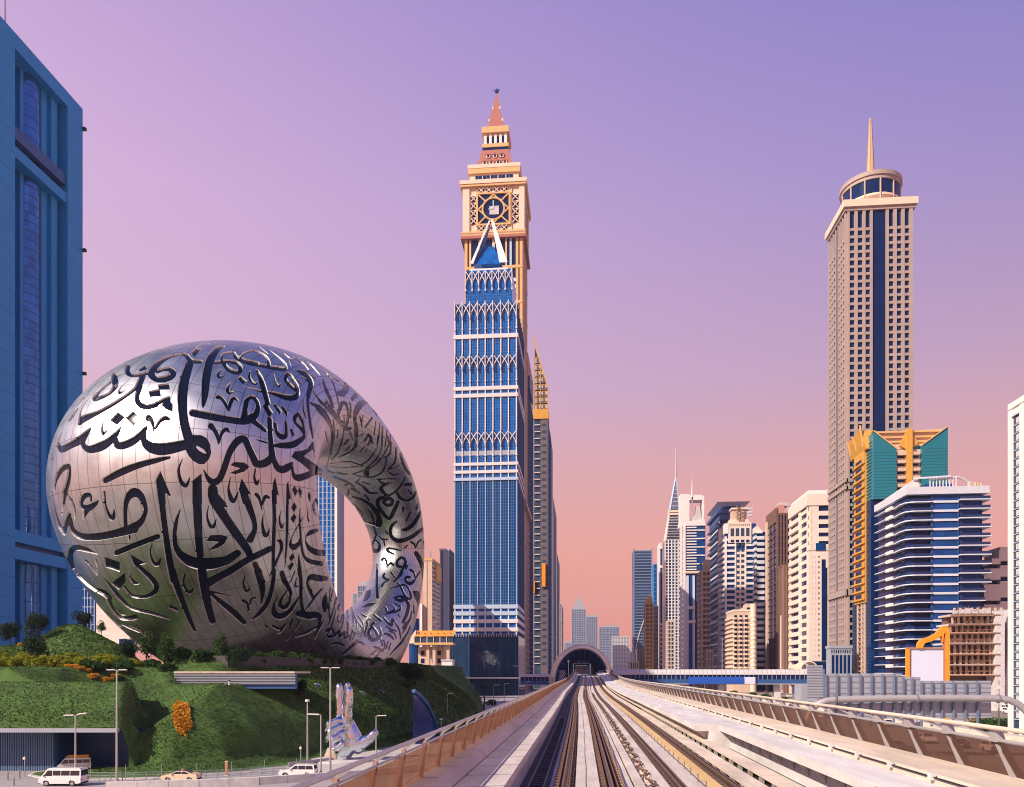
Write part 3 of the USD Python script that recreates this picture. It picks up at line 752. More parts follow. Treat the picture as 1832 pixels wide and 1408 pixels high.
def build_museum():
    t = thing('ring_museum', 'huge silver ring shaped museum covered in dark flowing Arabic calligraphy', 'museum', (float(ring_surface(np.array(0.), np.array(0.))[0]), 180, 0))
    base = LOC[t]
    lets = letters(); tree = STRtree(lets)
    NU, NV, SU, SV = 30, 66, 4, 2
    sign = 1.0 if np.dot(ring_normal(np.array(math.pi), np.array(0.)), np.array([-.2, -1, 0])) > 0 else -1.0
    off_u, off_v = .35 * 2 * math.pi / NU, .5 * 2 * math.pi / NV
    panels = {}; glassp = {i: [] for i in range(len(lets))}; rev = {i: [] for i in range(len(lets))}
    # depth buffer of the ring seen from the viewpoint, only to tell which cells of it face the railway unhidden
    uu, vv = np.meshgrid(np.linspace(0, 2 * np.pi, 900), np.linspace(0, 2 * np.pi, 900), indexing='ij')
    xy, D = to_picture(ring_surface(uu, vv)); zb = np.full((400, 400), 1e9)
    ix = np.clip(((xy - [60, 560]) / 2).astype(int), 0, 399); np.minimum.at(zb, (ix[..., 1].ravel(), ix[..., 0].ravel()), D.ravel())
    gap = .035
    def inverse(quad, P):       # picture point in the quad -> fractions along the cell
        a, b, c, d = quad; s = np.full(len(P), .5); r = np.full(len(P), .5)
        for _ in range(6):
            X = (1 - s)[:, None] * ((1 - r)[:, None] * a + r[:, None] * d) + s[:, None] * ((1 - r)[:, None] * b + r[:, None] * c) - P
            Ju = (1 - r)[:, None] * (b - a) + r[:, None] * (c - d); Jv = (1 - s)[:, None] * (d - a) + s[:, None] * (c - b)
            det = Ju[:, 0] * Jv[:, 1] - Ju[:, 1] * Jv[:, 0]; det = np.where(abs(det) < 1e-9, 1e-9, det)
            s = s - (X[:, 0] * Jv[:, 1] - X[:, 1] * Jv[:, 0]) / det; r = r - (Ju[:, 0] * X[:, 1] - Ju[:, 1] * X[:, 0]) / det
        return np.clip(s, 0, 1), np.clip(r, 0, 1)
    for i in range(NU):
        for j in range(NV):
            pieces, area = [], 0.0
            ua, ub = off_u + 2 * np.pi * i / NU, off_u + 2 * np.pi * (i + 1) / NU; va, vb = off_v + 2 * np.pi * j / NV, off_v + 2 * np.pi * (j + 1) / NV
            c4 = ring_surface(np.array([ua, ub, (ua + ub) / 2, (ua + ub) / 2]), np.array([(va + vb) / 2] * 2 + [va, vb]))
            lu, lv = np.linalg.norm(c4[1] - c4[0]), np.linalg.norm(c4[3] - c4[2])
            gu, gv = min(.2, gap / lu) * (ub - ua), min(.2, gap / lv) * (vb - va)
            us = np.linspace(ua + gu, ub - gu, SU + 1); vs = np.linspace(va + gv, vb - gv, SV + 1)
            G = ring_surface(*np.meshgrid(us, vs, indexing='ij')); Nn = ring_normal(*np.meshgrid(us, vs, indexing='ij')) * sign
            pic, Dg = to_picture(G); view = np.array([0, 0, EYE]) - G
            for a in range(SU):
                for b in range(SV):
                    u0, u1, v0, v1 = us[a], us[a + 1], vs[b], vs[b + 1]
                    quad = np.array([pic[a, b], pic[a + 1, b], pic[a + 1, b + 1], pic[a, b + 1]])
                    facing = (Nn[a:a + 2, b:b + 2] * view[a:a + 2, b:b + 2]).sum(-1).min() > 0
                    cells = [np.array([[u0, v0], [u1, v0], [u1, v1], [u0, v1]])]; tri = [np.array([[0, 1, 2], [0, 2, 3]])]
                    if facing:
                        cen = quad.mean(0); k = np.clip(((cen - [60, 560]) / 2).astype(int), 0, 399)
                        seen = Dg[a:a + 2, b:b + 2].mean() < zb[max(k[1] - 1, 0):k[1] + 2, max(k[0] - 1, 0):k[0] + 2].min() + 9
                        qp = Polygon(quad)
                        if seen and qp.is_valid and qp.area > .3:
                            area += qp.area
                            hit = [h for h in tree.query(qp) if lets[h].intersects(qp)]
                            if hit:
                                rest, cells, tri = qp, [], []
                                def back(P):
                                    s, r = inverse(quad, np.asarray(P)[:, :2]); return np.stack([u0 + (u1 - u0) * s, v0 + (v1 - v0) * r], 1)
                                for h in hit:
                                    g = lets[h].intersection(qp); rest = rest.difference(lets[h])
                                    for q in getattr(g, 'geoms', [g]):
                                        if q.geom_type == 'Polygon' and q.area > .01:
                                            try: pv, pf = trimesh.creation.triangulate_polygon(q, engine='earcut')
                                            except Exception: continue
                                            if len(pf): glassp[h].append((back(pv), np.asarray(pf)))
                                    line = lets[h].boundary.intersection(qp)
                                    for q in getattr(line, 'geoms', [line]):
                                        if q.geom_type == 'LineString' and q.length > .05: rev[h].append(back(np.asarray(q.coords)))
                                for q in getattr(rest, 'geoms', [rest]):
                                    if q.geom_type == 'Polygon' and q.area > .005:
                                        try: pv, pf = trimesh.creation.triangulate_polygon(q, engine='earcut')
                                        except Exception: continue
                                        if len(pf): cells.append(back(pv)); tri.append(np.asarray(pf))
                    for c, f in zip(cells, tri): pieces.append((c, f))
            if pieces: panels[i, j] = (area, pieces)
    def assemble(pieces, out=0.0):
        uv = np.vstack([p[0] for p in pieces]); n = 0; fs = []
        for p, f in pieces: fs.append(f + n); n += len(p)
        f = np.vstack(fs); P = ring_surface(uv[:, 0], uv[:, 1]); N = ring_normal(uv[:, 0], uv[:, 1]) * sign
        P = P + out * N
        fn = np.cross(P[f[:, 1]] - P[f[:, 0]], P[f[:, 2]] - P[f[:, 0]]); flip = (fn * N[f[:, 0]]).sum(1) < 0
        f[flip] = f[flip][:, ::-1]
        return P - base, f, N
    order = sorted(panels, key=lambda k: -panels[k][0]); rest = []
    for k in order[:300]: set_mesh(free(t, 'cladding_panel'), *assemble(panels[k][1]), 'museum_metal')
    for k in order[300:]: rest += panels[k][1]
    me = set_mesh(free(t, 'cladding'), *assemble(rest), 'museum_metal'); tag(me.GetPrim(), None, None, None, 'stuff')
    uu, vv = np.meshgrid(np.linspace(0, 2 * np.pi, 121)[:-1], np.linspace(0, 2 * np.pi, 81)[:-1], indexing='ij')
    P = ring_surface(uu, vv) - 1.3 * sign * ring_normal(uu, vv); idx = np.arange(120 * 80).reshape(120, 80)
    q = np.stack([idx, np.roll(idx, -1, 0), np.roll(np.roll(idx, -1, 0), -1, 1), np.roll(idx, -1, 1)], -1).reshape(-1, 4)
    mb = MB().raw(P.reshape(-1, 3), q); part(t, 'inner_shell', mb, 'museum_inner', smooth=True)
    for h in range(len(lets)):
        if not glassp[h]: continue
        rec = .14 if lets[h].area < 110 or lets[h].centroid.x > 585 else .30
        w = free(t, 'calligraphy_window'); set_mesh(w, *assemble(glassp[h], -rec), 'museum_glass')
        v, f, n = [], [], 0
        for uv in rev[h]:
            P = ring_surface(uv[:, 0], uv[:, 1]); N = ring_normal(uv[:, 0], uv[:, 1]) * sign
            k = len(P); v += [P, P - (rec + .03) * N]; a = np.arange(k - 1) + n; f.append(np.stack([a, a + 1, a + 1 + k, a + k], 1)); n += 2 * k
        if v: part(w, 'reveal', MB().raw(np.vstack(v), np.vstack(f)), 'museum_reveal')
build_museum()
# ------------------------------------------------------------------ railway viaduct: deck, tracks, walkways, parapets, screens
RAIL = EYE - 3.05
_cy = np.array([-30, 0, 40, 75, 100, 130, 200, 260, 330, 460]); _cx = np.array([0, 0, 0, -.12, -.28, -.2, .3, .6, .6, .6])
_zy = np.array([-30, 110, 150, 200, 260, 320, 460]); _zz = np.array([0, 0, .12, .75, 1.75, 2.45, 2.7])
from scipy.interpolate import PchipInterpolator
cxf, zzf = PchipInterpolator(_cy, _cx), PchipInterpolator(_zy, _zz)
def vp(lat, y, up):  return np.array([float(cxf(y)) + lat, y, RAIL + float(zzf(y)) + up])
def ys(y0, y1, step=4.0): return np.linspace(y0, y1, max(2, int(round((y1 - y0) / step)) + 1))
def sweep(mb, prof, y0, y1, step=5.0):          # closed cross-section (lat, up) swept along the track
    Y = ys(y0, y1, step); n = len(prof); a = np.array(prof)
    v = np.vstack([np.column_stack([a[:, 0] + float(cxf(y)), np.full(n, y), a[:, 1] + RAIL + float(zzf(y))]) for y in Y])
    f = [[i * n + k, i * n + (k + 1) % n, (i + 1) * n + (k + 1) % n, (i + 1) * n + k] for i in range(len(Y) - 1) for k in range(n)]
    f = np.array(f); f = np.vstack([f[:, [0, 1, 2]], f[:, [0, 2, 3]]])
    cap = trimesh.creation.triangulate_polygon(Polygon(a), engine='earcut')[1]
    pf = np.vstack([f, cap, cap[:, ::-1] + (len(Y) - 1) * n])
    return mb.raw(v, pf)
def rect(x0, x1, z0, z1): return [(x0, z0), (x1, z0), (x1, z1), (x0, z1)]
END = 322
via = thing('railway_viaduct', 'concrete railway viaduct with two tracks running to the arched station', 'viaduct')
# box girder, deck
part(via, 'deck', sweep(MB(), [(-3.2, -1.0), (-1.0, -2.6), (6.4, -2.6), (9.2, -1.0), (9.2, -.75), (6.85, -.70), (6.75, -.36), (-.95, -.36), (-1.0, -.62), (-3.2, -.62)], -8, END, 6), 'concrete_grey')
part(via, 'drain_floor', sweep(MB(), rect(-1.95, -.95, -.61, -.55), -8, END), 'trough_dark')
for y in range(20, 320, 38):
    part(via, 'pier', MB().tube([(3 + float(cxf(y)), y, 0), (3 + float(cxf(y)), y, RAIL - 2.5)], [1.3, 1.3], 14), 'concrete_grey', smooth=40)
part(via, 'drain_floor', sweep(MB(), rect(1.2, 2.95, -.42, -.352), -8, END), 'trough_dark'); part(via, 'drain_floor', sweep(MB(), rect(4.38, 6.71, -.42, -.352), -8, END), 'trough_dark')
# plinths between the rails (each poured length is a slab of its own near the viewer)
def slabs(name, x0, x1, z0, z1, y0, y1, length, mt, gap=.025, far=None, shift=0.0, kindname=None):
    y = y0 + shift
    near = far or y1
    while y < near - .1:
        e = min(y + length, near)
        part(via, name, sweep(MB(), rect(x0, x1, z0, z1), y + gap / 2, e - gap / 2, length), mt); y = e
    if y < y1: part(via, name, sweep(MB(), rect(x0, x1, z0, z1), y, y1, 5), mt)
slabs('track_slab', -.16, .50, -.36, -.02, 4, END, 6.0, 'concrete', far=100)
slabs('track_slab', 1.02, 1.22, -.36, -.12, 4, END, 9.0, 'concrete_yellow', far=60)
slabs('track_slab', .52, .68, -.36, -.12, 4, END, 9.0, 'concrete_yellow', far=60)
slabs('cable_cover', 1.24, 1.46, -.36, -.16, 4, END, 3.0, 'concrete', far=70)
slabs('cable_cover', 1.53, 1.78, -.36, -.10, 4, END, 1.15, 'concrete', far=62, gap=.16)
slabs('track_slab', 1.84, 2.10, -.36, -.24, 4, END, 6, 'concrete', far=60)
slabs('cable_cover', 2.12, 2.42, -.36, -.06, 4, END, 5.0, 'concrete', far=70)
slabs('track_slab', 2.92, 3.55, -.36, -.10, 4, END, 6.0, 'concrete', far=90)
slabs('track_slab', 3.58, 3.86, -.36, -.06, 4, END, 6.0, 'concrete_yellow', far=90)
slabs('cable_cover', 4.46, 5.0, -.07, .0, 4, END, 1.6, 'concrete_warm', far=75, gap=.07)
slabs('cable_cover', 5.32, 5.90, -.05, .02, 4, END, 1.6, 'concrete_warm', far=75, gap=.07, shift=.5)
for x in (4.52, 4.94, 5.38, 5.84):
    for y in np.arange(8, 70, 1.6): part(via, 'cover_support', MB().box(float(cxf(y)) + x - .06, float(cxf(y)) + x + .06, y - .12, y + .12, RAIL + float(zzf(y)) - .35, RAIL + float(zzf(y)) - .075), 'bed_grey')
for k, x in enumerate((4.62, 4.76, 5.52, 5.68)): part(via, 'cable', MB().tube([vp(x, y, -.28) for y in np.arange(5, 150, 3.0)], .05, 6), 'black', smooth=60)
# eight rails: every track has its running rails with a low guard rail beside each
def railprof(c, w=.07, h=.17, top=.0): return [(c - w, top - h), (c + w, top - h), (c + w, top - h + .02), (c + .015, top - h + .04), (c + .015, top - .045), (c + w * .55, top - .035), (c + w * .55, top), (c - w * .55, top), (c - w * .55, top - .035), (c - .015, top - .045), (c - .015, top - h + .04), (c - w, top - h + .02)]
RUN = (-.5, .835, 2.62, 4.10)
for c in RUN: part(via, 'rail', sweep(MB(), railprof(c, .055, .2, .05), 3, END, 3), 'rail_steel')
for c in (-.33, .99, 2.80, 4.28): part(via, 'guard_rail', sweep(MB(), railprof(c, .035, .15, .0), 3, END, 3), 'rail_steel')
# rail fastenings and their dark chairs, each track side
for c in RUN:
    n = 0; rest = MB()
    for y in np.arange(6, 150, .62):
        def chair(mb):
            p = vp(c, y, -.26)
            for s in (-1, 1): mb.box(p[0] + s * .2 - .075, p[0] + s * .2 + .075, y - .14, y + .14, p[2] - .10, p[2] + .19)
            mb.box(p[0] - .26, p[0] + .26, y - .1, y + .1, p[2] - .10, p[2] - .04)
        if y < 46: mb = MB(); chair(mb); part(via, 'rail_chair', mb, 'rusty')
        else: chair(rest)
    part(via, 'rail_chair', rest, 'rusty', kind='stuff')
    part(via, 'chair_bed', sweep(MB(), rect(c - .29, c + .29, -.42, -.345), 3, END), 'bed_grey')
# bundle of dark looped cables between the tracks
random.seed(5)
for k in range(2):
    pts = [vp(1.97 + (.11 if (i + k) % 2 else -.11) + .02 * random.uniform(-1, 1), y, -.16 + (.14 if (i // 2 + k) % 2 else -.02)) for i, y in enumerate(np.arange(5, 120, .62))]
    part(via, 'cable', MB().tube(pts, .026, 5), 'rusty', smooth=60)
for y in np.arange(7, 70, 1.86): part(via, 'cable_clamp', MB().box(float(cxf(y)) + 1.90, float(cxf(y)) + 2.05, y, y + .3, RAIL + float(zzf(y)) - .23, RAIL + float(zzf(y)) - .12), 'concrete_warm')
for y in np.arange(8, 60, .55): part(via, 'tray_rung', MB().box(float(cxf(y)) - 1.62, float(cxf(y)) - 1.18, y, y + .12, RAIL - .54, RAIL - .46), 'trough_dark')
for x in (-1.64, -1.16): part(via, 'tray_rail', sweep(MB(), rect(x - .03, x + .03, -.54, -.44), 4, 120), 'bed_grey')
for x in (1.15, 3.42): part(via, 'cable', MB().tube([vp(x + .01 * math.sin(y), y, -.08 if x > 2 else -.02) for y in np.arange(5, 150, 1.0)], .02, 5), 'rusty', smooth=60)
for x in (.14,): part(via, 'cable', MB().tube([vp(x + .012 * math.sin(y * .8), y, -.012) for y in np.arange(5, 160, 1.0)], .008, 5), 'black', smooth=60)
for y in np.arange(8, 60, 1.5): part(via, 'cable_peg', MB().bar(vp(3.36, y, -.1), vp(3.36, y, .14), .022), 'rusty')
# evacuation walkways: overhanging slabs
def walkway_edge(y): return 5.55 - .42 * min(1, max(0, (y - 24) / 3))
for y in np.arange(6, 318, 6.0):
    e = y + 6
    x0 = 6.2 if y < 35 else 5.12
    part(via, 'walkway_slab', sweep(MB(), [(x0, .45), (x0 + .08, .42), (7.40, .42), (7.40, .74), (x0, .70)], y + .012, e - .012, 6), 'concrete_grey')
part(via, 'walkway_wall', sweep(MB(), [(6.72, -.70), (7.3, -.70), (7.3, .42), (6.78, .42)], -6, 36, 6), 'concrete_grey')
part(via, 'walkway_wall', sweep(MB(), [(5.75, -.70), (7.3, -.70), (7.3, .42), (5.75, .42)], 36, END, 6), 'concrete_grey')
for y in np.arange(8, 90, 1.6): part(via, 'bracket', MB().raw([vp(6.74 if y < 36 else 5.74, y - .06, .42), vp(6.4 if y < 36 else 5.3, y - .06, .42), vp(6.71 if y < 36 else 5.74, y - .06, .0), vp(6.74 if y < 36 else 5.74, y + .06, .42), vp(6.4 if y < 36 else 5.3, y + .06, .42), vp(6.71 if y < 36 else 5.74, y + .06, .0)], [[0, 1, 2], [3, 5, 4], [0, 3, 4], [0, 4, 1], [1, 4, 5], [1, 5, 2], [2, 5, 3], [2, 3, 0]]), 'concrete_grey')
for y in np.arange(4, 318, 5.0):
    part(via, 'walkway_slab', sweep(MB(), [(-2.62, .42), (-1.72, .42), (-1.60, .50), (-1.60, .68), (-2.62, .70)], y + .012, y + 5 - .012, 5), 'concrete')
part(via, 'walkway_wall', sweep(MB(), [(-2.62, -.62), (-1.95, -.62), (-1.95, .42), (-2.62, .42)], -6, END, 6), 'concrete_grey')
# parapets with broad copings, cast in lengths
for y in np.arange(2, 320, 4.0):
    part(via, 'coping', sweep(MB(), [(7.34, .60), (8.72, .60), (8.76, .80), (8.72, .95), (7.42, .93), (7.34, .82)], y + .012, y + 3.988, 4), 'concrete_warm')
    part(via, 'coping', sweep(MB(), [(-3.30, .60), (-2.66, .60), (-2.66, .72), (-2.88, .94), (-3.26, .96), (-3.30, .80)], y + .012, y + 3.988, 4), 'concrete_warm')
part(via, 'parapet', sweep(MB(), [(7.45, -.75), (9.2, -.75), (9.0, .598), (7.45, .598)], -6, END, 6), 'concrete_grey')
part(via, 'parapet', sweep(MB(), [(-3.45, -.62), (-2.66, -.62), (-2.72, .598), (-3.40, .598)], -6, END, 6), 'concrete_grey')
for y in np.arange(6, 110, 2.2): part(via, 'coping_post', MB().box(float(cxf(y)) + 7.24, float(cxf(y)) + 7.35, y, y + .14, RAIL + float(zzf(y)) + .82, RAIL + float(zzf(y)) + .95), 'concrete_grey')
part(via, 'handhold_line', sweep(MB(), rect(7.30, 7.33, .86, .89), 4, 200), 'black')
part(via, 'wall_plate', MB().box(6.18, 6.196, 16.8, 17.15, RAIL + .47, RAIL + .66), 'orange_paint')

# tinted screen fences on both parapets
def screen_fence(side, label, mt, y0, y1, step):
    t = thing('screen_fence', label, 'fence')
    if side > 0: b, m_, h = (8.70, .95), (8.46, 1.68), (8.40, 1.93)
    else: b, m_, h = (-3.22, .95), (-3.06, 1.66), (-2.84, 1.90)
    Y = np.arange(y0, y1, step)
    for i, y in enumerate(Y[:-1]):
        e = Y[i + 1]
        dense = 1
        P = [vp(b[0], y + .06, b[1]), vp(b[0], e - .02, b[1]), vp(m_[0], e - .02, m_[1] - .05), vp(m_[0], y + .06, m_[1] - .05)]
        o = np.array([side * .018, 0, .006])
        part(t, 'screen_panel', MB().hexa([P[0], P[1], P[1] + o, P[0] + o, P[3], P[2], P[2] + o, P[3] + o]), mt)
        # leaning blade post
        lean = .35
        foot, head = vp(b[0] + .02 * side, y - (lean if side > 0 else -.1) * .5, b[1] - .02), vp(m_[0] + .03 * side, y + (lean if side > 0 else -.1) * .5, m_[1] + .06)
        w = .10 if side > 0 else .045
        part(t, 'post', MB().hexa([foot + [-w, -.05, 0], foot + [w * 1.6, -.05, 0], foot + [w * 1.6, .05, 0], foot + [-w, .05, 0], head + [-w * .5, -.05, 0], head + [w * .8, -.05, 0], head + [w * .8, .05, 0], head + [-w * .5, .05, 0]]), 'pole_grey' if side > 0 else 'tan_wall')
        if side > 0:
            part(t, 'brace', MB().bar(head + [.02, 0, -.02], vp(h[0], y + step * .62, h[1]), .05), 'pole_grey')
            part(t, 'bracket', MB().frustum(head[0] - .07, head[0] + .12, y - .02, y + .30, head[2] - .10, head[0] - .05, head[0] + .06, y + .06, y + .28, head[2] + .20), 'pole_grey')
        else:
            part(t, 'bracket', MB().bar(head, vp(h[0], y, h[1]), .05), 'pole_grey')
    part(t, 'handrail', MB().tube([vp(h[0], y, h[1]) for y in ys(y0 - 6, y1, 3)], .05 if side > 0 else .034, 10), 'concrete_warm' if side > 0 else 'steel', smooth=60)
    part(t, 'middle_rail', MB().tube([vp(m_[0], y, m_[1]) for y in ys(y0 - 6, y1, 3)], .035 if side > 0 else .024, 8), 'pole_grey', smooth=60)
screen_fence(1, 'long screen fence of leaning blade posts and smoky panels on the right parapet', 'screen_glass', 6, 300, 2.15)
screen_fence(-1, 'long rust brown screen fence on the left parapet of the viaduct', 'screen_glass_left', 4, 300, 1.9)

# ------------------------------------------------------------------ arched station
def build_station():
    t = thing('metro_station', 'arched metro station with golden shell roof swallowing both tracks', 'station', (1.2, 322, 0))
    y0 = 324.0; D0 = depth(1, y0)
    cx = X_of(1041, y0); zb = Z_of(1224, cx, y0); zt = Z_of(1152.5, cx, y0); w = (X_of(1098, y0) - X_of(984, y0)) / 2
    th = np.linspace(0, math.pi, 49)
    def arc(f, y, grow=0.0): return np.column_stack([cx + (w * f + grow) * np.cos(th), np.full(len(th), y), zb + (zt - zb + (w * (f - 1)) + grow) * np.abs(np.sin(th)) ** .92])
    def shell(mb, A, B):
        n = len(A); v = np.vstack([A, B]); k = np.arange(n - 1); return mb.raw(v, np.stack([k, k + 1, k + 1 + n, k + n], 1))
    # shell roof: panels between ribs, swelling then closing towards the back
    steps = [(y0 + 9, 1.03), (y0 + 16, 1.06), (y0 + 30, 1.07), (y0 + 55, 1.05), (y0 + 80, .96), (y0 + 100, .80), (y0 + 112, .62)]
    for (ya, fa), (yb, fb) in zip(steps[:-1], steps[1:]):
        A, B = arc(fa, ya), arc(fb, yb)
        for k in range(0, 48, 4): part(t, 'roof_panel', shell(MB(), A[k:k + 5], B[k:k + 5]), 'cream_gold' if 0 else 'station_gold', smooth=True)
    for k in range(0, 48, 4):
        A, B = arc(.87, y0 - 3.2), arc(1.02, y0 + 9); part(t, 'roof_lip', shell(MB(), A[k:k + 5], B[k:k + 5]), 'station_gold', smooth=True)
    rim = MB(); shell(rim, arc(.88, y0 - 3.6), arc(.855, y0 - 3.2)); shell(rim, arc(.88, y0 - 3.6), arc(.895, y0 - 2.2)); shell(rim, arc(.855, y0 - 3.2), arc(.84, y0 - 1.5)); part(t, 'roof_rim', rim, 'white_wall', smooth=True)
    rim = MB(); shell(rim, arc(.985, y0 + 5.5), arc(1.035, y0 + 9.2)); part(t, 'roof_rim', rim, 'cream', smooth=True)
    for f, yy, m_ in ((.82, y0 - .5, 'grey_metal'), (.75, y0 + 2.0, 'blue_bar'), (.68, y0 + 4.5, 'grey_metal'), (.61, y0 + 7.0, 'blue_bar')):
        mb = MB(); shell(mb, arc(f + .03, yy), arc(f, yy - .3)); shell(mb, arc(f, yy - .3), arc(f, yy + .8)); part(t, 'arch_rib', mb, m_, smooth=True)
    for k in range(2, 47, 2):        # glazed fan in front of the hall
        A, B = arc(.83, y0), arc(.5, y0 + 9)
        part(t, 'fan_pane', MB().raw([A[k], A[k + 2 if k + 2 < 49 else 48], B[k + 2 if k + 2 < 49 else 48], B[k]], [[0, 1, 2], [0, 2, 3]]), 'mid_blue_glass')
    for k in range(2, 47, 4): part(t, 'fan_rib', MB().bar(arc(.84, y0 - .4)[k], arc(.49, y0 + 8.6)[k], .25), 'grey_metal')
    F = front(cx, y0 + 10)
    z2 = Z_of(1201, cx, y0)
    part(t, 'end_wall', MB().box(cx - w * .9, cx - 3.6, y0 + 9.5, y0 + 10, zb - 8, z2 + 4), 'navy_glass')
    part(t, 'end_wall', MB().box(cx + 3.9, cx + w * .9, y0 + 9.5, y0 + 10, zb - 8, z2 + 4), 'navy_glass')
    part(t, 'portal_frame', MB().box(cx - 4.6, cx + 4.6, y0 + 8.6, y0 + 9.4, z2 + 3.2, z2 + 4.6).box(cx - 4.6, cx - 3.7, y0 + 8.6, y0 + 9.4, z2 - 3, z2 + 3.2).box(cx + 3.7, cx + 4.6, y0 + 8.6, y0 + 9.4, z2 - 3, z2 + 3.2), 'blue_bar')
    part(t, 'hall_floor', MB().box(cx - 4, cx + 4, y0, y0 + 110, z2 - 4, z2 - 3.2), 'concrete_grey')
    part(t, 'far_opening', MB().box(cx - 2.6, cx + 2.6, y0 + 16, y0 + 16.4, z2 - 1.2, z2 + 2.4), 'sign_white')
    part(t, 'far_opening_frame', MB().box(cx - 3.4, cx + 3.4, y0 + 15.2, y0 + 15.6, z2 + 2.5, z2 + 3.2).box(cx - 3.4, cx - 2.7, y0 + 15.2, y0 + 15.6, z2 - 1.4, z2 + 2.5).box(cx + 2.7, cx + 3.4, y0 + 15.2, y0 + 15.6, z2 - 1.4, z2 + 2.5), 'blue_bar')
    for s in (-1, 1):                # white perforated screens beside the tracks
        x = cx + s * 8.6
        for i in range(4):
            for j in range(5): part(t, 'lattice_bar', MB().bar((x + (i - 2) * .9, y0 + 2, zb - 1 + j * 1.35), (x + (i - 1) * .9, y0 + 2, zb - 1 + (j + 1) * 1.35), .22).bar((x + (i - 1) * .9, y0 + 2.3, zb - 1 + j * 1.35), (x + (i - 2) * .9, y0 + 2.3, zb - 1 + (j + 1) * 1.35), .22), 'white_trim')
        part(t, 'louvre_stack', MB().box(cx + s * w * .97 - .7, cx + s * w * .97 + .7, y0 - 2, y0 + 6, zb - 9, zb + 3), 'concrete_warm')
        for j in range(9): part(t, 'louvre', MB().box(cx + s * w * .97 - 1.0, cx + s * w * .97 + 1.0, y0 - 2.3, y0 - 2.02, zb - 8.6 + j * 1.3, zb - 8.0 + j * 1.3), 'slab_grey')
    part(t, 'base', MB().box(cx - w * .95, cx + w * .95, y0 + 10.1, y0 + 100, 0, zb + 1), 'grey_wall')
build_station()
for s, lab in ((-1, 'slim lamp post left of the tracks before the station arch'), (1, 'slim lamp post right of the tracks before the station arch')):
    t = thing('platform_lamp', lab, 'lamp post', (cxf(300) + (-5.5 if s < 0 else 9.0), 300, RAIL + 2), group='lamp posts at the station arch')
    b = LOC[t]
    part(t, 'pole', MB().tube([b, b + [0, 0, 5.2]], .13, 8), 'lamp_white'); part(t, 'lamp_head', MB().tube([b + [0, 0, 5.2], b + [0, 0, 5.9]], [.3, .3], 10), 'lamp_white')
# footbridge to the right of the station
def footbridge(name, label, px0, px1, y, ptop, pmid, pbot, sections):
    x0, x1 = X_of(px0, y), X_of(px1, y); xm = (x0 + x1) / 2
    z = lambda p: Z_of(p, x0, y)
    t = thing(name, label, 'footbridge', (x0, y, 0))
    n = sections; L = (x1 - x0) / n; hw = 3.0
    zr, zm, zb_ = z(ptop), z(pmid), z(pbot)
    th = np.linspace(0, math.pi, 9)
    for i in range(n):
        a, b = x0 + i * L + .05, x0 + (i + 1) * L - .05
        prof = [(y - hw * math.cos(q) * 1.05, zm + (zr - zm) * math.sin(q) ** .7) for q in th]
        v = [(a, *p) for p in prof] + [(b, *p) for p in prof]; k = np.arange(8)
        part(t, 'roof_panel', MB().raw(v, np.stack([k, k + 9, k + 10, k + 1], 1)), 'slab_grey', smooth=True)
        part(t, 'window', MB().box(a, b, y - hw, y - hw + .1, zm - (zm - zb_) * .55, zm), 'navy_glass')
        part(t, 'mullion', MB().box(a - .12, a + .06, y - hw - .12, y - hw - .02, zb_, zm), 'grey_wall')
    part(t, 'floor_beam', MB().box(x0, x1, y - hw - .25, y + hw, zb_ - .1, zm - (zm - zb_) * .55 - .01), 'blue_bar')
    part(t, 'gutter', MB().box(x0, x1, y - hw - .35, y - hw - .02, zm + .02, zm + .35), 'white_trim')
    part(t, 'lower_rail', MB().box(x0, x1, y - hw - .5, y - hw - .27, zb_ - .45, zb_ - .12), 'grey_wall')
    return t, x0, x1, z
t, x0, x1, z = footbridge('footbridge', 'long tubular glazed footbridge crossing the highway right of the station', 1096, 1452, 330, 1197.5, 1207, 1222, 44)
yb = 330 - 3.9
part(t, 'advert_panel', MB().box(X_of(1231, yb), X_of(1331, yb), yb - .3, yb, z(1223), z(1211)), 'ad_blue')
part(t, 'advert_panel', MB().box(X_of(1332, yb), X_of(1351, yb), yb - .3, yb, z(1223), z(1211)), 'sign_white', label='white end panel of the blue advert')
for px in (1180, 1290, 1390): part(t, 'support', MB().box(X_of(px, 330) - 1.2, X_of(px, 330) + 1.2, 329, 331.5, 0, z(1224)), 'concrete_grey')
t, *_ = footbridge('footbridge', 'short glazed footbridge joining the station arch from the left', 932, 990, 332, 1206, 1211, 1224, 8)
# ------------------------------------------------------------------ building helpers
def facade(t, F, W, z0, z1, floors, cols, band=.9, pier=.5, proud=.35, bm='white_wall', pm=None, a0=0.0, joined=False, skip_band=None, bandname='spandrel', piername='pier', edge=None, pout=.08):
    """floor bands and piers standing proud of the glass on face F between heights z0 and z1"""
    fh = (z1 - z0) / max(floors, 1); mbb, mbp = MB(), MB()
    for k in range(floors + (band > 0)):
        if not band or (skip_band and skip_band(k)): continue
        z = z0 + k * fh
        mb = mbb if joined else MB()
        F.box(mb, a0, a0 + W, z - band / 2, z + band / 2, -.25, proud)
        if not joined: part(t, bandname, mb, bm)
    for k in range(cols + 1):
        if not pier: break
        a = a0 + W * k / cols
        mb = mbp if joined else MB()
        F.box(mb, a - pier / 2, a + pier / 2, z0 - .2, z1 + .2, -.25, proud + pout)
        if not joined: part(t, piername, mb, pm or bm)
    if joined:
        if mbb.v: part(t, bandname, mbb, bm, kind='stuff')
        if mbp.v: part(t, piername, mbp, pm or bm, kind='stuff')
class B: pass
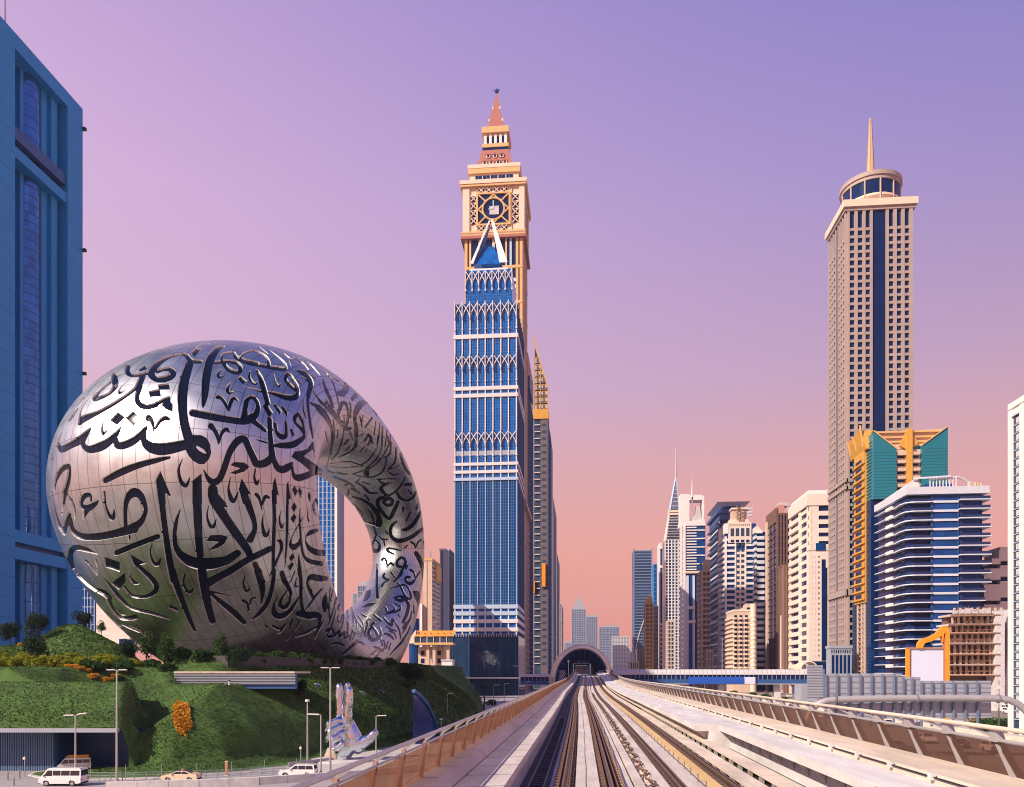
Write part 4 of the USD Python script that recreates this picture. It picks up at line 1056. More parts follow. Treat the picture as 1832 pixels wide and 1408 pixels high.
def tower(name, label, px0, px1, edge, top, y, gl, roofm, cat='skyscraper', dmax=60, core='curtain_wall', parapet=1.2, right=None, base=0.0):
    """a box tower whose front spans columns px0..px1 at distance y; edge: the column where its side along the railway ends"""
    b = B(); b.y0 = y; b.x0, b.x1 = X_of(px0, y), X_of(px1, y)
    left_side = b.x0 > 0 if right is None else not right
    b.sx = b.x0 if left_side else b.x1
    b.y1 = min(Y_of(edge, b.sx), y + dmax) if edge is not None else y + 25
    b.z1 = Z_of(top, b.sx, y); b.W = b.x1 - b.x0; b.L = b.y1 - b.y0
    b.t = thing(name, label, cat, ((b.x0 + b.x1) / 2, (b.y0 + b.y1) / 2, 0))
    part(b.t, core, MB().box(b.x0, b.x1, b.y0, b.y1, base, b.z1), gl)
    if parapet: part(b.t, 'roof', MB().box(b.x0 - .3, b.x1 + .3, b.y0 - .3, b.y1 + .3, b.z1 + .01, b.z1 + parapet), roofm)
    b.F = front(b.x0, b.y0); b.S = left_face(b.x0, b.y0) if left_side else right_face(b.x1, b.y0)
    b.z = lambda py: Z_of(py, b.sx, b.y0)
    b.a = lambda px: X_of(px, b.y0) - b.x0
    return b

# ------------------------------------------------------------------ blue slab tower at the left edge of the view
def left_tower():
    x = -155.0
    Y = lambda px: Y_of(px, x); Z = lambda py, px: Z_of(py, x, Y(px))
    t = thing('office_tower', 'tall blue slab tower with deep glass recesses at the left edge', 'skyscraper', (x - 15, Y(60), 0))
    zt = Z(195, 148); ya, yb = Y(-260), Y(148); R = right_face(x, 0)
    def bx(name, p0, p1, z0, z1, d0, d1, m, **k):
        mb = MB(); R.box(mb, p0, p1, z0, z1, d0, d1); part(t, name, mb, m, **k)
    part(t, 'core', MB().box(x - 34, x - 6.5, ya, yb, 0, zt - .5), 'blue_wall')
    zo, z1b, z1t, z2b, z2t = Z(190, 121), Z(332, 121), Z(300, 121), Z(364, 121), Z(345, 121)
    zlow, zs0, zs1, zb = Z(946, 25.6), Z(982, 90), Z(968, 26), Z(999, 25.6)
    for z0, z1 in ((zo, zt),): bx('top_beam', Y(27), Y(121), z0, z1, -6, 0, 'blue_wall')
    n = 34
    for k in range(n):       # the two wall piers, clad in panels
        z0, z1 = zt * k / n, zt * (k + 1) / n
        bx('wall_panel', Y(121), yb, z0 + .03, z1 - .03, -6, 0, 'blue_wall'); bx('wall_panel', ya, Y(27), z0 + .03, z1 - .03, -6, 0, 'blue_wall')
    bx('cross_beam', Y(27), Y(121), z1b, Z(312, 121), -3.5, -.6, 'blue_bar'); bx('cross_beam', Y(27), Y(121), z2b, z2b + (z1b - z2b) * .55, -3.5, -.3, 'blue_wall')
    bx('lower_beam', Y(27), Y(121), zs1, zlow, -6, -.2, 'blue_wall'); bx('recess_band', Y(27), Y(121), Z(985, 60), zs1, -6, -2, 'blue_bar'); bx('lower_beam', Y(27), Y(121), zb, Z(985, 60), -6, -.2, 'blue_wall')
    for z0, z1, rows in ((z1b, zo, 8), (zlow, z2b, 40), (0, zb, 8)):
        bx('window_glass', Y(27), Y(121), z0, z1, -6.2, -5.2, 'tower_glass')
        for px in (40, 62): bx('recess_column', Y(px) - 1.0, Y(px) + 1.0, z0, z1, -5.2, -3.6, 'blue_wall')
        for px in (97, 109): bx('recess_column', Y(px) - 1.4, Y(px) + 1.2, z0, z1, -5.2, -3.0 if px < 100 else -2.0, 'blue_wall')
        th = np.linspace(0, math.pi, 13); yc, rr = Y(78), (Y(95) - Y(62)) / 2
        pr = [(x - 5.2 + 3.2 * math.sin(q), yc - rr * math.cos(q)) for q in th]
        part(t, 'bow_window', MB().prism(pr, z0, z1), 'tower_glass', smooth=30)
        for k in range(1, rows): part(t, 'transom', MB().prism([(x - 5.2 + 3.26 * math.sin(q), yc - rr * 1.01 * math.cos(q)) for q in th], z0 + (z1 - z0) * k / rows - .12, z0 + (z1 - z0) * k / rows + .12), 'blue_bar')
    part(t, 'roof', MB().box(x - 34, x - 6, ya, yb, zt - .49, zt + .3), 'blue_bar')
    part(t, 'antenna', MB().tube([(x - 1, Y(15), zt), (x - 1, Y(15), zt + 14)], [.25, .1], 6), 'grey_metal')
    for py in (230, 447, 668): part(t, 'floodlight', MB().box(x - .6, x + .9, yb - .2, yb + .7, Z(py, 148) - .4, Z(py, 148) + .4), 'black')
left_tower()
b = tower('apartment_tower', 'slim bright blue glass tower peeping out between slab tower and silver ring', 140, 169, 172, 880, 300, 'mid_blue_glass', 'blue_wall', right=True)
facade(b.t, b.F, b.W, 0, b.z1, 24, 5, .25, .25, .15, 'pale_blue_trim')
b = tower('office_block', 'pale pinkish white block low behind the silver ring', 168, 232, 240, 1040, 330, 'warm_white', 'white_wall', right=True, core='wall')
facade(b.t, b.F, b.W, 0, b.z1, 18, 4, .12, 0, .06, 'white_wall')
part(b.t, 'annex', MB().box(X_of(213, 318), X_of(222, 318), 318, 326, 0, Z_of(1143, X_of(215, 318), 318)), 'mid_blue_glass')
b = tower('glass_tower', 'blue glass tower with white ribs seen through the hole of the ring', 556, 600, 612, 800, 420, 'blue_glass', 'white_trim', right=True)
facade(b.t, b.F, b.W, 0, b.z1, 44, 6, .22, .5, .25, 'pale_blue_trim')
mb = MB(); b.S.box(mb, 0, b.L, 0, b.z1 + 1, -1, 1.2); part(b.t, 'side_wall', mb, 'grey_wall')
part(b.t, 'corner_pier', MB().box(b.x1 - .2, b.x1 + 1.25, b.y0 - .9, b.y0 - .3, 0, b.z1 + 1), 'white_wall')
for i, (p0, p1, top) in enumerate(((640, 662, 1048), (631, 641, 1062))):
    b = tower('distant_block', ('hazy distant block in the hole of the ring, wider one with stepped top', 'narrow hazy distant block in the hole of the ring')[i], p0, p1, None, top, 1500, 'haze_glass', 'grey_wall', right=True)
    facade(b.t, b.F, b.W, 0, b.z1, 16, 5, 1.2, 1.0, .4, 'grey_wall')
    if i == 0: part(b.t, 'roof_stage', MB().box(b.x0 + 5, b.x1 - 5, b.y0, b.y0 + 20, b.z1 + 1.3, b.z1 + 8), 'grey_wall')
b = tower('sandstone_tower', 'sandy orange slab tower with gridded side right of the ring', 757, 773, 787, 1003, 400, 'beige_wall', 'cream_gold', right=True, core='wall')
for k in range(30): 
    mb = MB(); b.S.box(mb, 1.0, b.L - 1, b.z1 * k / 30 + .9, b.z1 * (k + 1) / 30 - .5, -.3, .06); part(b.t, 'window_band', mb, 'grey_glass')
part(b.t, 'side_crown', MB().box(b.x1 + .02, b.x1 + 1, b.y0 + 8, b.y0 + 22, b.z1 - 9, b.z1 - 1), 'cream_gold')
part(b.t, 'seam', MB().box(X_of(764, b.y0 - .1) - .2, X_of(764, b.y0 - .1) + .2, b.y0 - .12, b.y0 - .02, 0, b.z1), 'tan_wall')
part(b.t, 'mast', MB().tube([(b.x0 + 3, b.y0 + 5, b.z1), (b.x0 + 3, b.y0 + 5, b.z1 + 6)], .25, 6), 'grey_metal')
part(b.t, 'blue_drum', MB().tube([(X_of(741, 385), 385, 0), (X_of(741, 385), 385, Z_of(1107, X_of(741, 385), 385))], 2.6, 20), 'mid_blue_glass', smooth=40)
part(b.t, 'stair_edge', MB().box(X_of(751, 398), X_of(755, 398), 398, 402, 0, Z_of(1080, X_of(752, 398), 398)), 'white_wall')
b = tower('grey_tower', 'plain pale grey tower between sandstone tower and blue lattice tower', 787, 803, 812, 985, 470, 'grey_wall', 'slab_grey', right=True, core='wall')
facade(b.t, b.S, b.L, 0, b.z1, 30, 3, .9, .6, .2, 'slab_grey')
part(b.t, 'window_strip', MB().box(b.x0 + 1, b.x0 + 1.8, b.y0 - .15, b.y0 - .02, 0, b.z1), 'grey_glass')
# link bridge with orange roof
def link_bridge():
    y = 372; x0, x1 = X_of(743, y), X_of(812, y); z = lambda p: Z_of(p, x0, y)
    t = thing('link_bridge', 'link bridge with bright orange pitched roof beside the blue tower', 'bridge', (x0, y, 0))
    n = 6
    for k in range(n):
        a, c = x0 + (x1 - x0) * k / n, x0 + (x1 - x0) * (k + 1) / n
        part(t, 'roof_panel', MB().hexa([(a + .06, y - 3, z(1139)), (c - .06, y - 3, z(1139)), (c - .06, y + 5, z(1128)), (a + .06, y + 5, z(1128)), (a + .06, y - 3, z(1138.4)), (c - .06, y - 3, z(1138.4)), (c - .06, y + 5, z(1127.4)), (a + .06, y + 5, z(1127.4))]), 'orange_paint')
        part(t, 'skylight', MB().box((a + c) / 2 - .5, (a + c) / 2 + .1, y - .6, y + .6, z(1135.5), z(1132)), 'tan_wall')
        part(t, 'glazing', MB().box(a + .15, c - .15, y - 2.5, y - 2.3, z(1150), z(1139.5)), 'grey_glass')
        part(t, 'post', MB().box(a - .15, a + .15, y - 2.8, y - 2.51, z(1151), z(1139)), 'cream')
    part(t, 'floor', MB().box(x0, x1, y - 3, y + 4, z(1154), z(1150.2)), 'cream_gold')
    part(t, 'gable_wall', MB().raw([(X_of(727, y), y - 1, z(1151)), (x0 + .5, y - 1, z(1151)), (x0 + .5, y - 1, z(1127)), (X_of(727, y), y + 3, z(1151)), (x0 + .5, y + 3, z(1151)), (x0 + .5, y + 3, z(1127))], [[0, 1, 2], [3, 5, 4], [0, 3, 4], [0, 4, 1], [1, 4, 5], [1, 5, 2], [2, 5, 3], [2, 3, 0]]), 'cream')
    for px in (766, 777, 802): part(t, 'pier', MB().box(X_of(px, y) - .7, X_of(px, y) + .7, y - 1, y + 1.5, 0, z(1154)), 'beige_wall')
    part(t, 'service_block', MB().box(X_of(745, y), X_of(792, y), y + 4.2, y + 14, 0, z(1157)), 'beige_wall')
    for i in range(4):
        for j in range(3): part(t, 'window', MB().box(X_of(750 + i * 10, y) , X_of(756 + i * 10, y), y + 4.0, y + 4.3, z(1200 - j * 14), z(1192 - j * 14)), 'navy_glass')
    t = thing('white_kiosk', 'small white box building right of the orange roofed bridge', 'kiosk', (X_of(800, 350), 350, 0))
    zz = lambda p: Z_of(p, X_of(800, 350), 350)
    part(t, 'wall', MB().box(X_of(790, 350), X_of(809, 350), 350, 356, 0, zz(1182)), 'white_wall'); part(t, 'roof', MB().box(X_of(789, 350), X_of(810, 350), 349.6, 356.4, zz(1182) + .01, zz(1180)), 'white_trim')
    part(t, 'canopy', MB().box(X_of(788, 350), X_of(811, 350), 349.2, 349.58, zz(1203), zz(1200)), 'slab_grey')
link_bridge()

# ------------------------------------------------------------------ blue glass tower with lattice tiers
def lattice_tower():
    b = tower('lattice_tower', 'tall blue glass tower with white gothic lattice tiers and pointed frame top', 813, 925, 937, 540, 440, 'blue_glass', 'pale_blue_trim', right=True, parapet=0, dmax=48)
    t, F, S, z = b.t, b.F, b.S, b.z
    mx = [814, 827.3, 841, 854.6, 868.4, 882, 896, 909.8, 924]; A = [b.a(p) for p in mx]
    part(t, 'dark_glass', MB().box(b.x0 - .05, b.x1 + .05, b.y0 - .06, b.y1 + .05, z(1084), z(857)), 'blue_glass_dark')
    for i, a in enumerate(A):
        mb = MB(); F.box(mb, a - .32, a + .32, z(857), z(540), -.2, .55); part(t, 'mullion', mb, 'white_trim')
        mb = MB(); F.box(mb, a - .2, a + .2, z(1084), z(858), -.2, .4); part(t, 'mullion', mb, 'pale_blue_trim')
        mb = MB(); F.box(mb, a - .35, a + .35, z(1136), z(1086), -.2, .5); part(t, 'mullion', mb, 'white_trim')
    def lattice(zt, zn, zf, AA=A, FF=F, mt='white_trim', w=.34, flare=1.1):
        for i, a in enumerate(AA):
            for s in (-1, 1):
                j = i + s
                if not 0 <= j < len(AA): continue
                q = np.linspace(0, 1, 6); mb = MB(); c = AA[j]
                pts = [(a + (c - a) * (1 - math.cos(v * math.pi / 2)) ** 1.0, zn + (zt - zn) * v ** .9) for v in q]
                for (p0, h0), (p1, h1), v0, v1 in zip(pts[:-1], pts[1:], q[:-1], q[1:]): FF.bar(mb, p0, h0, p1, h1, w * 1.25, .1 + .5 * v0 * flare + (.04 if s > 0 else 0), .5 + .7 * v1 * flare + (.04 if s > 0 else 0))
                part(t, 'arch_rib', mb, mt)
            mb = MB(); FF.box(mb, a - .5, a + .5, zf - .35, zf + .35, .1, .95); part(t, 'node', mb, mt)
            mb = MB(); FF.box(mb, a - .2, a + .2, zn + .4, zt + .8, .56, 1.5 * flare); part(t, 'fin', mb, mt)
    for zt, zn, zf in ((540, 570, 587), (634, 662, 680), (771, 799, 814)): lattice(z(zt), z(zn), z(zf))
    for p, h, mt in ((600, 3.6, 'white_trim'), (693, 3.2, 'white_trim'), (706, 3.2, 'white_trim'), (829, 2.6, 'white_trim'), (843, 2.6, 'white_trim'), (856, 2.6, 'pale_blue_trim'), (1085, 3.5, 'pale_blue_trim'), (1097, 3.5, 'pale_blue_trim'), (1111, 3.5, 'white_trim'), (1126, 3.5, 'white_trim')):
        zz = z(p); h = h * depth(b.x0, b.y0) / FOC
        mb = MB(); F.box(mb, -.5, b.W + .5, zz - h, zz + h, -.2, .8); part(t, 'band', mb, mt)
        mb = MB(); S.box(mb, -.4, b.L, zz - h, zz + h, -.2, .8); part(t, 'band', mb, mt)
    mb = MB(); F.box(mb, .4, b.W - .4, z(813), z(805), -.2, .16); part(t, 'louvre_band', mb, 'grey_wall')
    # fine glazing bars
    g = MB()
    for i in range(len(A) - 1):
        for k in (1, 2): F.box(g, A[i] + (A[i + 1] - A[i]) * k / 3 - .07, A[i] + (A[i + 1] - A[i]) * k / 3 + .07, z(1084), z(541), -.05, .14)
    for zz in np.arange(z(1084), z(541), 1.75): F.box(g, 0, b.W, zz - .06, zz + .06, -.05, .12)
    part(t, 'glazing_bars', g, 'mid_blue_bar', kind='stuff')
    for k in range(9):
        mb = MB(); S.box(mb, b.L * k / 8 - .3, b.L * k / 8 + .3, z(1136), z(545), -.2, .5); part(t, 'mullion', mb, 'blue_bar')
    # street level shopfront, bulging glass
    part(t, 'shopfront', MB().box(b.x0 - 1.2, b.x1 + 1.0, b.y0 - 2.6, b.y1, 0, z(1137)), 'shop_glass')
    for k in range(26):
        a = b.W * k / 25; mb = MB(); F.box(mb, a - .22, a + .22, z(1139.5), z(1133.5), .85, 3.1); part(t, 'louvre_fin', mb, 'grey_wall')
    for k in range(5): mb = MB(); F.box(mb, b.W * k / 4 - .12 - .5, b.W * k / 4 + .12 - .5, 0, z(1140), 2.6, 2.8); part(t, 'shop_mullion', mb, 'blue_bar')
    mb = MB(); F.box(mb, -1, b.W + 14, z(1214), z(1211.5), 2.85, 6); part(t, 'canopy', mb, 'white_trim')
    # upper block, crown and pointed frame
    ux0, ux1, uy = X_of(833, b.y0 + 4), X_of(916, b.y0 + 4), b.y0 + 4
    part(t, 'upper_block', MB().box(ux0, ux1, uy, uy + 30, z(541), z(474)), 'blue_glass')
    U = front(ux0, uy); AU = np.linspace(0, ux1 - ux0, 8)
    for a in AU: mb = MB(); U.box(mb, a - .25, a + .25, z(513), z(475), -.2, .45); part(t, 'mullion', mb, 'white_trim')
    lattice(z(476), z(505), z(511), AU, U, 'white_trim', .34, .8)
    g = MB()
    for k in range(22): U.box(g, (ux1 - ux0) * k / 21 - .06, (ux1 - ux0) * k / 21 + .06, z(540), z(513), -.05, .12)
    for k in range(6): U.box(g, 0, ux1 - ux0, z(540 - k * 5.2) - .06, z(540 - k * 5.2) + .06, -.05, .1)
    part(t, 'glazing_bars', g, 'mid_blue_bar', kind='stuff')
    px = lambda p: X_of(p, uy); zz = lambda p: Z_of(p, ux0, uy)
    part(t, 'cornice', MB().box(px(840), px(909), uy + .5, uy + 24, z(475.9), z(470)), 'white_wall')
    yb = uy + 12
    part(t, 'frame_fin', MB().hexa([(px(841), uy + 1, zz(470)), (px(846), uy + 1, zz(470)), (px(846), uy + 1.8, zz(470)), (px(841), uy + 1.8, zz(470)), (px(870.5), yb - 1, zz(377)), (px(872.5), yb - 1, zz(377)), (px(872.5), yb, zz(377)), (px(870.5), yb, zz(377))]), 'white_wall')
    part(t, 'frame_fin', MB().hexa([(px(893), uy + 1, zz(470)), (px(907.5), uy + 1, zz(470)), (px(907.5), uy + 1.8, zz(470)), (px(893), uy + 1.8, zz(470)), (px(874.6), yb - 1, zz(375)), (px(878), yb - 1, zz(375)), (px(878), yb, zz(375)), (px(874.6), yb, zz(375))]), 'white_wall')
    part(t, 'spire_glass', MB().frustum(px(846), px(897), uy + 2.5, uy + 22, zz(470), px(868), px(880), uy + 9, uy + 12, zz(428)), 'blue_glass')
    part(t, 'inner_fin', MB().hexa([(px(846), uy + 2, zz(469.5)), (px(853), uy + 8, zz(469.5)), (px(853.6), uy + 8, zz(469.5)), (px(846.6), uy + 2, zz(469.5)), (px(872.6), yb, zz(380)), (px(873.6), yb, zz(380)), (px(873.8), yb + .3, zz(380)), (px(872.8), yb + .3, zz(380))]), 'blue_bar')
lattice_tower()

# ------------------------------------------------------------------ clock tower behind it
def clock_tower():
    y0 = 500; x0, x1 = X_of(827, y0), X_of(938.5, y0); y1 = Y_of(944.5, x1); cx, cy = (x0 + x1) / 2, (y0 + y1) / 2
    k = depth(x0, y0) / FOC; W = x1 - x0; hw = W / 2
    def z(p): return Z_of(p, cx, y0 + (0 if p > 321.95 else float(np.interp(p, [157, 168, 231.4, 238, 264, 268.5, 300.4, 310, 321.9], [hw, hw, hw * .72, hw * .62, hw * .6, hw * .58, hw * .38, hw * .2, hw * .2]))))
    t = thing('clock_tower', 'cream and gold clock tower with red pointed roof rising behind the blue tower', 'skyscraper', (cx, cy, 0))
    def ring(name, half, zb, zt, m, rat=None): part(t, name, MB().box(cx - half, cx + half, cy - half, cy + half, zb, zt), m)
    h = lambda a, b_: (b_ - a) / 2 * k
    cy = y0 + hw
    # shaft
    sh = h(832, 935); F = front(cx - sh, cy - sh); R = right_face(cx + sh, cy - sh)
    part(t, 'shaft', MB().box(cx - sh, cx + sh, cy - sh, cy + sh, 0, z(425)), 'navy_glass')
    for fc, W2 in ((F, 2 * sh), (R, 2 * sh)):
        for a, wd, m in ((0.02, .9, 'cream_gold'), (.09, .7, 'cream_gold'), (.25, .5, 'white_trim'), (.5, .8, 'cream'), (.72, .6, 'cream_gold'), (.80, .7, 'pale_blue_trim'), (.91, .8, 'cream_gold'), (.98, .9, 'cream_gold')):
            mb = MB(); fc.box(mb, W2 * a - wd, W2 * a + wd, 0, z(426), -.3, .7); part(t, 'shaft_pier', mb, m)
        for p in (477, 540, 600): mb = MB(); fc.box(mb, -.2, W2 + .2, z(p + 2.5), z(p - 2.5), -.3, .9); part(t, 'shaft_band', mb, 'cream_gold')
        for i in range(9): mb = MB(); fc.box(mb, W2 * .78, W2 * .9, z(500 + i * 12) - 1, z(500 + i * 12) + 1, -.3, .5); part(t, 'sill', mb, 'white_wall')
    # clock stage
    ring('clock_stage', hw - .8, z(414), z(333), 'cream')
    Fc = front(cx - hw, cy - hw)
    for half, a, c, m in ((h(824, 941), 426, 421, 'roof_red'), (h(825, 940), 420.5, 413, 'cream_gold'), (h(826, 939), 418, 416, 'tan_wall')): ring('cornice', half + (.4 if m == 'tan_wall' else 0), z(a), z(c), m)
    part(t, 'bracket_skirt', MB().frustum(cx - sh - .2, cx + sh + .2, cy - sh - .2, cy + sh + .2, z(462), cx - hw, cx + hw, cy - hw, cy + hw, z(426.5)), 'navy_glass') if 0 else None
    def facedetail(Fc):
        mid = hw; px = lambda p: mid + (p - 883) * k
        def q(nm, p0, p1, a, c, d0, d1, m): mb = MB(); Fc.box(mb, px(p0), px(p1), z(c), z(a), d0, d1); part(t, nm, mb, m)
        q('face_recess', 855, 911, 346, 400, -1.0, -.72, 'navy_glass'); 
        # frame around the face
        for p0, p1, a, c in ((852, 914, 343.5, 346.5), (852, 914, 399.5, 402.5), (852, 855.4, 346.6, 399.4), (910.6, 914, 346.6, 399.4)): q('face_frame', p0, p1, a, c, -.9, .25, 'cream_gold')
        for s in (-1, 1):
            for v in (-1, 1):
                mb = MB(); Fc.bar(mb, px(883 + s * 13), z(373 + v * 13), px(883 + s * 27), z(373 + v * 26), .8, -.8, .1); part(t, 'face_spoke', mb, 'cream_gold')
                mb = MB(); Fc.bar(mb, px(883 + s * 27), z(373), px(883), z(373 + v * 26), .8, -.8, .06); part(t, 'face_spoke', mb, 'cream_gold')
        th = np.linspace(0, 2 * np.pi, 33); mb = MB()
        for a, c in zip(th[:-1], th[1:]): Fc.bar(mb, px(883 + 19.5 * math.cos(a)), z(373 + 19.5 * math.sin(a)), px(883 + 19.5 * math.cos(c)), z(373 + 19.5 * math.sin(c)), 1.0, -.8, .2)
        part(t, 'clock_ring', mb, 'cream_gold')
        q('clock_hand', 882, 884, 358, 374, -.7, .0, 'pale_blue_trim'); q('clock_hand', 874, 883, 372.5, 374, -.7, .0, 'pale_blue_trim'); q('clock_mirror', 876, 893, 368, 383, -.72, -.2, 'slab_grey')
        def xbox(p0, a, s):
            q('lattice_recess', p0, p0 + s, a, a + s, -1.0, -.74, 'navy_glass')
            mb = MB(); Fc.bar(mb, px(p0), z(a), px(p0 + s), z(a + s), .45, -.8, .2).raw(*MB.arrays(Fc.bar(MB(), px(p0), z(a + s), px(p0 + s), z(a), .45, -.8, .14))); part(t, 'lattice_cross', mb, 'cream')
        for i in range(4):
            xbox(856.4 + i * 13.8, 334.2, 9.6); xbox(856.4 + i * 13.8, 402.8, 9.4)
            xbox(842, 348 + i * 13.4, 10.8); xbox(917, 348 + i * 13.4, 10.8)
        for p in (840.4, 853.2, 915.2, 928.4): q('gold_strip', p, p + 1.2, 333, 413, -.8, -.3, 'cream_gold')
        for p0, p1 in ((828, 840), (929, 938.5)): q('corner_pier', p0, p1, 333.2, 412.8, -.8, .1, 'cream')
    facedetail(Fc); facedetail(right_face(cx + hw, cy - hw))
    ring('cornice', h(823.5, 941.5), z(333), z(329), 'cream_gold'); ring('cornice', h(822.5, 942.5), z(328.9), z(322), 'cream')
    ring('attic', h(840, 928), z(321.9), z(310), 'cream')
    for i in range(5):
        for j in (-1, 1): mb = MB(); Fc.box(mb, hw + ((i - 2) * 14 + j * 3.2) * k - 1.0, hw + ((i - 2) * 14 + j * 3.2) * k + 1.0, z(319), z(313), -hw + h(840, 928) - .1, -hw + h(840, 928) + .2); part(t, 'attic_window', mb, 'navy_glass')
    ring('cornice', h(837, 931), z(309.9), z(304.5), 'cream_gold'); ring('cornice', h(836.5, 931.5), z(304.4), z(300.5), 'cream')
    a, c = h(851, 920), h(862, 911)
    part(t, 'mansard_roof', MB().frustum(cx - a, cx + a, cy - a, cy + a, z(300.4), cx - c, cx + c, cy - c, cy + c, z(268.5)), 'roof_red')
    for row, (p, n) in enumerate(((291, 4), (279.5, 3))):
        for i in range(n):
            f = (300.4 - p) / 32; half = a + (c - a) * f; xx = cx + (i - (n - 1) / 2) * 12.2 * k
            part(t, 'dormer', MB().box(xx - 1.3, xx + 1.3, cy - half - .9, cy - half + 1.5, z(p + 3.2), z(p - 1.5)), 'cream')
            part(t, 'dormer_roof', MB().raw([(xx - 1.8, cy - half - 1.2, z(p - 1.4)), (xx + 1.8, cy - half - 1.2, z(p - 1.4)), (xx, cy - half - 1.2, z(p - 4)), (xx - 1.8, cy - half + 2, z(p - 1.4)), (xx + 1.8, cy - half + 2, z(p - 1.4)), (xx, cy - half + 2, z(p - 4))], [[0, 1, 2], [3, 5, 4], [0, 3, 4], [0, 4, 1], [1, 4, 5], [1, 5, 2], [2, 5, 3], [2, 3, 0]]), 'roof_red')
            part(t, 'dormer_window', MB().box(xx - .7, xx + .7, cy - half - 1.0, cy - half - .88, z(p + 2.4), z(p - .8)), 'navy_glass')
    ring('roof_neck', h(863, 910), z(268.4), z(264), 'navy_glass'); ring('cornice', h(862, 911), z(263.9), z(257.6), 'cream_gold')
    ring('lantern', h(867, 906), z(257.5), z(238.5), 'cream')
    for i in range(4): xx = cx + (i - 1.5) * 9.3 * k; part(t, 'lantern_window', MB().box(xx - .85, xx + .85, cy - h(867, 906) - .25, cy - h(867, 906) + .2, z(255), z(243)), 'navy_glass'); 
    for i in range(5): xx = cx + (i - 2) * 9.3 * k; part(t, 'lantern_pier', MB().box(xx - .9, xx + .9, cy - h(867, 906) - .7, cy - h(867, 906) - .02, z(257.5), z(238.6)), 'white_wall')
    ring('cornice', h(861.5, 911), z(238.4), z(231.5), 'cream_gold')
    s0 = h(871, 903)
    for i in range(5):
        f0, f1 = i / 5, (i + 1) / 5; A, C = s0 * (1 - f0) + .3 * f0, s0 * (1 - f1) + .3 * f1
        part(t, 'spire', MB().frustum(cx - A, cx + A, cy - A, cy + A, z(231.4 - 63 * f0), cx - C, cx + C, cy - C, cy + C, z(231.4 - 63 * f1)), 'roof_red')
    for s in (-1, 1):
        for f in (.25, .6): part(t, 'spire_stud', MB().box(cx + s * s0 * (1 - f) - .5, cx + s * s0 * (1 - f) + .5, cy - s0 * (1 - f) - .4, cy - s0 * (1 - f) + .4, z(231.4 - 63 * f) - .8, z(231.4 - 63 * f) + 1.0), 'cream')
    part(t, 'finial', MB().tube([(cx, cy, z(170)), (cx, cy, z(157))], [.35, .12], 8), 'navy_paint'); part(t, 'finial_star', MB().mesh(trimesh.creation.icosphere(1, 1.5), trimesh.transformations.translation_matrix((cx, cy, z(163)))).bar((cx - 2.2, cy, z(161)), (cx + 2.2, cy, z(161)), .4), 'navy_paint')
clock_tower()

# ------------------------------------------------------------------ row of towers behind, seen along the railway
b = tower('navy_tower', 'dark navy tower with tan top squeezed behind the blue lattice tower', 918, 944, 957, 634, 548, 'navy_glass', 'tan_wall', right=True)
part(b.t, 'top_block', MB().box(b.x0 - .2, b.x1 + .3, b.y0 - .4, b.y1 + .1, b.z(672), b.z1), 'tan_wall'); part(b.t, 'louvre_box', MB().box(b.x1 - 9, b.x1 + 1.6, b.y0 - 1.5, b.y0 + 30, b.z(694), b.z(673)), 'blue_bar')
for i in range(6): part(b.t, 'louvre', MB().box(b.x1 - 7, b.x1 - 2, b.y0 - 1.9, b.y0 - 1.52, b.z(691 - i * 3), b.z(689.6 - i * 3)), 'pale_blue_trim')
facade(b.t, b.S, b.L, 0, b.z(700), 60, 4, .5, .8, .4, 'blue_bar')
for a in (4, 9): mb = MB(); b.F.box(mb, b.W - a, b.W - a + 1.2, 0, b.z(700), -.3, .5); part(b.t, 'pier', mb, 'pale_blue_trim')
b = tower('brown_block', 'brown stone hotel block with bracketed cornice behind the blue tower', 922, 935.5, 946, 905, 500, 'brown_wall', 'pink_stone', right=True, core='wall')
part(b.t, 'cornice', MB().box(b.x0 - 2, b.x1 + 2.4, b.y0 - 2, b.y1, b.z(904), b.z(895)), 'pink_stone')
facade(b.t, b.S, b.L, 0, b.z1, 26, 5, 1.2, 1.0, .4, 'pink_stone'); facade(b.t, b.F, b.W, 0, b.z1, 26, 2, .4, 1.2, .3, 'pink_stone')
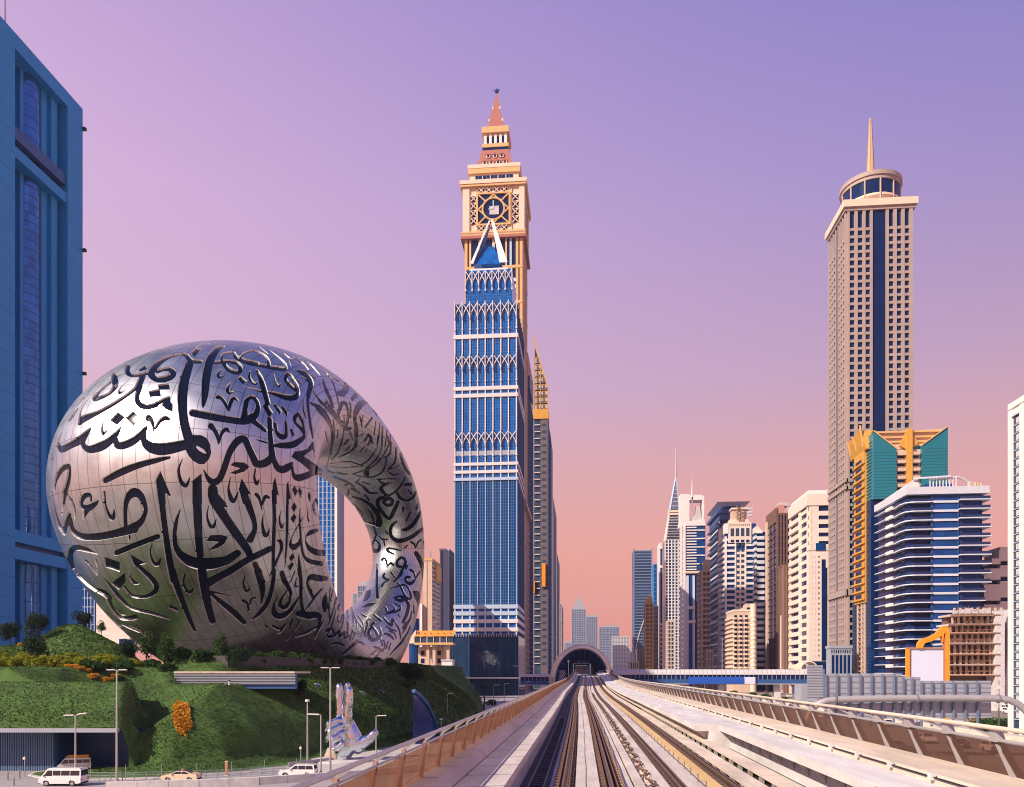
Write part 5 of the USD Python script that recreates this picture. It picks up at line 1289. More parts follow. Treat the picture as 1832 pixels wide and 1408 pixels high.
def golden_tower():
    b = tower('golden_tower', 'slender tower with sloping golden lattice crown behind the blue tower', 955.5, 980, 986, 748, 640, 'grey_glass', 'gold', right=True, parapet=0)
    t, F, z = b.t, b.F, b.z; a = b.a
    part(t, 'crown_glass', MB().wall([(a(956), z(747)), (a(980), z(747)), (a(980), z(696)), (a(956.5), z(618))], (b.x0, b.y0, 0), (1, 0, 0), (0, -1, 0), -4, -3), 'grey_glass')
    for p0, q0, p1, q1, w in ((955, 605, 980.5, 695, .75), (980, 750, 980, 694, .6), (956, 750, 955.6, 612, .6), (967.5, 748, 967, 655, .5)):
        mb = MB(); F.bar(mb, a(p0), z(q0), a(p1), z(q1), w, -.2, .9); part(t, 'gold_beam', mb, 'gold')
    for i, q in enumerate(range(640, 735, 12)):
        xr = min(980, 956 + (q - 608) * 25 / 88); mb = MB(); F.box(mb, a(956), a(xr), z(q) - .22, z(q) + .22, -.2, .6); part(t, 'gold_beam', mb, 'gold')
        mb = MB(); F.box(mb, a(957.5), a(max(958.5, min(966, xr - 1))), z(q - 1.5) - 4.0, z(q - 1.5) , -2.6, -1.8); part(t, 'crown_panel', mb, 'slab_grey')
        if xr > 970: mb = MB(); F.box(mb, a(968.5), a(xr - 1), z(q - 1.5) - 4.0, z(q - 1.5), -2.6, -1.8); part(t, 'crown_panel', mb, 'slab_grey')
    part(t, 'gold_box', MB().box(b.x0 - .4, b.x1 + .6, b.y0 - 1.1, b.y0 + 16, z(749.5), z(732)), 'gold')
    part(t, 'mast', MB().tube([(b.x0 + .3, b.y0, z(606)), (b.x0 + .3, b.y0, z(590))], [.4, .15], 6), 'gold')
    part(t, 'stone_strip', MB().box(b.x0 + a(967), b.x1 + .05, b.y0 - .5, b.y0 + 12, 0, z(750)), 'dim_stone')
    for i in range(36):
        q = 760 + i * 12.2
        mb = MB(); F.box(mb, a(956), a(966.5), z(q) - .4, z(q) + .4, -.2, 1.0); part(t, 'balcony', mb, 'slab_grey')
        mb = MB(); F.box(mb, a(970), a(977), z(q) - 1.2, z(q) + .9, .48, .62); part(t, 'window', mb, 'grey_glass')
    for p0, p1, q0, q1 in ((953, 957, 1062, 1040), (970, 976, 1050, 1008)): mb = MB(); F.box(mb, a(p0), a(p1), z(q0), z(q1), .7, 2.4); part(t, 'gold_sign', mb, 'orange_paint')
    facade(t, b.S, b.L, 0, z(752), 45, 3, .5, .7, .4, 'blue_bar')
golden_tower()
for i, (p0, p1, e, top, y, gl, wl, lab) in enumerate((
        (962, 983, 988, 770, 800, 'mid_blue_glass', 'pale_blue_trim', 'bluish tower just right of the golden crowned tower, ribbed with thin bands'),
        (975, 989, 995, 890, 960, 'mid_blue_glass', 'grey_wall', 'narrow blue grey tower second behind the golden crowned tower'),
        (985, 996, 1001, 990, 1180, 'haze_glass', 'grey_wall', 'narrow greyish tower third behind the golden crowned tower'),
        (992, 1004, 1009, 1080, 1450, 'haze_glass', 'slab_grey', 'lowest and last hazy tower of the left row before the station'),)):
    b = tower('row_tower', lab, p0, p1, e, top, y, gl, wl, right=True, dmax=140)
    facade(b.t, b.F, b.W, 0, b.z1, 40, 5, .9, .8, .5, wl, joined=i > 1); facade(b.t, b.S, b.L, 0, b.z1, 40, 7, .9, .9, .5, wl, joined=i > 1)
    if i == 0: part(b.t, 'gold_fin', MB().box(b.x1 - 3, b.x1 + 1.5, b.y0 - 1.2, b.y0 - .62, 0, b.z(840)), 'white_trim')
# hazy skyline at the end of the line
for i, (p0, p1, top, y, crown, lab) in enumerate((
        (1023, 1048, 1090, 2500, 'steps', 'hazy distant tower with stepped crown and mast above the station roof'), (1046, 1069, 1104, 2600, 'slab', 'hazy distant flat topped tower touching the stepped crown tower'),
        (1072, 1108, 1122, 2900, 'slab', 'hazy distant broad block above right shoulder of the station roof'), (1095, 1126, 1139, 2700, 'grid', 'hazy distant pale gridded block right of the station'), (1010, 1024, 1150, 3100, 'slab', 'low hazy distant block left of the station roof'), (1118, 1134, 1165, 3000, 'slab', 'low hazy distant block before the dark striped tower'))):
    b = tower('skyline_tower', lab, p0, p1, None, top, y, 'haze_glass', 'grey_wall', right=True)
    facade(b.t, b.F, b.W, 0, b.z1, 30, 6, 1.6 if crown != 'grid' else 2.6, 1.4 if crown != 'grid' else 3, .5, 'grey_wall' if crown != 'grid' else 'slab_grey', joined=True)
    if crown == 'steps':
        for k, (g, h0, h1) in enumerate(((.12, 0, 14), (.25, 14, 26), (.38, 26, 34))): part(b.t, 'crown_step', MB().box(b.x0 + b.W * g, b.x1 - b.W * g, b.y0 + 1, b.y0 + 20, b.z1 + 1.3 + h0, b.z1 + 1.3 + h1), 'grey_wall')
        part(b.t, 'mast', MB().tube([((b.x0 + b.x1) / 2, b.y0 + 8, b.z1 + 30), ((b.x0 + b.x1) / 2, b.y0 + 8, b.z1 + 62)], [1, .4], 6), 'grey_wall')
    elif crown == 'slab': part(b.t, 'roof_stage', MB().box(b.x0 + b.W * .15, b.x1 - b.W * .1, b.y0, b.y0 + 18, b.z1 + 1.3, b.z1 + 7), 'grey_wall')
# ------------------------------------------------------------------ tall pink stone tower with round top
def stone_tower():
    b = tower('stone_tower', 'tallest right tower, pink stone grid with round lookout top and needle', 1515, 1632, 1485, 370, 368, 'navy_glass', 'pink_stone', parapet=0, core='core_wall', dmax=60)
    t, F, S, z, a = b.t, b.F, b.S, b.z, b.a
    k = depth(b.x0, b.y0) / FOC; top = b.z1
    edges = [1515, 1519.2, 1527.6, 1533.6, 1542.0, 1547.4, 1555.6, 1560.2, 1583.6, 1589, 1597.2, 1603.3, 1611.5, 1617.3, 1625.5, 1632]
    for i in range(0, len(edges) - 1, 2):
        w0, w1 = edges[i], edges[i + 1]
        mb = MB(); F.box(mb, a(w0), a(w1), 0, top, -.1, .9); part(t, 'pier', mb, 'pink_stone')
    mb = MB(); F.box(mb, a(1560.3), a(1583.5), 0, top, -.1, .25); part(t, 'glass_strip', mb, 'strip_glass')
    rows = [419 + 13.28 * r for r in range(57)]
    for r, q in enumerate(rows):
        hid = q > 772
        for i, (w0, w1) in enumerate(((1519.2, 1527.6), (1533.6, 1542), (1547.4, 1555.6), (1589, 1597.2), (1603.3, 1611.5), (1617.3, 1625.5))):
            if hid and i > 1: continue
            mb = MB(); F.box(mb, a(w0) + .02, a(w1) - .02, z(q + 4.2), z(q - 4.2), -.1, .12); part(t, 'window', mb, 'navy_glass')
        for s0, s1 in ((1519.3, 1555.5), (1589.1, 1625.4)):
            if hid and s0 > 1560: continue
            mb = MB(); F.box(mb, a(s0), a(s1), z(q + 9.0), z(q + 4.3), -.1, .72); part(t, 'spandrel', mb, 'pink_stone')
    for s0, s1 in ((1519.3, 1555.5), (1589.1, 1625.4)): mb = MB(); F.box(mb, a(s0), a(s1), z(414.8), z(410), -.1, .72); part(t, 'spandrel', mb, 'pink_stone')
    for q, h in ((1060, 1.4), (860, .8), (873, .8)): mb = MB(); F.box(mb, -.5, a(1556), z(q) - h, z(q) + h, -.1, 1.4); part(t, 'string_course', mb, 'pink_stone'); mb = MB(); S.box(mb, -1.4, b.L, z(q) - h, z(q) + h, -.1, 1.3); part(t, 'string_course', mb, 'pink_stone')
    # side towards the railway
    L = b.L
    for f0, f1 in ((0, .05), (.15, .18), (.28, .31), (.40, .43), (.555, .59), (.70, .73), (.83, .86), (.96, 1.0)):
        mb = MB(); S.box(mb, L * f0, L * f1, 0, top, -.1, .8); part(t, 'pier', mb, 'pink_stone')
    sp = MB()
    for q in rows:
        for f0, f1 in ((.05, .15), (.18, .28), (.31, .40), (.59, .70), (.73, .83), (.86, .96)): S.box(sp, L * f0, L * f1, z(q + 9), z(q + 4.2), -.1, .6)
    part(t, 'side_spandrel', sp, 'pink_stone', kind='stuff')
    mb = MB(); S.box(mb, L * .425, L * .555, 0, top, -.1, .3); part(t, 'glass_strip', mb, 'strip_glass')
    ov = 7.5 * k
    part(t, 'cornice', MB().box(b.x0 - ov, b.x1 + ov, b.y0 - ov, b.y1 + ov, top - .9, top + 2.2), 'cream'); part(t, 'cornice', MB().box(b.x0 - ov * .6, b.x1 + ov * .6, b.y0 - ov * .6, b.y1 + ov * .6, top - 2.4, top - .91), 'pink_stone')
    # round lookout
    cx, cy = X_of(1560, b.y0 + 14), b.y0 + 16; kk = depth(cx, cy) / FOC; R = 49.5 * kk; zz = lambda p: Z_of(p, cx, cy - R)
    def cyl(name, r, za, zb_, m, n=40): part(t, name, MB().tube([(cx, cy, za), (cx, cy, zb_)], r, n), m, smooth=30)
    cyl('drum', R * .93, top + 2.2, zz(318), 'grey_glass'); cyl('drum_base', R * .97, top + 2.21, zz(345), 'cream')
    for i in range(12):
        q0 = 2 * math.pi * (i + .12) / 12; q1 = 2 * math.pi * (i + .88) / 12
        th = np.linspace(q0, q1, 5); A = np.column_stack([cx + R * .955 * np.cos(th), cy + R * .955 * np.sin(th)])
        v = [(x, y, zz(342)) for x, y in A] + [(x, y, zz(318)) for x, y in A]; kx = np.arange(4)
        part(t, 'drum_window', MB().raw(v, np.stack([kx, kx + 1, kx + 6, kx + 5], 1)), 'navy_glass')
        v = [(cx + (x - cx) * 1.03, cy + (y - cy) * 1.03, zz(358)) for x, y in A] + [(cx + (x - cx) * 1.03, cy + (y - cy) * 1.03, zz(347)) for x, y in A]
        part(t, 'drum_panel', MB().raw(v, np.stack([kx, kx + 1, kx + 6, kx + 5], 1)), 'tan_wall')
        q = 2 * math.pi * i / 12; part(t, 'drum_pier', MB().tube([(cx + R * .97 * math.cos(q), cy + R * .97 * math.sin(q), top + 2), (cx + R * .97 * math.cos(q), cy + R * .97 * math.sin(q), zz(312))], .45, 6), 'pink_stone')
    cyl('drum_ring', R * .985, zz(346.5), zz(342.5), 'cream'); cyl('drum_rim', R * 1.0, zz(317), zz(311), 'pink_stone'); cyl('roof_disc', R * 1.04, zz(310.8), zz(303), 'pink_stone'); cyl('roof_cap', R * .6, zz(302.8), zz(298), 'pink_stone')
    part(t, 'needle', MB().tube([(cx, cy, zz(298)), (cx, cy, Z_of(212, cx, cy))], [7.0 * kk, 1.6 * kk], 12), 'cream_gold', smooth=40)
    for i in range(6): q = i * math.pi / 3; part(t, 'needle_fin', MB().bar((cx + 7.4 * kk * math.cos(q), cy + 7.4 * kk * math.sin(q), zz(298)), (cx + 1.7 * kk * math.cos(q), cy + 1.7 * kk * math.sin(q), Z_of(214, cx, cy)), .35), 'pink_stone')
    # podium at its foot
    P = tower('podium_block', 'grey podium with tall slit windows at foot of the stone tower', 1486, 1524, 1478, 1160, 352, 'grey_wall', 'grey_wall', core='wall', cat='building')
    for i in range(5): mb = MB(); P.F.box(mb, P.W * (i + .3) / 5.4, P.W * (i + .95) / 5.4, 3, P.z(1172), -.2, .06); part(P.t, 'window', mb, 'navy_glass')
    for i in range(9): mb = MB(); P.F.box(mb, P.W * (i + .3) / 9.4, P.W * (i + .75) / 9.4, P.z(1168.6), P.z(1162.5), -.2, .06); part(P.t, 'slot', mb, 'navy_glass')
stone_tower()
# ------------------------------------------------------------------ teal and gold tower
def teal_tower():
    b = tower('teal_tower', 'teal glass tower with golden balcony bays and winged roof before stone tower', 1559, 1691, 1526, 776, 342, 'teal_glass', 'gold', parapet=0, dmax=70)
    t, F, S, z, a = b.t, b.F, b.S, b.z, b.a; o = (b.x0, b.y0, 0); u, n = (1, 0, 0), (0, -1, 0)
    part(t, 'lower_glass', MB().box(b.x0 - .2, b.x0 + 11, b.y0 - .2, b.y1 + .2, 0, z(895)), 'navy_glass')
    part(t, 'wing', MB().wall([(a(1559), z(895)), (a(1600.5), z(895)), (a(1600.5), z(808)), (a(1559), z(775.5))], o, u, n, .25, 2.2), 'teal_glass')
    part(t, 'wing', MB().wall([(a(1646), z(895)), (a(1691.5), z(895)), (a(1691.5), z(770)), (a(1646), z(802))], o, u, n, .25, 2.2), 'teal_glass')
    for i in range(15): mb = MB(); F.box(mb, a(1560), a(1600), z(812 + i * 5.6) - .06, z(812 + i * 5.6) + .06, 2.15, 2.26); part(t, 'glass_line', mb, 'teal_line')
    for i in range(10): mb = MB(); F.box(mb, a(1647), a(1690.5), z(808 + i * 5.6) - .06, z(808 + i * 5.6) + .06, 2.15, 2.26); part(t, 'glass_line', mb, 'teal_line')
    part(t, 'wing_edge', MB().wall([(a(1558), z(774)), (a(1600.5), z(807.5)), (a(1600.5), z(805.5)), (a(1560.5), z(773))], o, u, n, .25, 2.6), 'cream_gold')
    part(t, 'wing_edge', MB().wall([(a(1646), z(801.5)), (a(1692), z(769.5)), (a(1690), z(768.5)), (a(1646), z(799))], o, u, n, .25, 2.6), 'cream_gold')
    part(t, 'roof_gallery', MB().wall([(a(1564), z(775)), (a(1686), z(771)), (a(1646), z(800)), (a(1601), z(806))], o, u, n, .22, .5), 'beige_wall')
    for q, d in ((774, 1.6), (783, 1.3), (791, 1.0)):
        w = (q - 773) * 1.25; mb = MB(); F.box(mb, a(1563 + w), a(1687 - w), z(q + 3.2), z(q), .52, d); part(t, 'gallery_band', mb, 'cream_gold')
    mb = MB(); F.box(mb, a(1600.6), a(1645.9), z(1200), z(806), .0, .4); part(t, 'bay_wall', mb, 'beige_wall')
    mb = MB(); F.box(mb, a(1618.5), a(1628.5), z(900), z(771), .45, 2.4); part(t, 'gold_pylon', mb, 'gold'); part(t, 'gold_pylon_flare', MB().wall([(a(1618.5), z(806)), (a(1628.5), z(806)), (a(1640), z(796)), (a(1628.5), z(772)), (a(1618.5), z(772)), (a(1607), z(800))], o, u, n, .45, 1.4), 'gold')
    for i in range(6):
        q = 812 + i * 14.1
        for p0, p1 in ((1603, 1618), (1629, 1643)):
            mb = MB(); F.box(mb, a(p0), a(p1), z(q + 5.4), z(q), .45, 2.0); part(t, 'balcony', mb, 'beige_wall')
            mb = MB(); F.box(mb, a(p0 + 1), a(p1 - 1), z(q + 9.4), z(q + 5.8), .38, .52); part(t, 'window', mb, 'navy_glass')
    # side with the gold bay
    L = b.L; fs = lambda p: Y_of(p, b.x0) - b.y0
    for k in range(70): mb = MB(); S.box(mb, 0, L, z(1205 - k * 6) - .08, z(1205 - k * 6) + .08, -.1, .30); part(t, 'glass_line', mb, 'teal_line')
    mb = MB(); S.box(mb, fs(1551), fs(1533), z(1076), z(792), -.2, 1.2); part(t, 'gold_bay', mb, 'gold')
    for i in range(18):
        q = 828 + i * 14.1; ff = depth(b.x0, b.y0 + fs(1542)) / depth(b.x0, b.y0); zz = Z_of(q, b.x0, b.y0 + fs(1542))
        mb = MB(); S.box(mb, fs(1546.5), fs(1536), zz - 1.0, zz + .7, 1.15, 1.3); part(t, 'window', mb, 'navy_glass')
        mb = MB(); S.box(mb, fs(1551.5), fs(1533), zz - 1.9, zz - 1.2, 1.22, 2.0); part(t, 'balcony', mb, 'gold')
    for p in (1549, 1544, 1537): mb = MB(); S.box(mb, fs(p) - .5, fs(p) + .5, 0, z(1076), -.2, .8); part(t, 'pier', mb, 'beige_wall')
    for i in range(14): mb = MB(); S.box(mb, fs(1544) - 2.6, fs(1537), z(1200 - i * 9) - .5, z(1200 - i * 9) + .3, -.2, .7); part(t, 'sill', mb, 'tan_wall')
    part(t, 'gold_crown', MB().raw([S.p(fs(1556), z(800), 1.2), S.p(fs(1527), z(800), 1.2), S.p(fs(1530), z(770), 3.5), S.p(fs(1552), z(764), 3.5), S.p(fs(1556), z(800), -2), S.p(fs(1527), z(800), -2), S.p(fs(1530), z(770), -2), S.p(fs(1552), z(764), -2)], BOXF), 'gold')
    for p in (1530, 1540, 1552): part(t, 'crown_spike', MB().bar(S.p(fs(p), z(792), 1.6), S.p(fs(p) - 1.5, z(756 if p == 1552 else 768), 3.6), .7), 'cream_gold')
teal_tower()
# ------------------------------------------------------------------ blue balcony building
def balcony_building():
    y0 = 300; xc = X_of(1625, y0); x1 = X_of(1757, y0); ye = Y_of(1571.5, xc)
    z = lambda p: Z_of(p, xc, y0); a = lambda p: X_of(p, y0) - xc
    t = thing('balcony_building', 'dark blue glass block ringed with white balcony bands on every floor', 'apartment block', ((xc + x1) / 2, y0, 0))
    top = z(887)
    cut = a(1660)
    part(t, 'glass_body', MB().box(xc, x1, y0, ye, 0, top), 'navy_glass')
    part(t, 'glass_bay', MB().box(xc + a(1666), xc + a(1711), y0 - 1.2, y0 - .01, 0, top), 'mid_blue_glass'); part(t, 'glass_bay', MB().box(xc + a(1712), x1 - 1, y0 - .9, y0 - .01, 0, top), 'mid_blue_glass')
    F, S = front(xc, y0), left_face(xc, y0); L = ye - y0
    fs = lambda p: Y_of(p, xc) - y0
    for k in range(20):
        q = 900 + k * 16.25; zz = z(q); h = .2
        # sweeping slab: front-left and side joined round the corner
        yb = y0 + fs(1603)
        pts = [(xc - 1.2, yb), (xc - 1.9, y0 + 3), (xc - 1.3, y0 - .4), (xc + 1.4, y0 - 1.9), (xc + a(1664), y0 - 2.1), (xc + a(1664), y0 - .02), (xc - .02, y0 - .02), (xc - .02, yb)]
        part(t, 'balcony_slab', MB().prism(pts, zz - h, zz + h), 'pale_slab')
        part(t, 'balcony_glass', MB().prism([(p[0] * 1, p[1]) for p in [(xc - 1.05, yb), (xc - 1.75, y0 + 3), (xc - 1.2, y0 - .3), (xc + 1.4, y0 - 1.75), (xc + a(1663), y0 - 1.95), (xc + a(1663), y0 - 1.85), (xc + 1.4, y0 - 1.65), (xc - 1.1, y0 - .2), (xc - 1.65, y0 + 3), (xc - .95, yb)]], zz + h, zz + h + 1.0), 'balcony_glass')
        mb = MB(); S.box(mb, fs(1603), L, zz - h + .9, zz + h + .8, -.02, 1.5); part(t, 'balcony_slab', mb, 'pale_slab')
        mb = MB(); S.box(mb, fs(1606), fs(1596), zz - .3, zz + .9, 1.55, 2.5); part(t, 'planter_box', mb, 'white_wall')
        mb = MB(); F.box(mb, a(1666), a(1711), zz - .42, zz + .42, 1.15, 1.6); part(t, 'spandrel', mb, 'pale_slab')
        mb = MB(); F.box(mb, a(1712), a(1768 if k < 10 else 1757), zz - h + .5, zz + h + .5, -.02, 2.6); part(t, 'balcony_slab', mb, 'pale_slab')
        mb = MB(); F.box(mb, a(1712), a(1766 if k < 10 else 1756), zz + h + .5, zz + h + 1.5, 2.35, 2.45); part(t, 'balcony_glass', mb, 'balcony_glass')
        if k < 10: mb = MB(); F.box(mb, a(1757.2), a(1769), zz + .3, zz + 1.1, -7, -.1); part(t, 'side_balcony', mb, 'pale_slab')
    for p in (1664, 1665.5, 1711.5): mb = MB(); F.box(mb, a(p) - .2, a(p) + .2, 0, top, -.02, 1.3); part(t, 'fin', mb, 'blue_bar')
    part(t, 'roof_band', MB().box(xc - 1.5, x1 + 1.5, y0 - 2.3, ye + .5, top + .01, z(874)), 'pale_slab')
    # roof terrace: sloped screens, steel frames, plant
    part(t, 'roof_screen', MB().raw([(xc - 1, y0 + 2, z(874)), (xc - 1, ye, z(874)), (xc + 4, y0 + 4, z(852)), (xc + 5, y0 + 2, z(874)), (xc + 5, ye, z(874)), (xc + 5, y0 + 4.2, z(852))], [[0, 1, 2], [3, 5, 4], [0, 3, 4], [0, 4, 1], [0, 2, 5], [0, 5, 3], [1, 4, 5], [1, 5, 2]]), 'slab_grey')
    part(t, 'roof_block', MB().box(xc + 8, xc + 17.5, y0 + 4, y0 + 18, z(874) , z(862)), 'mid_blue_glass')
    part(t, 'roof_beam', MB().bar((xc + 3, y0 + 3, z(853)), (xc + a(1708), y0 + 3, z(850)), .6), 'pale_slab'); part(t, 'roof_beam', MB().bar((xc + 8, y0 + 1, z(858)), (xc + a(1706), y0 + 1, z(855)), .5), 'grey_metal')
    random.seed(3)
    for i in range(9): xx = xc + 8 + i * 1.15; part(t, 'roof_post', MB().box(xx, xx + .3, y0 + 1, y0 + 1.3, z(874), z(856 - (i % 3))), 'white_trim')
    part(t, 'roof_arch', MB().tube([(xc + a(1712 + i * 4.4), y0 + 4, z(868 - 17 * math.sin(math.pi * (.35 + .6 * i / 8)))) for i in range(9)], .5, 6), 'slab_grey')
    for i in range(5): xx = xc + a(1738 + i * 5); part(t, 'chimney', MB().box(xx, xx + .7, y0 + 2, y0 + 3, z(874), z(861 + i)), 'cream_gold' if i % 2 else 'slab_grey')
balcony_building()
# ------------------------------------------------------------------ building under construction and its neighbour
def construction():
    y0 = 275; x0, x1 = X_of(1690, y0), X_of(1806, y0); z = lambda p: Z_of(p, x0, y0); a = lambda p: X_of(p, y0) - x0
    t = thing('construction_site', 'half built concrete frame with rusty scaffolding on every floor', 'building site', ((x0 + x1) / 2, y0, 0))
    F = front(x0, y0); random.seed(11)
    part(t, 'inner_core', MB().box(x0 + 3, x1, y0 + 5, y0 + 9, 0, z(1100)), 'brown_wall')
    lev = [1208, 1190, 1171, 1152, 1133, 1118, 1101]
    for k, q in enumerate(lev):
        s = max(0, k - 3) * .6
        part(t, 'floor_slab', MB().box(x0 + s, x1 - 3, y0 - 1 + s * .2, y0 + 9, z(q) - .3, z(q) + .35), 'slab_grey' if k % 2 else 'beige_wall')
        part(t, 'edge_form', MB().box(x0 + s - .5, x1 - 4, y0 - 2.2, y0 - 1.05, z(q) - .2, z(q) + .15), 'scaffold')
        for i in range(9):
            aa = 1.5 + i * (x1 - x0 - 5) / 8.4 + s
            part(t, 'column', MB().box(x0 + aa - .3, x0 + aa + .3, y0, y0 + .6, z(q) + .35, z(q) + .35 + (lev[k] - (lev[k + 1] if k < 6 else q - 15)) * depth(x0, y0) / FOC - .66), 'beige_wall')
        pr = MB()
        for i in range(34):
            aa = s + random.random() * (x1 - x0 - 5); hh = random.uniform(1.0, 2.8); pr.bar((x0 + aa, y0 - .9, z(q) + .36), (x0 + aa + random.uniform(-.3, .3), y0 - .9 , z(q) + .36 + hh), .09)
        for i in range(6): aa = s + random.random() * (x1 - x0 - 10); pr.bar((x0 + aa, y0 - 1.0, z(q) + 1.2), (x0 + aa + 5, y0 - 1.0, z(q) + 1.2 + random.uniform(-.2, .4)), .10)
        part(t, 'scaffold_poles', pr, 'scaffold', kind='stuff')
    for i in range(8): part(t, 'hoarding', MB().box(x0 + 2 + i * 2.1, x0 + 3.8 + i * 2.1, y0 - 1.2, y0 - 1.06, z(1101) + .5, z(1101) + 1.4 + (i % 3) * .4), 'slab_grey')
    part(t, 'hoist_tower', MB().box(x1 - 5.5, x1 - 2.5, y0 - 2, y0 + 4, 0, z(1098)), 'concrete_grey')
    part(t, 'slant_wall', MB().raw([(x1 - 2.4, y0, 0), (x1 + 1, y0, 0), (x1 + 1, y0, z(1090)), (x1 - 2.4, y0 + 10, 0), (x1 + 1, y0 + 10, 0), (x1 + 1, y0 + 10, z(1090))], [[0, 1, 2], [3, 5, 4], [0, 3, 4], [0, 4, 1], [1, 4, 5], [1, 5, 2], [2, 5, 3], [2, 3, 0]]), 'slab_grey')
    y0 = 312; x0, x1 = X_of(1756, y0), X_of(1812, y0); z = lambda p: Z_of(p, x0, y0)
    t = thing('terraced_block', 'cream terraced block stepping up behind the building site', 'building', ((x0 + x1) / 2, y0, 0))
    part(t, 'core', MB().box(x0 + 2, x1, y0 + 2, y0 + 20, 0, z(1000)), 'navy_glass')
    for p0, q0, q1 in ((1758, 1075, 1046), (1758, 1038, 1018), (1772, 1010, 1000), (1785, 1000, 985), (1758, 1100, 1082)):
        for i, (c0, c1) in enumerate(((p0, 1788), (1789, 1812))):
            if c1 > c0: part(t, 'terrace', MB().box(X_of(c0, y0), X_of(c1, y0) - .1, y0 - 1 + i * .8, y0 + 10, z(q0 - i * 6), z(q1 - i * 6)), 'warm_white')
    part(t, 'roof_hut', MB().box(X_of(1796, y0), X_of(1806, y0), y0, y0 + 6, z(992), z(983)), 'tan_wall')
construction()
b = tower('white_tower', 'white framed tower with one window column cut by the right picture edge', 1836, 1900, 1807, 716, 165, 'white_wall', 'white_wall', core='wall', cat='building')
fs = lambda p: Y_of(p, b.x0) - b.y0
zt = Z_of(742, b.x0, b.y0 + fs(1820))
mb = MB(); b.S.box(mb, fs(1826.5), fs(1813.5), 0, zt, -.2, .05); part(b.t, 'window_strip', mb, 'grey_glass')
for i in range(36):
    z = zt - 2.0 - i * 1.72
    if z < 2: break
    mb = MB(); b.S.box(mb, fs(1826.5), fs(1813.5), z - .06, z + .10, -.2, .22); part(b.t, 'transom', mb, 'pale_blue_trim')
    mb = MB(); b.S.box(mb, fs(1825.5), fs(1818.5), z + .3, z + 1.45, .04, .10); part(b.t, 'window', mb, 'slab_grey')
mb = MB(); b.S.box(mb, fs(1828), fs(1812), zt, zt + .5, -.2, .4); part(b.t, 'arch_head', mb, 'white_trim')
for p0, p1 in ((1834, 1827.5), (1812.5, 1807.1)): mb = MB(); b.S.box(mb, fs(p0), fs(p1), 0, zt + 1.5, -.2, .45); part(b.t, 'pier', mb, 'white_wall')

# ------------------------------------------------------------------ middle row of towers along the highway
def simple(name, lab, p0, p1, e, top, y, gl, wl, floors, cols, fb, fp, scol=4, sfl=None, proud=.5, pm=None, dmax=70, **k):
    b = tower(name, lab, p0, p1, e, top, y, gl, wl, dmax=dmax, **k)
    facade(b.t, b.F, b.W, 0, b.z1, floors, cols, fb, fp, proud, wl, pm)
    facade(b.t, b.S, b.L, 0, b.z1, sfl or floors, scol, fb, fp, proud, wl, pm)
    return b
# white balcony tower
b = tower('white_balcony_tower', 'bright white balcony tower with broad flat parapet left of the stone tower', 1448, 1486, 1415, 905, 452, 'navy_glass', 'warm_white', dmax=70, parapet=0)
fh = 15.2
for k in range(21):
    q = 918 + k * fh; z = b.z(q)
    mb = MB(); b.F.box(mb, b.a(1464), b.W, z - 1.6, z + .9, -.2, 1.0); part(b.t, 'balcony', mb, 'warm_white')
    zs = lambda f: Z_of(q, b.sx, b.y0)
    mb = MB(); b.S.box(mb, b.L * .45, b.L, z - 1.3, z + 1.2, -.2, 1.5); part(b.t, 'balcony', mb, 'warm_white')
    mb = MB(); b.S.box(mb, 0, b.L * .4, z + 1.0, z + 3.2, -.2, .5); part(b.t, 'spandrel', mb, 'warm_white')
mb = MB(); b.F.box(mb, -.2, b.a(1464), 0, b.z1, -.2, .8); part(b.t, 'wall_pier', mb, 'warm_white')
for k in range(21): mb = MB(); b.F.box(mb, b.a(1450.5), b.a(1452), b.z(918 + k * fh) - 1.5, b.z(918 + k * fh) + 1.5, .7, .88); part(b.t, 'slot', mb, 'beige_wall')
for f0, f1 in ((0, .05), (.38, .48), (.95, 1.0)): mb = MB(); b.S.box(mb, b.L * f0, b.L * f1, 0, b.z1, -.2, 1.0); part(b.t, 'pier', mb, 'warm_white')
part(b.t, 'parapet', MB().box(b.x0 - 1.6, b.x1 + .6, b.y0 - 1.2, b.y1 + .6, b.z1 + .01, b.z(884)), 'warm_white'); part(b.t, 'parapet_cap', MB().box(b.x0 - .5, b.x1, b.y0, b.y1 - 2, b.z(883.9), b.z(877)), 'white_wall')
b = tower('white_slab', 'low white slab with dark glass stripe in front of the balcony tower', 1447, 1486, 1444, 985, 436, 'warm_white', 'warm_white', core='wall', dmax=20)
mb = MB(); b.F.box(mb, b.a(1470), b.a(1477), b.z(1182), b.z(1001), -.2, .12); part(b.t, 'glass_stripe', mb, 'navy_glass'); mb = MB(); b.F.box(mb, b.a(1476), b.a(1480), b.z(1182), b.z(1016), -.2, .1); part(b.t, 'glass_stripe', mb, 'navy_glass')
part(b.t, 'roof_hood', MB().prism([(b.x0 + b.a(1468) + 2.6 * math.cos(q) , b.y0 - .5) for q in (0, math.pi)] + [(b.x0 + b.a(1468), b.y0 + 4)], b.z1, b.z(972)), 'mid_blue_glass')
part(b.t, 'roof_stage', MB().box(b.x0 + b.a(1466), b.x1, b.y0 - .4, b.y0 + 9, b.z1 + 1.3, b.z(974)), 'warm_white')
for k in range(20):
    for p in (1452, 1458, 1464): mb = MB(); b.F.box(mb, b.a(p), b.a(p + (1.2 if p < 1464 else 2)), b.z(998 + k * 9.3), b.z(994.6 + k * 9.3), -.2, .07); part(b.t, 'window', mb, 'slab_grey' if p < 1464 else 'navy_glass')
part(b.t, 'ground_floor', MB().box(b.x0 + 1, b.x1, b.y0 - .6, b.y0 - .02, 0, b.z(1183)), 'navy_glass')
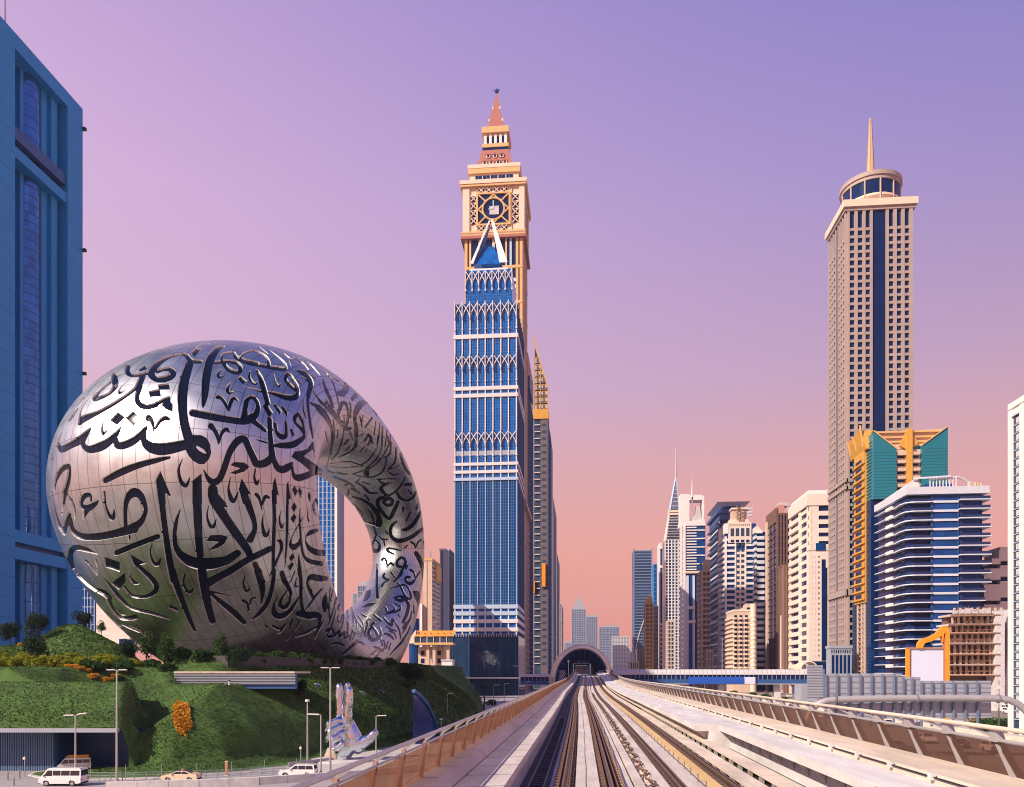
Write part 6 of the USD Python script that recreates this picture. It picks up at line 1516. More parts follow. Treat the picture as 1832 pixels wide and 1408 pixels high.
t = thing('metro_entrance', 'small shell roofed station entrance at the far end of the footbridge', 'entrance', (X_of(1448, 345), 345, 0))
xx, yy = X_of(1448, 345), 345; zz = lambda p: Z_of(p, xx, yy); th = np.linspace(0, math.pi, 13)
for k in range(4):
    A = [(xx + 3.6 * math.cos(q), yy + k * 3 + .05, zz(1199) + 3.6 * math.sin(q)) for q in th]; A2 = [(x, y + 2.9, z) for x, y, z in A]; kk = np.arange(12)
    part(t, 'shell', MB().raw(A + A2, np.stack([kk, kk + 1, kk + 14, kk + 13], 1)), 'station_gold', smooth=True)
part(t, 'rim', MB().tube([(x, yy - .1, z) for x, y, z in A], .3, 6), 'cream'); part(t, 'base', MB().box(xx - 3.3, xx + 3.3, yy + .3, yy + 11, 0, zz(1199)), 'grey_wall')
# dark brown tower and its lower neighbour
b = simple('brown_tower', 'dark brown glass tower with copper ribs and pink roof box', 1391, 1413, 1372, 921, 540, 'navy_glass', 'brown_wall', 26, 4, .3, 1.0, scol=3, proud=.7)
part(b.t, 'roof_box', MB().box(b.x0 + .5, b.x1 - 3.5, b.y0, b.y0 + 16, b.z1 + 1.3, b.z(903)), 'tan_pink'); part(b.t, 'roof_frame', MB().box(b.x0 + 2, b.x1, b.y0 + 4, b.y0 + 14, b.z(902.9), b.z(897)), 'slab_grey')
b.S.p(0, 0, 0); part(b.t, 'crown_screen', MB().box(b.x0 - .6, b.x0 - .1, b.y0 - .5, b.y1, b.z1 - 4, b.z1 + 5), 'brown_wall')
mb = MB(); b.S.box(mb, b.L * .82, b.L, 0, b.z1, -.2, 1.2); part(b.t, 'copper_rib', mb, 'beige_wall')
b = tower('bronze_slab', 'plain bronze slab leaning against the dark brown tower', 1401, 1414, 1393, 1013, 500, 'bronze', 'bronze', core='wall', dmax=40)
facade(b.t, b.F, b.W, 0, b.z1, 0, 4, 0, .5, .5, 'tan_wall'); mb = MB(); b.S.box(mb, b.L * .4, b.L * .55, 0, b.z(1100), -.2, .3); part(b.t, 'light_strip', mb, 'white_trim')


# blue and white balcony tower
b = tower('blue_balcony_tower', 'white and blue balcony tower left of the dark brown tower', 1353, 1371, 1349, 952, 575, 'navy_glass', 'white_wall', dmax=60, parapet=0)
for k in range(23):
    z = b.z(962 + k * 10.8); mb = MB(); b.F.box(mb, b.a(1354), b.a(1367), z - 1.5, z + .9, -.2, 1.6); part(b.t, 'balcony', mb, 'pale_slab'); mb = MB(); b.S.box(mb, -1, b.L, z - .6, z + 1.6, -.2, 1.0); part(b.t, 'balcony', mb, 'pale_slab')
mb = MB(); b.F.box(mb, b.a(1363), b.a(1371), b.z(1205), b.z(955), -.2, .25); part(b.t, 'glass_side', mb, 'mid_blue_glass')
part(b.t, 'roof_horn', MB().frustum(b.x0 - .5, b.x1 - 3, b.y0 - .8, b.y0 + 10, b.z1, b.x0 - .5, b.x0 + 1.5, b.y0 - .8, b.y0 + 10, b.z(942)), 'warm_white'); part(b.t, 'parapet', MB().box(b.x0 - .6, b.x1 - 2.9, b.y0 - 1.3, b.y0 - .81, b.z1 - 1, b.z1 + 1.2), 'white_wall')
# cream crowned tower
def crowned():
    b = tower('crowned_tower', 'white tower with blue bands, columned top storey and rooftop lattice mast', 1297, 1352, 1285, 937, 610, 'mid_blue_glass', 'warm_white', dmax=60, parapet=0)
    t, F, S, z, a = b.t, b.F, b.S, b.z, b.a
    for k in range(24):
        zz = z(966 + k * 9.8)
        for p0, p1 in ((1298, 1315), (1334, 1351)): mb = MB(); F.box(mb, a(p0), a(p1), zz - .85, zz + .85, -.2, 1.0); part(t, 'balcony_band', mb, 'white_wall')
        for p in (1317, 1325.5): mb = MB(); F.box(mb, a(p), a(p + 5.5), zz - .7, zz + 1.4, .6, .95); part(t, 'window', mb, 'grey_glass')
        mb = MB(); S.box(mb, 0, b.L, zz - 1.0, zz + 1.0, -.2, .8); part(t, 'balcony_band', mb, 'pale_slab')
    mb = MB(); F.box(mb, a(1315.5), a(1333.5), 0, z(985), -.2, .7); part(t, 'centre_wall', mb, 'warm_white')
    for p0, p1 in ((1296.5, 1300), (1314.5, 1316.5), (1332.5, 1334.5), (1349.5, 1352)): mb = MB(); F.box(mb, a(p0), a(p1), 0, z(960), -.2, 1.2); part(t, 'pier', mb, 'white_wall')
    part(t, 'top_storey', MB().box(b.x0 + a(1302.5), b.x0 + a(1343.5), b.y0 - 1.4, b.y0 + 16, z(972), z(935)), 'warm_white')
    for k in range(4): mb = MB(); F.box(mb, a(1306.5 + k * 9.2), a(1312.5 + k * 9.2), z(960), z(946), 1.35, 1.5); part(t, 'top_window', mb, 'grey_glass'); mb = MB(); F.box(mb, a(1306.5 + k * 9.2), a(1312.5 + k * 9.2), z(971), z(966.5), 1.35, 1.5); part(t, 'top_window', mb, 'navy_glass')
    for k in range(11): mb = MB(); F.box(mb, a(1305 + k * 3.4), a(1306.6 + k * 3.4), z(942), z(938), 1.35, 1.5); part(t, 'top_slot', mb, 'tan_wall')
    part(t, 'side_stage', MB().box(b.x0 - .4, b.x0 + a(1302), b.y0 - 1.0, b.y0 + 14, z(955), z(937)), 'white_wall'); part(t, 'side_stage', MB().box(b.x0 + a(1344), b.x0 + a(1352), b.y0 - 1.0, b.y0 + 14, z(975), z(938)), 'mid_blue_glass')
    part(t, 'roof_tier', MB().box(b.x0 + a(1306), b.x0 + a(1340), b.y0 + 1, b.y0 + 14, z(934.9), z(929)), 'cream'); part(t, 'roof_tier', MB().box(b.x0 + a(1311), b.x0 + a(1338), b.y0 + 2, b.y0 + 12, z(928.9), z(911)), 'beige_wall'); part(t, 'roof_lid', MB().box(b.x0 + a(1309), b.x0 + a(1337), b.y0 + 1, b.y0 + 13, z(910.9), z(908)), 'warm_white')
    for k in range(4):
        for s in (0, 1): mb = MB(); F.bar(mb, a(1318 + 8 * s), z(931 - k * 6), a(1326 - 8 * s), z(925 - k * 6), .6, .6 + s * .2, 1.0 + s * .2); part(t, 'mast_brace', mb, 'brown_wall')
    for p in (1318, 1326): mb = MB(); F.box(mb, a(p) - .3, a(p) + .3, z(932), z(906), .5, 1.3); part(t, 'mast_leg', mb, 'tan_wall')
    for k in range(3): mb = MB(); F.box(mb, a(1337), a(1345), z(925 - k * 6), z(922 - k * 6), .3, 2); part(t, 'roof_balcony', mb, 'pale_slab')
crowned()
# dark stepped balcony tower with flat disc roof
b = tower('flat_roof_tower', 'dark blue balcony tower with broad flat overhanging roof slab', 1288, 1316, 1270, 930, 690, 'navy_glass', 'mid_blue_glass', dmax=90, parapet=0)
for k in range(26):
    z = b.z(938 + k * 10.2); mb = MB(); b.S.box(mb, -.5, b.L, z - .5, z + .9, -.2, 1.8 if k % 2 else 2.6); part(b.t, 'balcony', mb, 'pale_slab' if k % 2 else 'blue_bar'); mb = MB(); b.F.box(mb, -1.5, b.W, z - .4, z + .6, -.2, 1.4); part(b.t, 'balcony', mb, 'blue_bar')
for q0, q1, g in ((929.9, 919, -.5), (918.9, 913, -2.5), (912.9, 905, 4)): part(b.t, 'roof_stage', MB().box(b.x0 + g, b.x1 + 8 - g, b.y0 + g, b.y1 - g, b.z(q0), b.z(q1)), 'blue_bar' if g < 0 else 'mid_blue_glass')
part(b.t, 'roof_slab', MB().frustum(b.x0 + 3, b.x1 + 6, b.y0 + 2, b.y1 - 2, b.z(904.9), b.x0 - 2.5, b.x1 + 12, b.y0 - 3, b.y1 + 2, b.z(899)), 'pale_slab')
# beige balcony block in front
b = tower('beige_block', 'sunlit beige apartment block with checkered balconies and stepped roof', 1312, 1351, 1298, 1094, 520, 'beige_wall', 'warm_white', dmax=40, core='wall', cat='apartment block')
for k in range(13):
    for j in range(4):
        q = 1103 + k * 8.0; p = 1313.5 + j * 9.6
        mb = MB(); b.F.box(mb, b.a(p), b.a(p + 5), b.z(q + 3.2), b.z(q - 2.4), -.2, .08); part(b.t, 'window', mb, 'navy_glass')
        mb = MB(); b.F.box(mb, b.a(p - 1.5), b.a(p + 3.5), b.z(q + 5), b.z(q + 1.8), .1, 1.5); part(b.t, 'balcony', mb, 'cream')
    mb = MB(); b.S.box(mb, 1, b.L - 1, b.z(q + 4), b.z(q + .6), -.2, 1.0); part(b.t, 'balcony', mb, 'cream')
for p0, p1, q in ((1330, 1351, 1087), (1336, 1351, 1080), (1322, 1330, 1090)): part(b.t, 'roof_stage', MB().box(b.x0 + b.a(p0), b.x0 + b.a(p1), b.y0, b.y0 + 12, b.z1 + .9, b.z(q)), 'beige_wall')
part(b.t, 'corner_bay', MB().tube([(b.x1 - 1.2, b.y0 - .2, 0), (b.x1 - 1.2, b.y0 - .2, b.z(1081))], 1.9, 14), 'cream', smooth=40)
for k in range(13): part(b.t, 'bay_ring', MB().tube([(b.x1 - 1.2, b.y0 - .2, b.z(1104 + k * 8)), (b.x1 - 1.2, b.y0 - .2, b.z(1101 + k * 8))], 2.2, 14), 'warm_white')
# pink balcony strip tower
b = simple('pink_balcony_tower', 'narrow pink beige balcony tower beside the dark balcony tower', 1257, 1270, 1250, 1022, 640, 'brown_wall', 'beige_wall', 22, 2, 1.7, .5, scol=3, proud=1.2)
part(b.t, 'upper_stage', MB().box(b.x0 + b.W * .45, b.x1 + 1, b.y0 + 4, b.y0 + 16, b.z1, b.z(1000)), 'beige_wall')
for k in range(26): mb = MB(); b.S.box(mb, 0, 4, b.z(1200 - k * 8) - .5, b.z(1200 - k * 8) + .5, .3, 1.9); part(b.t, 'balcony', mb, 'tan_wall')
b = simple('grey_brown_tower', 'dark windowed brown block standing before the pink balcony tower', 1265, 1275, 1261, 1165, 560, 'brown_wall', 'pink_stone', 5, 2, .8, .6, scol=2, cat='building')
# white tower with open rectangular crown and blade
def frame_tower():
    b = tower('frame_tower', 'white tower topped by open square frame holding a blade, blue glass front', 1226, 1262, 1217, 941, 800, 'mid_blue_glass', 'white_wall', dmax=60, parapet=0)
    t, F, S, z, a = b.t, b.F, b.S, b.z, b.a
    for q in range(944, 1020, 5): 
        mb = MB(); F.box(mb, a(1228), a(1246 if (q // 5) % 3 else 1261), z(q) - .6, z(q) + .6, -.2, .8); part(t, 'blind', mb, 'white_wall')
    for p0, p1 in ((1216, 1220), (1221, 1226.5)): mb = MB(); F.box(mb, a(p0) , a(p1), 0, z(940), -.2, 1.2); part(t, 'side_wall', mb, 'white_wall')
    part(t, 'shoulder', MB().box(b.x0 - 5, b.x1 - .5, b.y0 - 1, b.y0 + 20, z(940.9), z(932)), 'white_wall')
    for p0, p1, q0, q1 in ((1217, 1233, 931.9, 884), (1256, 1259.5, 931.9, 888), (1233.1, 1255.9, 895, 886)): mb = MB(); F.box(mb, a(p0), a(p1), z(q0), z(q1), -14, 1); part(t, 'crown_frame', mb, 'white_wall')
    part(t, 'crown_slope', MB().wall([(a(1233.2), z(931.8)), (a(1256), z(931.8)), (a(1252), z(905)), (a(1246), z(905)), (a(1244), z(920))], (b.x0, b.y0, 0), (1, 0, 0), (0, -1, 0), -8, -1), 'slab_grey')
    part(t, 'blade', MB().hexa([(b.x0 + a(1237.6), b.y0 - 1, z(912)), (b.x0 + a(1238.6), b.y0 - 1, z(912)), (b.x0 + a(1238.6), b.y0, z(912)), (b.x0 + a(1237.6), b.y0, z(912)), (b.x0 + a(1237), b.y0 - 1, z(890)), (b.x0 + a(1239.4), b.y0 - 1, z(890)), (b.x0 + a(1239.4), b.y0, z(890)), (b.x0 + a(1237), b.y0, z(890))]), 'pole_grey'); part(t, 'blade_tip', MB().tube([(b.x0 + a(1238.2), b.y0 - .5, z(890)), (b.x0 + a(1238.2), b.y0 - .5, z(857))], [1.2, .2], 6), 'white_trim')
    for p0, p1, m in ((1226.6, 1232, 'pale_slab'), (1239, 1243, 'pale_slab'), (1250, 1256, 'navy_glass'), (1258, 1262, 'pale_slab')): mb = MB(); F.box(mb, a(p0), a(p1), 0, z(1030), -.2, .9); part(t, 'lower_rib', mb, m)
    part(t, 'waist', MB().box(b.x0 - 1, b.x1 + .5, b.y0 - 1.6, b.y0 + 4, z(1026), z(1022)), 'cream')
    for p0, p1, q in ((1226, 1244, 1110), (1228, 1243, 1085)): mb = MB(); F.box(mb, a(p0), a(p1), z(q + 5), z(q), .2, 1.9); part(t, 'band', mb, 'white_wall')
    for k in range(12): mb = MB(); F.box(mb, a(1227), a(1231), z(1120 + k * 7) - .9, z(1120 + k * 7) + .9, .9, 2.0); part(t, 'balcony', mb, 'white_wall')
    for k in range(24): mb = MB(); S.box(mb, 0, b.L, z(960 + k * 10) - 1, z(960 + k * 10) + 1, -.2, 1.2); part(t, 'balcony', mb, 'pale_slab')
frame_tower()
# tapered spire tower
def spire_tower():
    y0 = 900; x0, x1 = X_of(1191, y0), X_of(1219, y0); z = lambda p: Z_of(p, x0, y0); X = lambda p: X_of(p, y0)
    t = thing('spire_tower', 'tapering white blue tower ending in dark lattice spire with long needle', 'skyscraper', ((x0 + x1) / 2, y0, 0))
    d = 30
    part(t, 'body', MB().box(X(1190), X(1219), y0, y0 + d, 0, z(965)), 'grey_glass'); part(t, 'upper_body', MB().frustum(X(1191), X(1218), y0 + 1, y0 + d - 1, z(965), X(1199), X(1217), y0 + 6, y0 + d - 6, z(915)), 'warm_white')
    F = front(X(1190), y0)
    for k in range(42): mb = MB(); F.box(mb, 0, X(1219) - X(1190), z(1200 - k * 5.7) - .5, z(1200 - k * 5.7) + .5, -.2, .6); part(t, 'band', mb, 'pale_slab')
    for i in range(6): mb = MB(); F.box(mb, (X(1219) - X(1190)) * i / 5 - .6, (X(1219) - X(1190)) * i / 5 + .6, 0, z(966), -.2, .9); part(t, 'pier', mb, 'white_wall')
    for k in range(9):
        f = k / 9; mb = MB().box(X(1199.5 - 7 * (1 - f)), X(1217.2), y0 + .2 + 5 * f, y0 + .5 + 5 * f, z(962 - 46 * f) - .9, z(962 - 46 * f) + .9); part(t, 'crown_band', mb, 'grey_glass')
    part(t, 'crown_cap', MB().box(X(1198.5), X(1218), y0 + 5, y0 + d - 5, z(914.9), z(911)), 'cream')
    ap = np.array([X(1212), y0 + d / 2, z(848)])
    base = [np.array(p) for p in ((X(1200), y0 + 6, z(911)), (X(1217), y0 + 6, z(911)), (X(1217), y0 + d - 6, z(911)), (X(1200), y0 + d - 6, z(911)))]
    part(t, 'spire_core', MB().raw([b_ * .98 + ap * .02 for b_ in base] + [ap], [[0, 1, 4], [1, 2, 4], [2, 3, 4], [3, 0, 4], [0, 2, 1], [0, 3, 2]]), 'spire_dark')
    for b_ in base: part(t, 'spire_rib', MB().bar(b_, ap, 1.1), 'pale_blue_trim')
    for k in range(1, 8):
        f = k / 8; q = [b_ * (1 - f) + ap * f for b_ in base]; mb = MB()
        for i in range(4): mb.bar(q[i], q[(i + 1) % 4], .7)
        part(t, 'spire_ring', mb, 'pale_blue_trim')
    part(t, 'needle', MB().tube([ap, ap + [0, 0, z(795) - z(848)]], [.9, .25], 6), 'pole_grey')
    part(t, 'side_blade', MB().box(X(1218.5), X(1221), y0 - .6, y0 + 6, 0, z(955)), 'grey_glass')
spire_tower()
b = simple('blue_white_tower', 'slim tower of dark blue glass held in a white frame left of the spire tower', 1180, 1192, 1177, 973, 980, 'mid_blue_glass', 'white_wall', 0, 2, 0, 1.6, scol=2, proud=.8, pm='white_wall')
for q, h in ((978, 4), (1014, 2.2), (1117, 2)): mb = MB(); b.F.box(mb, -.5, b.W + .5, b.z(q + h), b.z(q - h), -.2, 1.4); part(b.t, 'frame_band', mb, 'white_wall')
for k in range(9): mb = MB(); b.F.box(mb, 0, b.W, b.z(1124 + k * 8) - 1.4, b.z(1124 + k * 8) + 1.0, -.2, 1.6); part(b.t, 'balcony', mb, 'cream')
b = simple('blue_wedge_tower', 'small bluish stepped tower between gold tower and white framed tower', 1170, 1178, 1168, 1010, 1100, 'mid_blue_glass', 'blue_wall', 26, 2, .9, .6, scol=2)
b = simple('striped_tower', 'dark hazy tower with close horizontal bands and swept foot at the row end', 1134, 1167, 1131, 986, 1350, 'haze_dark_glass', 'haze_band', 44, 0, 1.5, 0, scol=0, proud=.8)
for p in (1134, 1166): mb = MB(); b.F.box(mb, b.a(p) - 1, b.a(p) + 1, 0, b.z1 + 4, -.2, 1.2); part(b.t, 'edge_fin', mb, 'haze_band')
for i in range(10): q0, q1 = i / 10, (i + 1) / 10; mb = MB(); b.F.bar(mb, b.a(1134 + 22 * q0 ** 2), b.z(1200 - 100 * q0), b.a(1134 + 22 * q1 ** 2), b.z(1200 - 100 * q1), 1.6, .8, 1.6); part(b.t, 'swept_rib', mb, 'slab_grey')
b = simple('gold_tower', 'small golden tower with stepped crown before the dark striped tower', 1155, 1168, 1153, 1080, 900, 'brown_wall', 'gold_wall', 20, 2, 1.5, .9, scol=2)
for g, q in ((1.0, 1072), (2.6, 1065)): part(b.t, 'crown_step', MB().box(b.x0 + g, b.x1 - g * .4, b.y0 + g, b.y0 + 14, b.z1 + 1.2, b.z(q)), 'gold')
b = simple('low_pink_block', 'low pinkish grid block at foot of the dark striped tower', 1141, 1155, 1139, 1163, 950, 'grey_glass', 'pink_stone', 7, 5, 1.6, 1.4, scol=2, cat='building')
b = simple('slit_block', 'short tan block with blue strip beside the spire tower foot', 1195, 1206, 1192, 1112, 820, 'mid_blue_glass', 'beige_wall', 16, 2, 1.3, 1.0, scol=2, cat='building')
b = simple('thin_beige_tower', 'thin beige tower squeezed right of the little golden tower', 1170, 1177, 1168, 1085, 940, 'grey_glass', 'beige_wall', 18, 2, 1.2, .9, scol=2)
b = simple('low_shop_block', 'low beige flat block peeping over the footbridge at the station', 1128, 1142, 1126, 1184, 900, 'grey_glass', 'beige_wall', 3, 4, 1.2, 1.0, scol=2, cat='building')
# ------------------------------------------------------------------ foliage helpers
def leaf_quads(P, N, size, rng, flat=.5):
    n = len(P); P, N = np.asarray(P, float), np.asarray(N, float)
    d = rng.normal(size=(n, 3)) * (1 - flat) + N * flat + rng.normal(size=(n, 3)) * .25
    d /= np.linalg.norm(d, axis=1, keepdims=True) + 1e-9
    a = np.cross(d, rng.normal(size=(n, 3))); a /= np.linalg.norm(a, axis=1, keepdims=True) + 1e-9; b = np.cross(d, a)
    s = (size * rng.uniform(.6, 1.3, n))[:, None]; w = s * .55
    v = np.stack([P - a * s, P - b * w + d * s * .18, P + a * s, P + b * w + d * s * .18], 1).reshape(-1, 3)
    k = np.arange(n)[:, None] * 4
    return v, np.vstack([k + [0, 1, 2], k + [0, 2, 3]])
def lumpy(center, radii, n, rng, lumps=9, shell=.55):
    """points through an uneven crown made of several lobes"""
    C = rng.normal(size=(lumps, 3)); C /= np.linalg.norm(C, axis=1, keepdims=True); C = C * rng.uniform(.25, .72, (lumps, 1)); R = rng.uniform(.30, .55, lumps)
    k = rng.integers(0, lumps, n); d = rng.normal(size=(n, 3)); d /= np.linalg.norm(d, axis=1, keepdims=True)
    r = R[k] * rng.uniform(shell, 1.0, n) ** .6
    P = C[k] + d * r[:, None]
    return np.asarray(center) + P * np.asarray(radii), d
def make_tree(name, label, cat, h, crown, trunk_h, seed, lm='leaf_tree', n=2600, size=.16, group=None):
    rng = np.random.default_rng(seed); t = thing(name, label, cat, (0, 0, 0), group=group)
    part(t, 'trunk', MB().tube([(0, 0, -.4), (.05, .03, trunk_h * .5), (0, 0, trunk_h), (.06, -.04, h * .72)], [.14, .11, .09, .03], 7), 'bark', smooth=60)
    for i in range(6):
        q = rng.uniform(0, 6.28); z0 = trunk_h * rng.uniform(.75, 1.2)
        part(t, 'limb', MB().tube([(0, 0, z0), (crown * .35 * math.cos(q), crown * .35 * math.sin(q), z0 + (h - z0) * .4), (crown * .62 * math.cos(q), crown * .62 * math.sin(q), z0 + (h - z0) * rng.uniform(.55, .8))], [.06, .045, .015], 5), 'bark', smooth=60)
    P, N = lumpy((0, 0, (h + trunk_h) / 2), (crown * 1.25, crown * 1.25, (h - trunk_h) * .72), n, rng, 11)
    v, f = leaf_quads(P, N, size, rng, .35); part(t, 'crown', MB().raw(v, f), lm)
    return t
def make_shrub(name, label, cat, r, h, seed, lm, n=900, size=.14, group=None):
    rng = np.random.default_rng(seed); t = thing(name, label, cat, (0, 0, 0), group=group)
    P, N = lumpy((0, 0, h * .42), (r * 1.2, r * 1.2, h * .72), n, rng, 8); P[:, 2] = np.abs(P[:, 2])
    v, f = leaf_quads(P, N, size, rng, .45); part(t, 'foliage', MB().raw(v, f), lm)
    part(t, 'stem', MB().tube([(0, 0, -.3), (0, 0, h * .5)], [.06, .03], 5), 'bark')
    return t

# ------------------------------------------------------------------ green hill around the museum (coordinates: across, depth as seen along the camera's heading)
def cw(Xc, D): return Xc * ca - D * sa, Xc * sa + D * ca
BASE = [(140, 96.5), (165, 95.6), (300, 95.9), (360, 98), (422, 100), (518, 107), (576, 115.5), (640, 123), (700, 131), (745, 143), (800, 165), (850, 186), (880, 240)]
BASE = [((p - CXP) / FOC * d, d) for p, d in BASE]
WEST = [((p - CXP) / FOC * d, d) for p, d in ((140, 96.5), (236, 106))]
def seg_dist(X, D, line):
    best = np.full(X.shape, 1e9)
    for (x0, y0), (x1, y1) in zip(line[:-1], line[1:]):
        dx, dy = x1 - x0, y1 - y0; t = np.clip(((X - x0) * dx + (D - y0) * dy) / (dx * dx + dy * dy), 0, 1)
        best = np.minimum(best, np.hypot(X - x0 - t * dx, D - y0 - t * dy))
    return best
HILLPOLY = Polygon(BASE + [(-20, 262), (-230, 262), (-230, 106), WEST[1], WEST[0]])
import shapely
def sstep(x): x = np.clip(x, 0, 1); return x * x * (3 - 2 * x)
def hill_height(X, D, want_bank=False):
    px = CXP + FOC * X / D
    inside = shapely.contains_xy(HILLPOLY, X, D)
    d = np.minimum(seg_dist(X, D, BASE), seg_dist(X, D, WEST) * 1.3 + np.where(px > 236, 0, 0))
    d = np.where(px < 236, np.minimum(d, seg_dist(X, D, WEST) * 1.3), d)
    lawn = 2.2 * sstep(d / 6)
    slope = lawn + (13.4 - 2.2) * np.clip((d - 3.5) / 14.5, 0, 1) ** .72
    slope = slope + 1.7 * sstep((D - 119.5) / 4) * sstep((px - 285) / 40) * sstep((d - 15) / 6)
    terrace = np.where((px > 310) & (px < 532) & (D < 119), np.minimum(slope, 10.9), slope)
    left_rise = 4.4 * sstep((D - 120) / 36) * sstep((285 - px) / 90) + 4.6 * np.exp(-(((px - 128) / 62) ** 2 + ((D - 160) / 14) ** 2))
    z = np.where(inside, np.minimum(terrace + left_rise, terrace + left_rise), 0.0)
    bank = np.where((px < 262 - (106 - np.minimum(D, 106)) * 2.2) & (D >= 98.0), 5.7 + 5.6 * np.clip((D - 98.0) / 7.5, 0, 1) ** .55, -1)
    lim = 262 - (106 - np.minimum(D, 106)) * 2.2
    isb = (bank > z) & (D < 112)
    z = np.where(isb, z + (bank - z) * sstep((lim - px) / 30), z)
    return (z, isb, inside) if want_bank else z
def build_hill():
    rng = np.random.default_rng(4)
    gx = np.arange(-100, 6, .8); gd = np.concatenate([np.arange(95.2, 98.0, .55), [97.99], np.arange(98.0, 130, .65), np.arange(130, 262, 2.2)])
    X, D = np.meshgrid(gx, gd, indexing='ij'); Z, isb, ins = hill_height(X, D, True)
    wx, wy = cw(X, D)
    nz = meshkit.fbm(np.stack([wx * .35, wy * .35, Z * .35], -1), 3, 3) - .5
    Z2 = np.where(Z > .3, Z + nz * .35, Z)
    P = np.stack([wx, wy, Z2], -1); idx = np.arange(X.size).reshape(X.shape)
    live = (Z[:-1, :-1] + Z[1:, :-1] + Z[1:, 1:] + Z[:-1, 1:]) > .02
    crosses = (gd[:-1] < 98.0) & (gd[1:] >= 98.0)
    jump = (np.maximum(Z[:-1, 1:], Z[1:, 1:]) - np.minimum(Z[:-1, :-1], Z[1:, :-1])) > 2.5
    live &= ~(crosses[None, :] & jump)
    q = np.stack([idx[:-1, :-1], idx[1:, :-1], idx[1:, 1:], idx[:-1, 1:]], -1)[live]
    us, inv = np.unique(q, return_inverse=True)
    single('hill', MB().raw(P.reshape(-1, 3)[us], inv.reshape(q.shape)), 'turf', 'grassy hill clad in clipped ground cover under the silver ring', 'hill', kind='structure', smooth=True)
    # clipped ground cover: leaves all over the faces of the hill that the railway overlooks
    n = 300000
    xs = rng.uniform(-100, 0, n); ds = 95 + (rng.uniform(0, 1, n) ** 1.6) * 140
    z, isb, ins = hill_height(xs, ds, True); e = .3
    zx = (hill_height(xs + e, ds) - hill_height(xs - e, ds)) / (2 * e); zd = (hill_height(xs, ds + e) - hill_height(xs, ds)) / e
    ok = (z > .25) & (np.abs(zx) < 30) & (np.abs(zd) < 30)
    keep = ok & (rng.uniform(0, 1, n) < np.clip(.45 + .5 * np.hypot(zx, zd), 0, 1))
    xs, ds, z, zx, zd = xs[keep], ds[keep], z[keep], zx[keep], zd[keep]
    wx, wy = cw(xs, ds); Nc = np.stack([-zx, -zd, np.ones_like(zx)], 1); Nc /= np.linalg.norm(Nc, axis=1, keepdims=True)
    Nw = np.stack([Nc[:, 0] * ca - Nc[:, 1] * sa, Nc[:, 0] * sa + Nc[:, 1] * ca, Nc[:, 2]], 1)
    nz = meshkit.fbm(np.stack([wx * .35, wy * .35, z * .35], -1), 3, 3) - .5
    Pp = np.stack([wx, wy, z + nz * .35], 1) + Nw * rng.uniform(-.03, .13, (len(wx), 1))
    v, f = leaf_quads(Pp, Nw, np.where(ds < 125, .115, .2), rng, .4)
    single('ground_cover', MB().raw(v, f), 'leaf_hedge', 'clipped green ground cover growing over the whole hill', 'ground cover', kind='stuff')
build_hill()
def museum_terrace():
    cut = HILLPOLY.buffer(-17.5).intersection(Polygon([((300 - CXP) / FOC * 118, 118), ((690 - CXP) / FOC * 118, 118), ((690 - CXP) / FOC * 178, 178), ((300 - CXP) / FOC * 178, 178)]))
    cut = max(getattr(cut, 'geoms', [cut]), key=lambda g: g.area).simplify(.4)
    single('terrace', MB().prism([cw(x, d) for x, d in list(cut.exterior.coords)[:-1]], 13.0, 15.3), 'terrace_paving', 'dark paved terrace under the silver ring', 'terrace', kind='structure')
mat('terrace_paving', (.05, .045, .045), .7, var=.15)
museum_terrace()
def on_hill(px, D):
    X = (px - CXP) / FOC * D; x, y = cw(X, D); return x, y, float(hill_height(np.array([X]), np.array([float(D)]))[0])
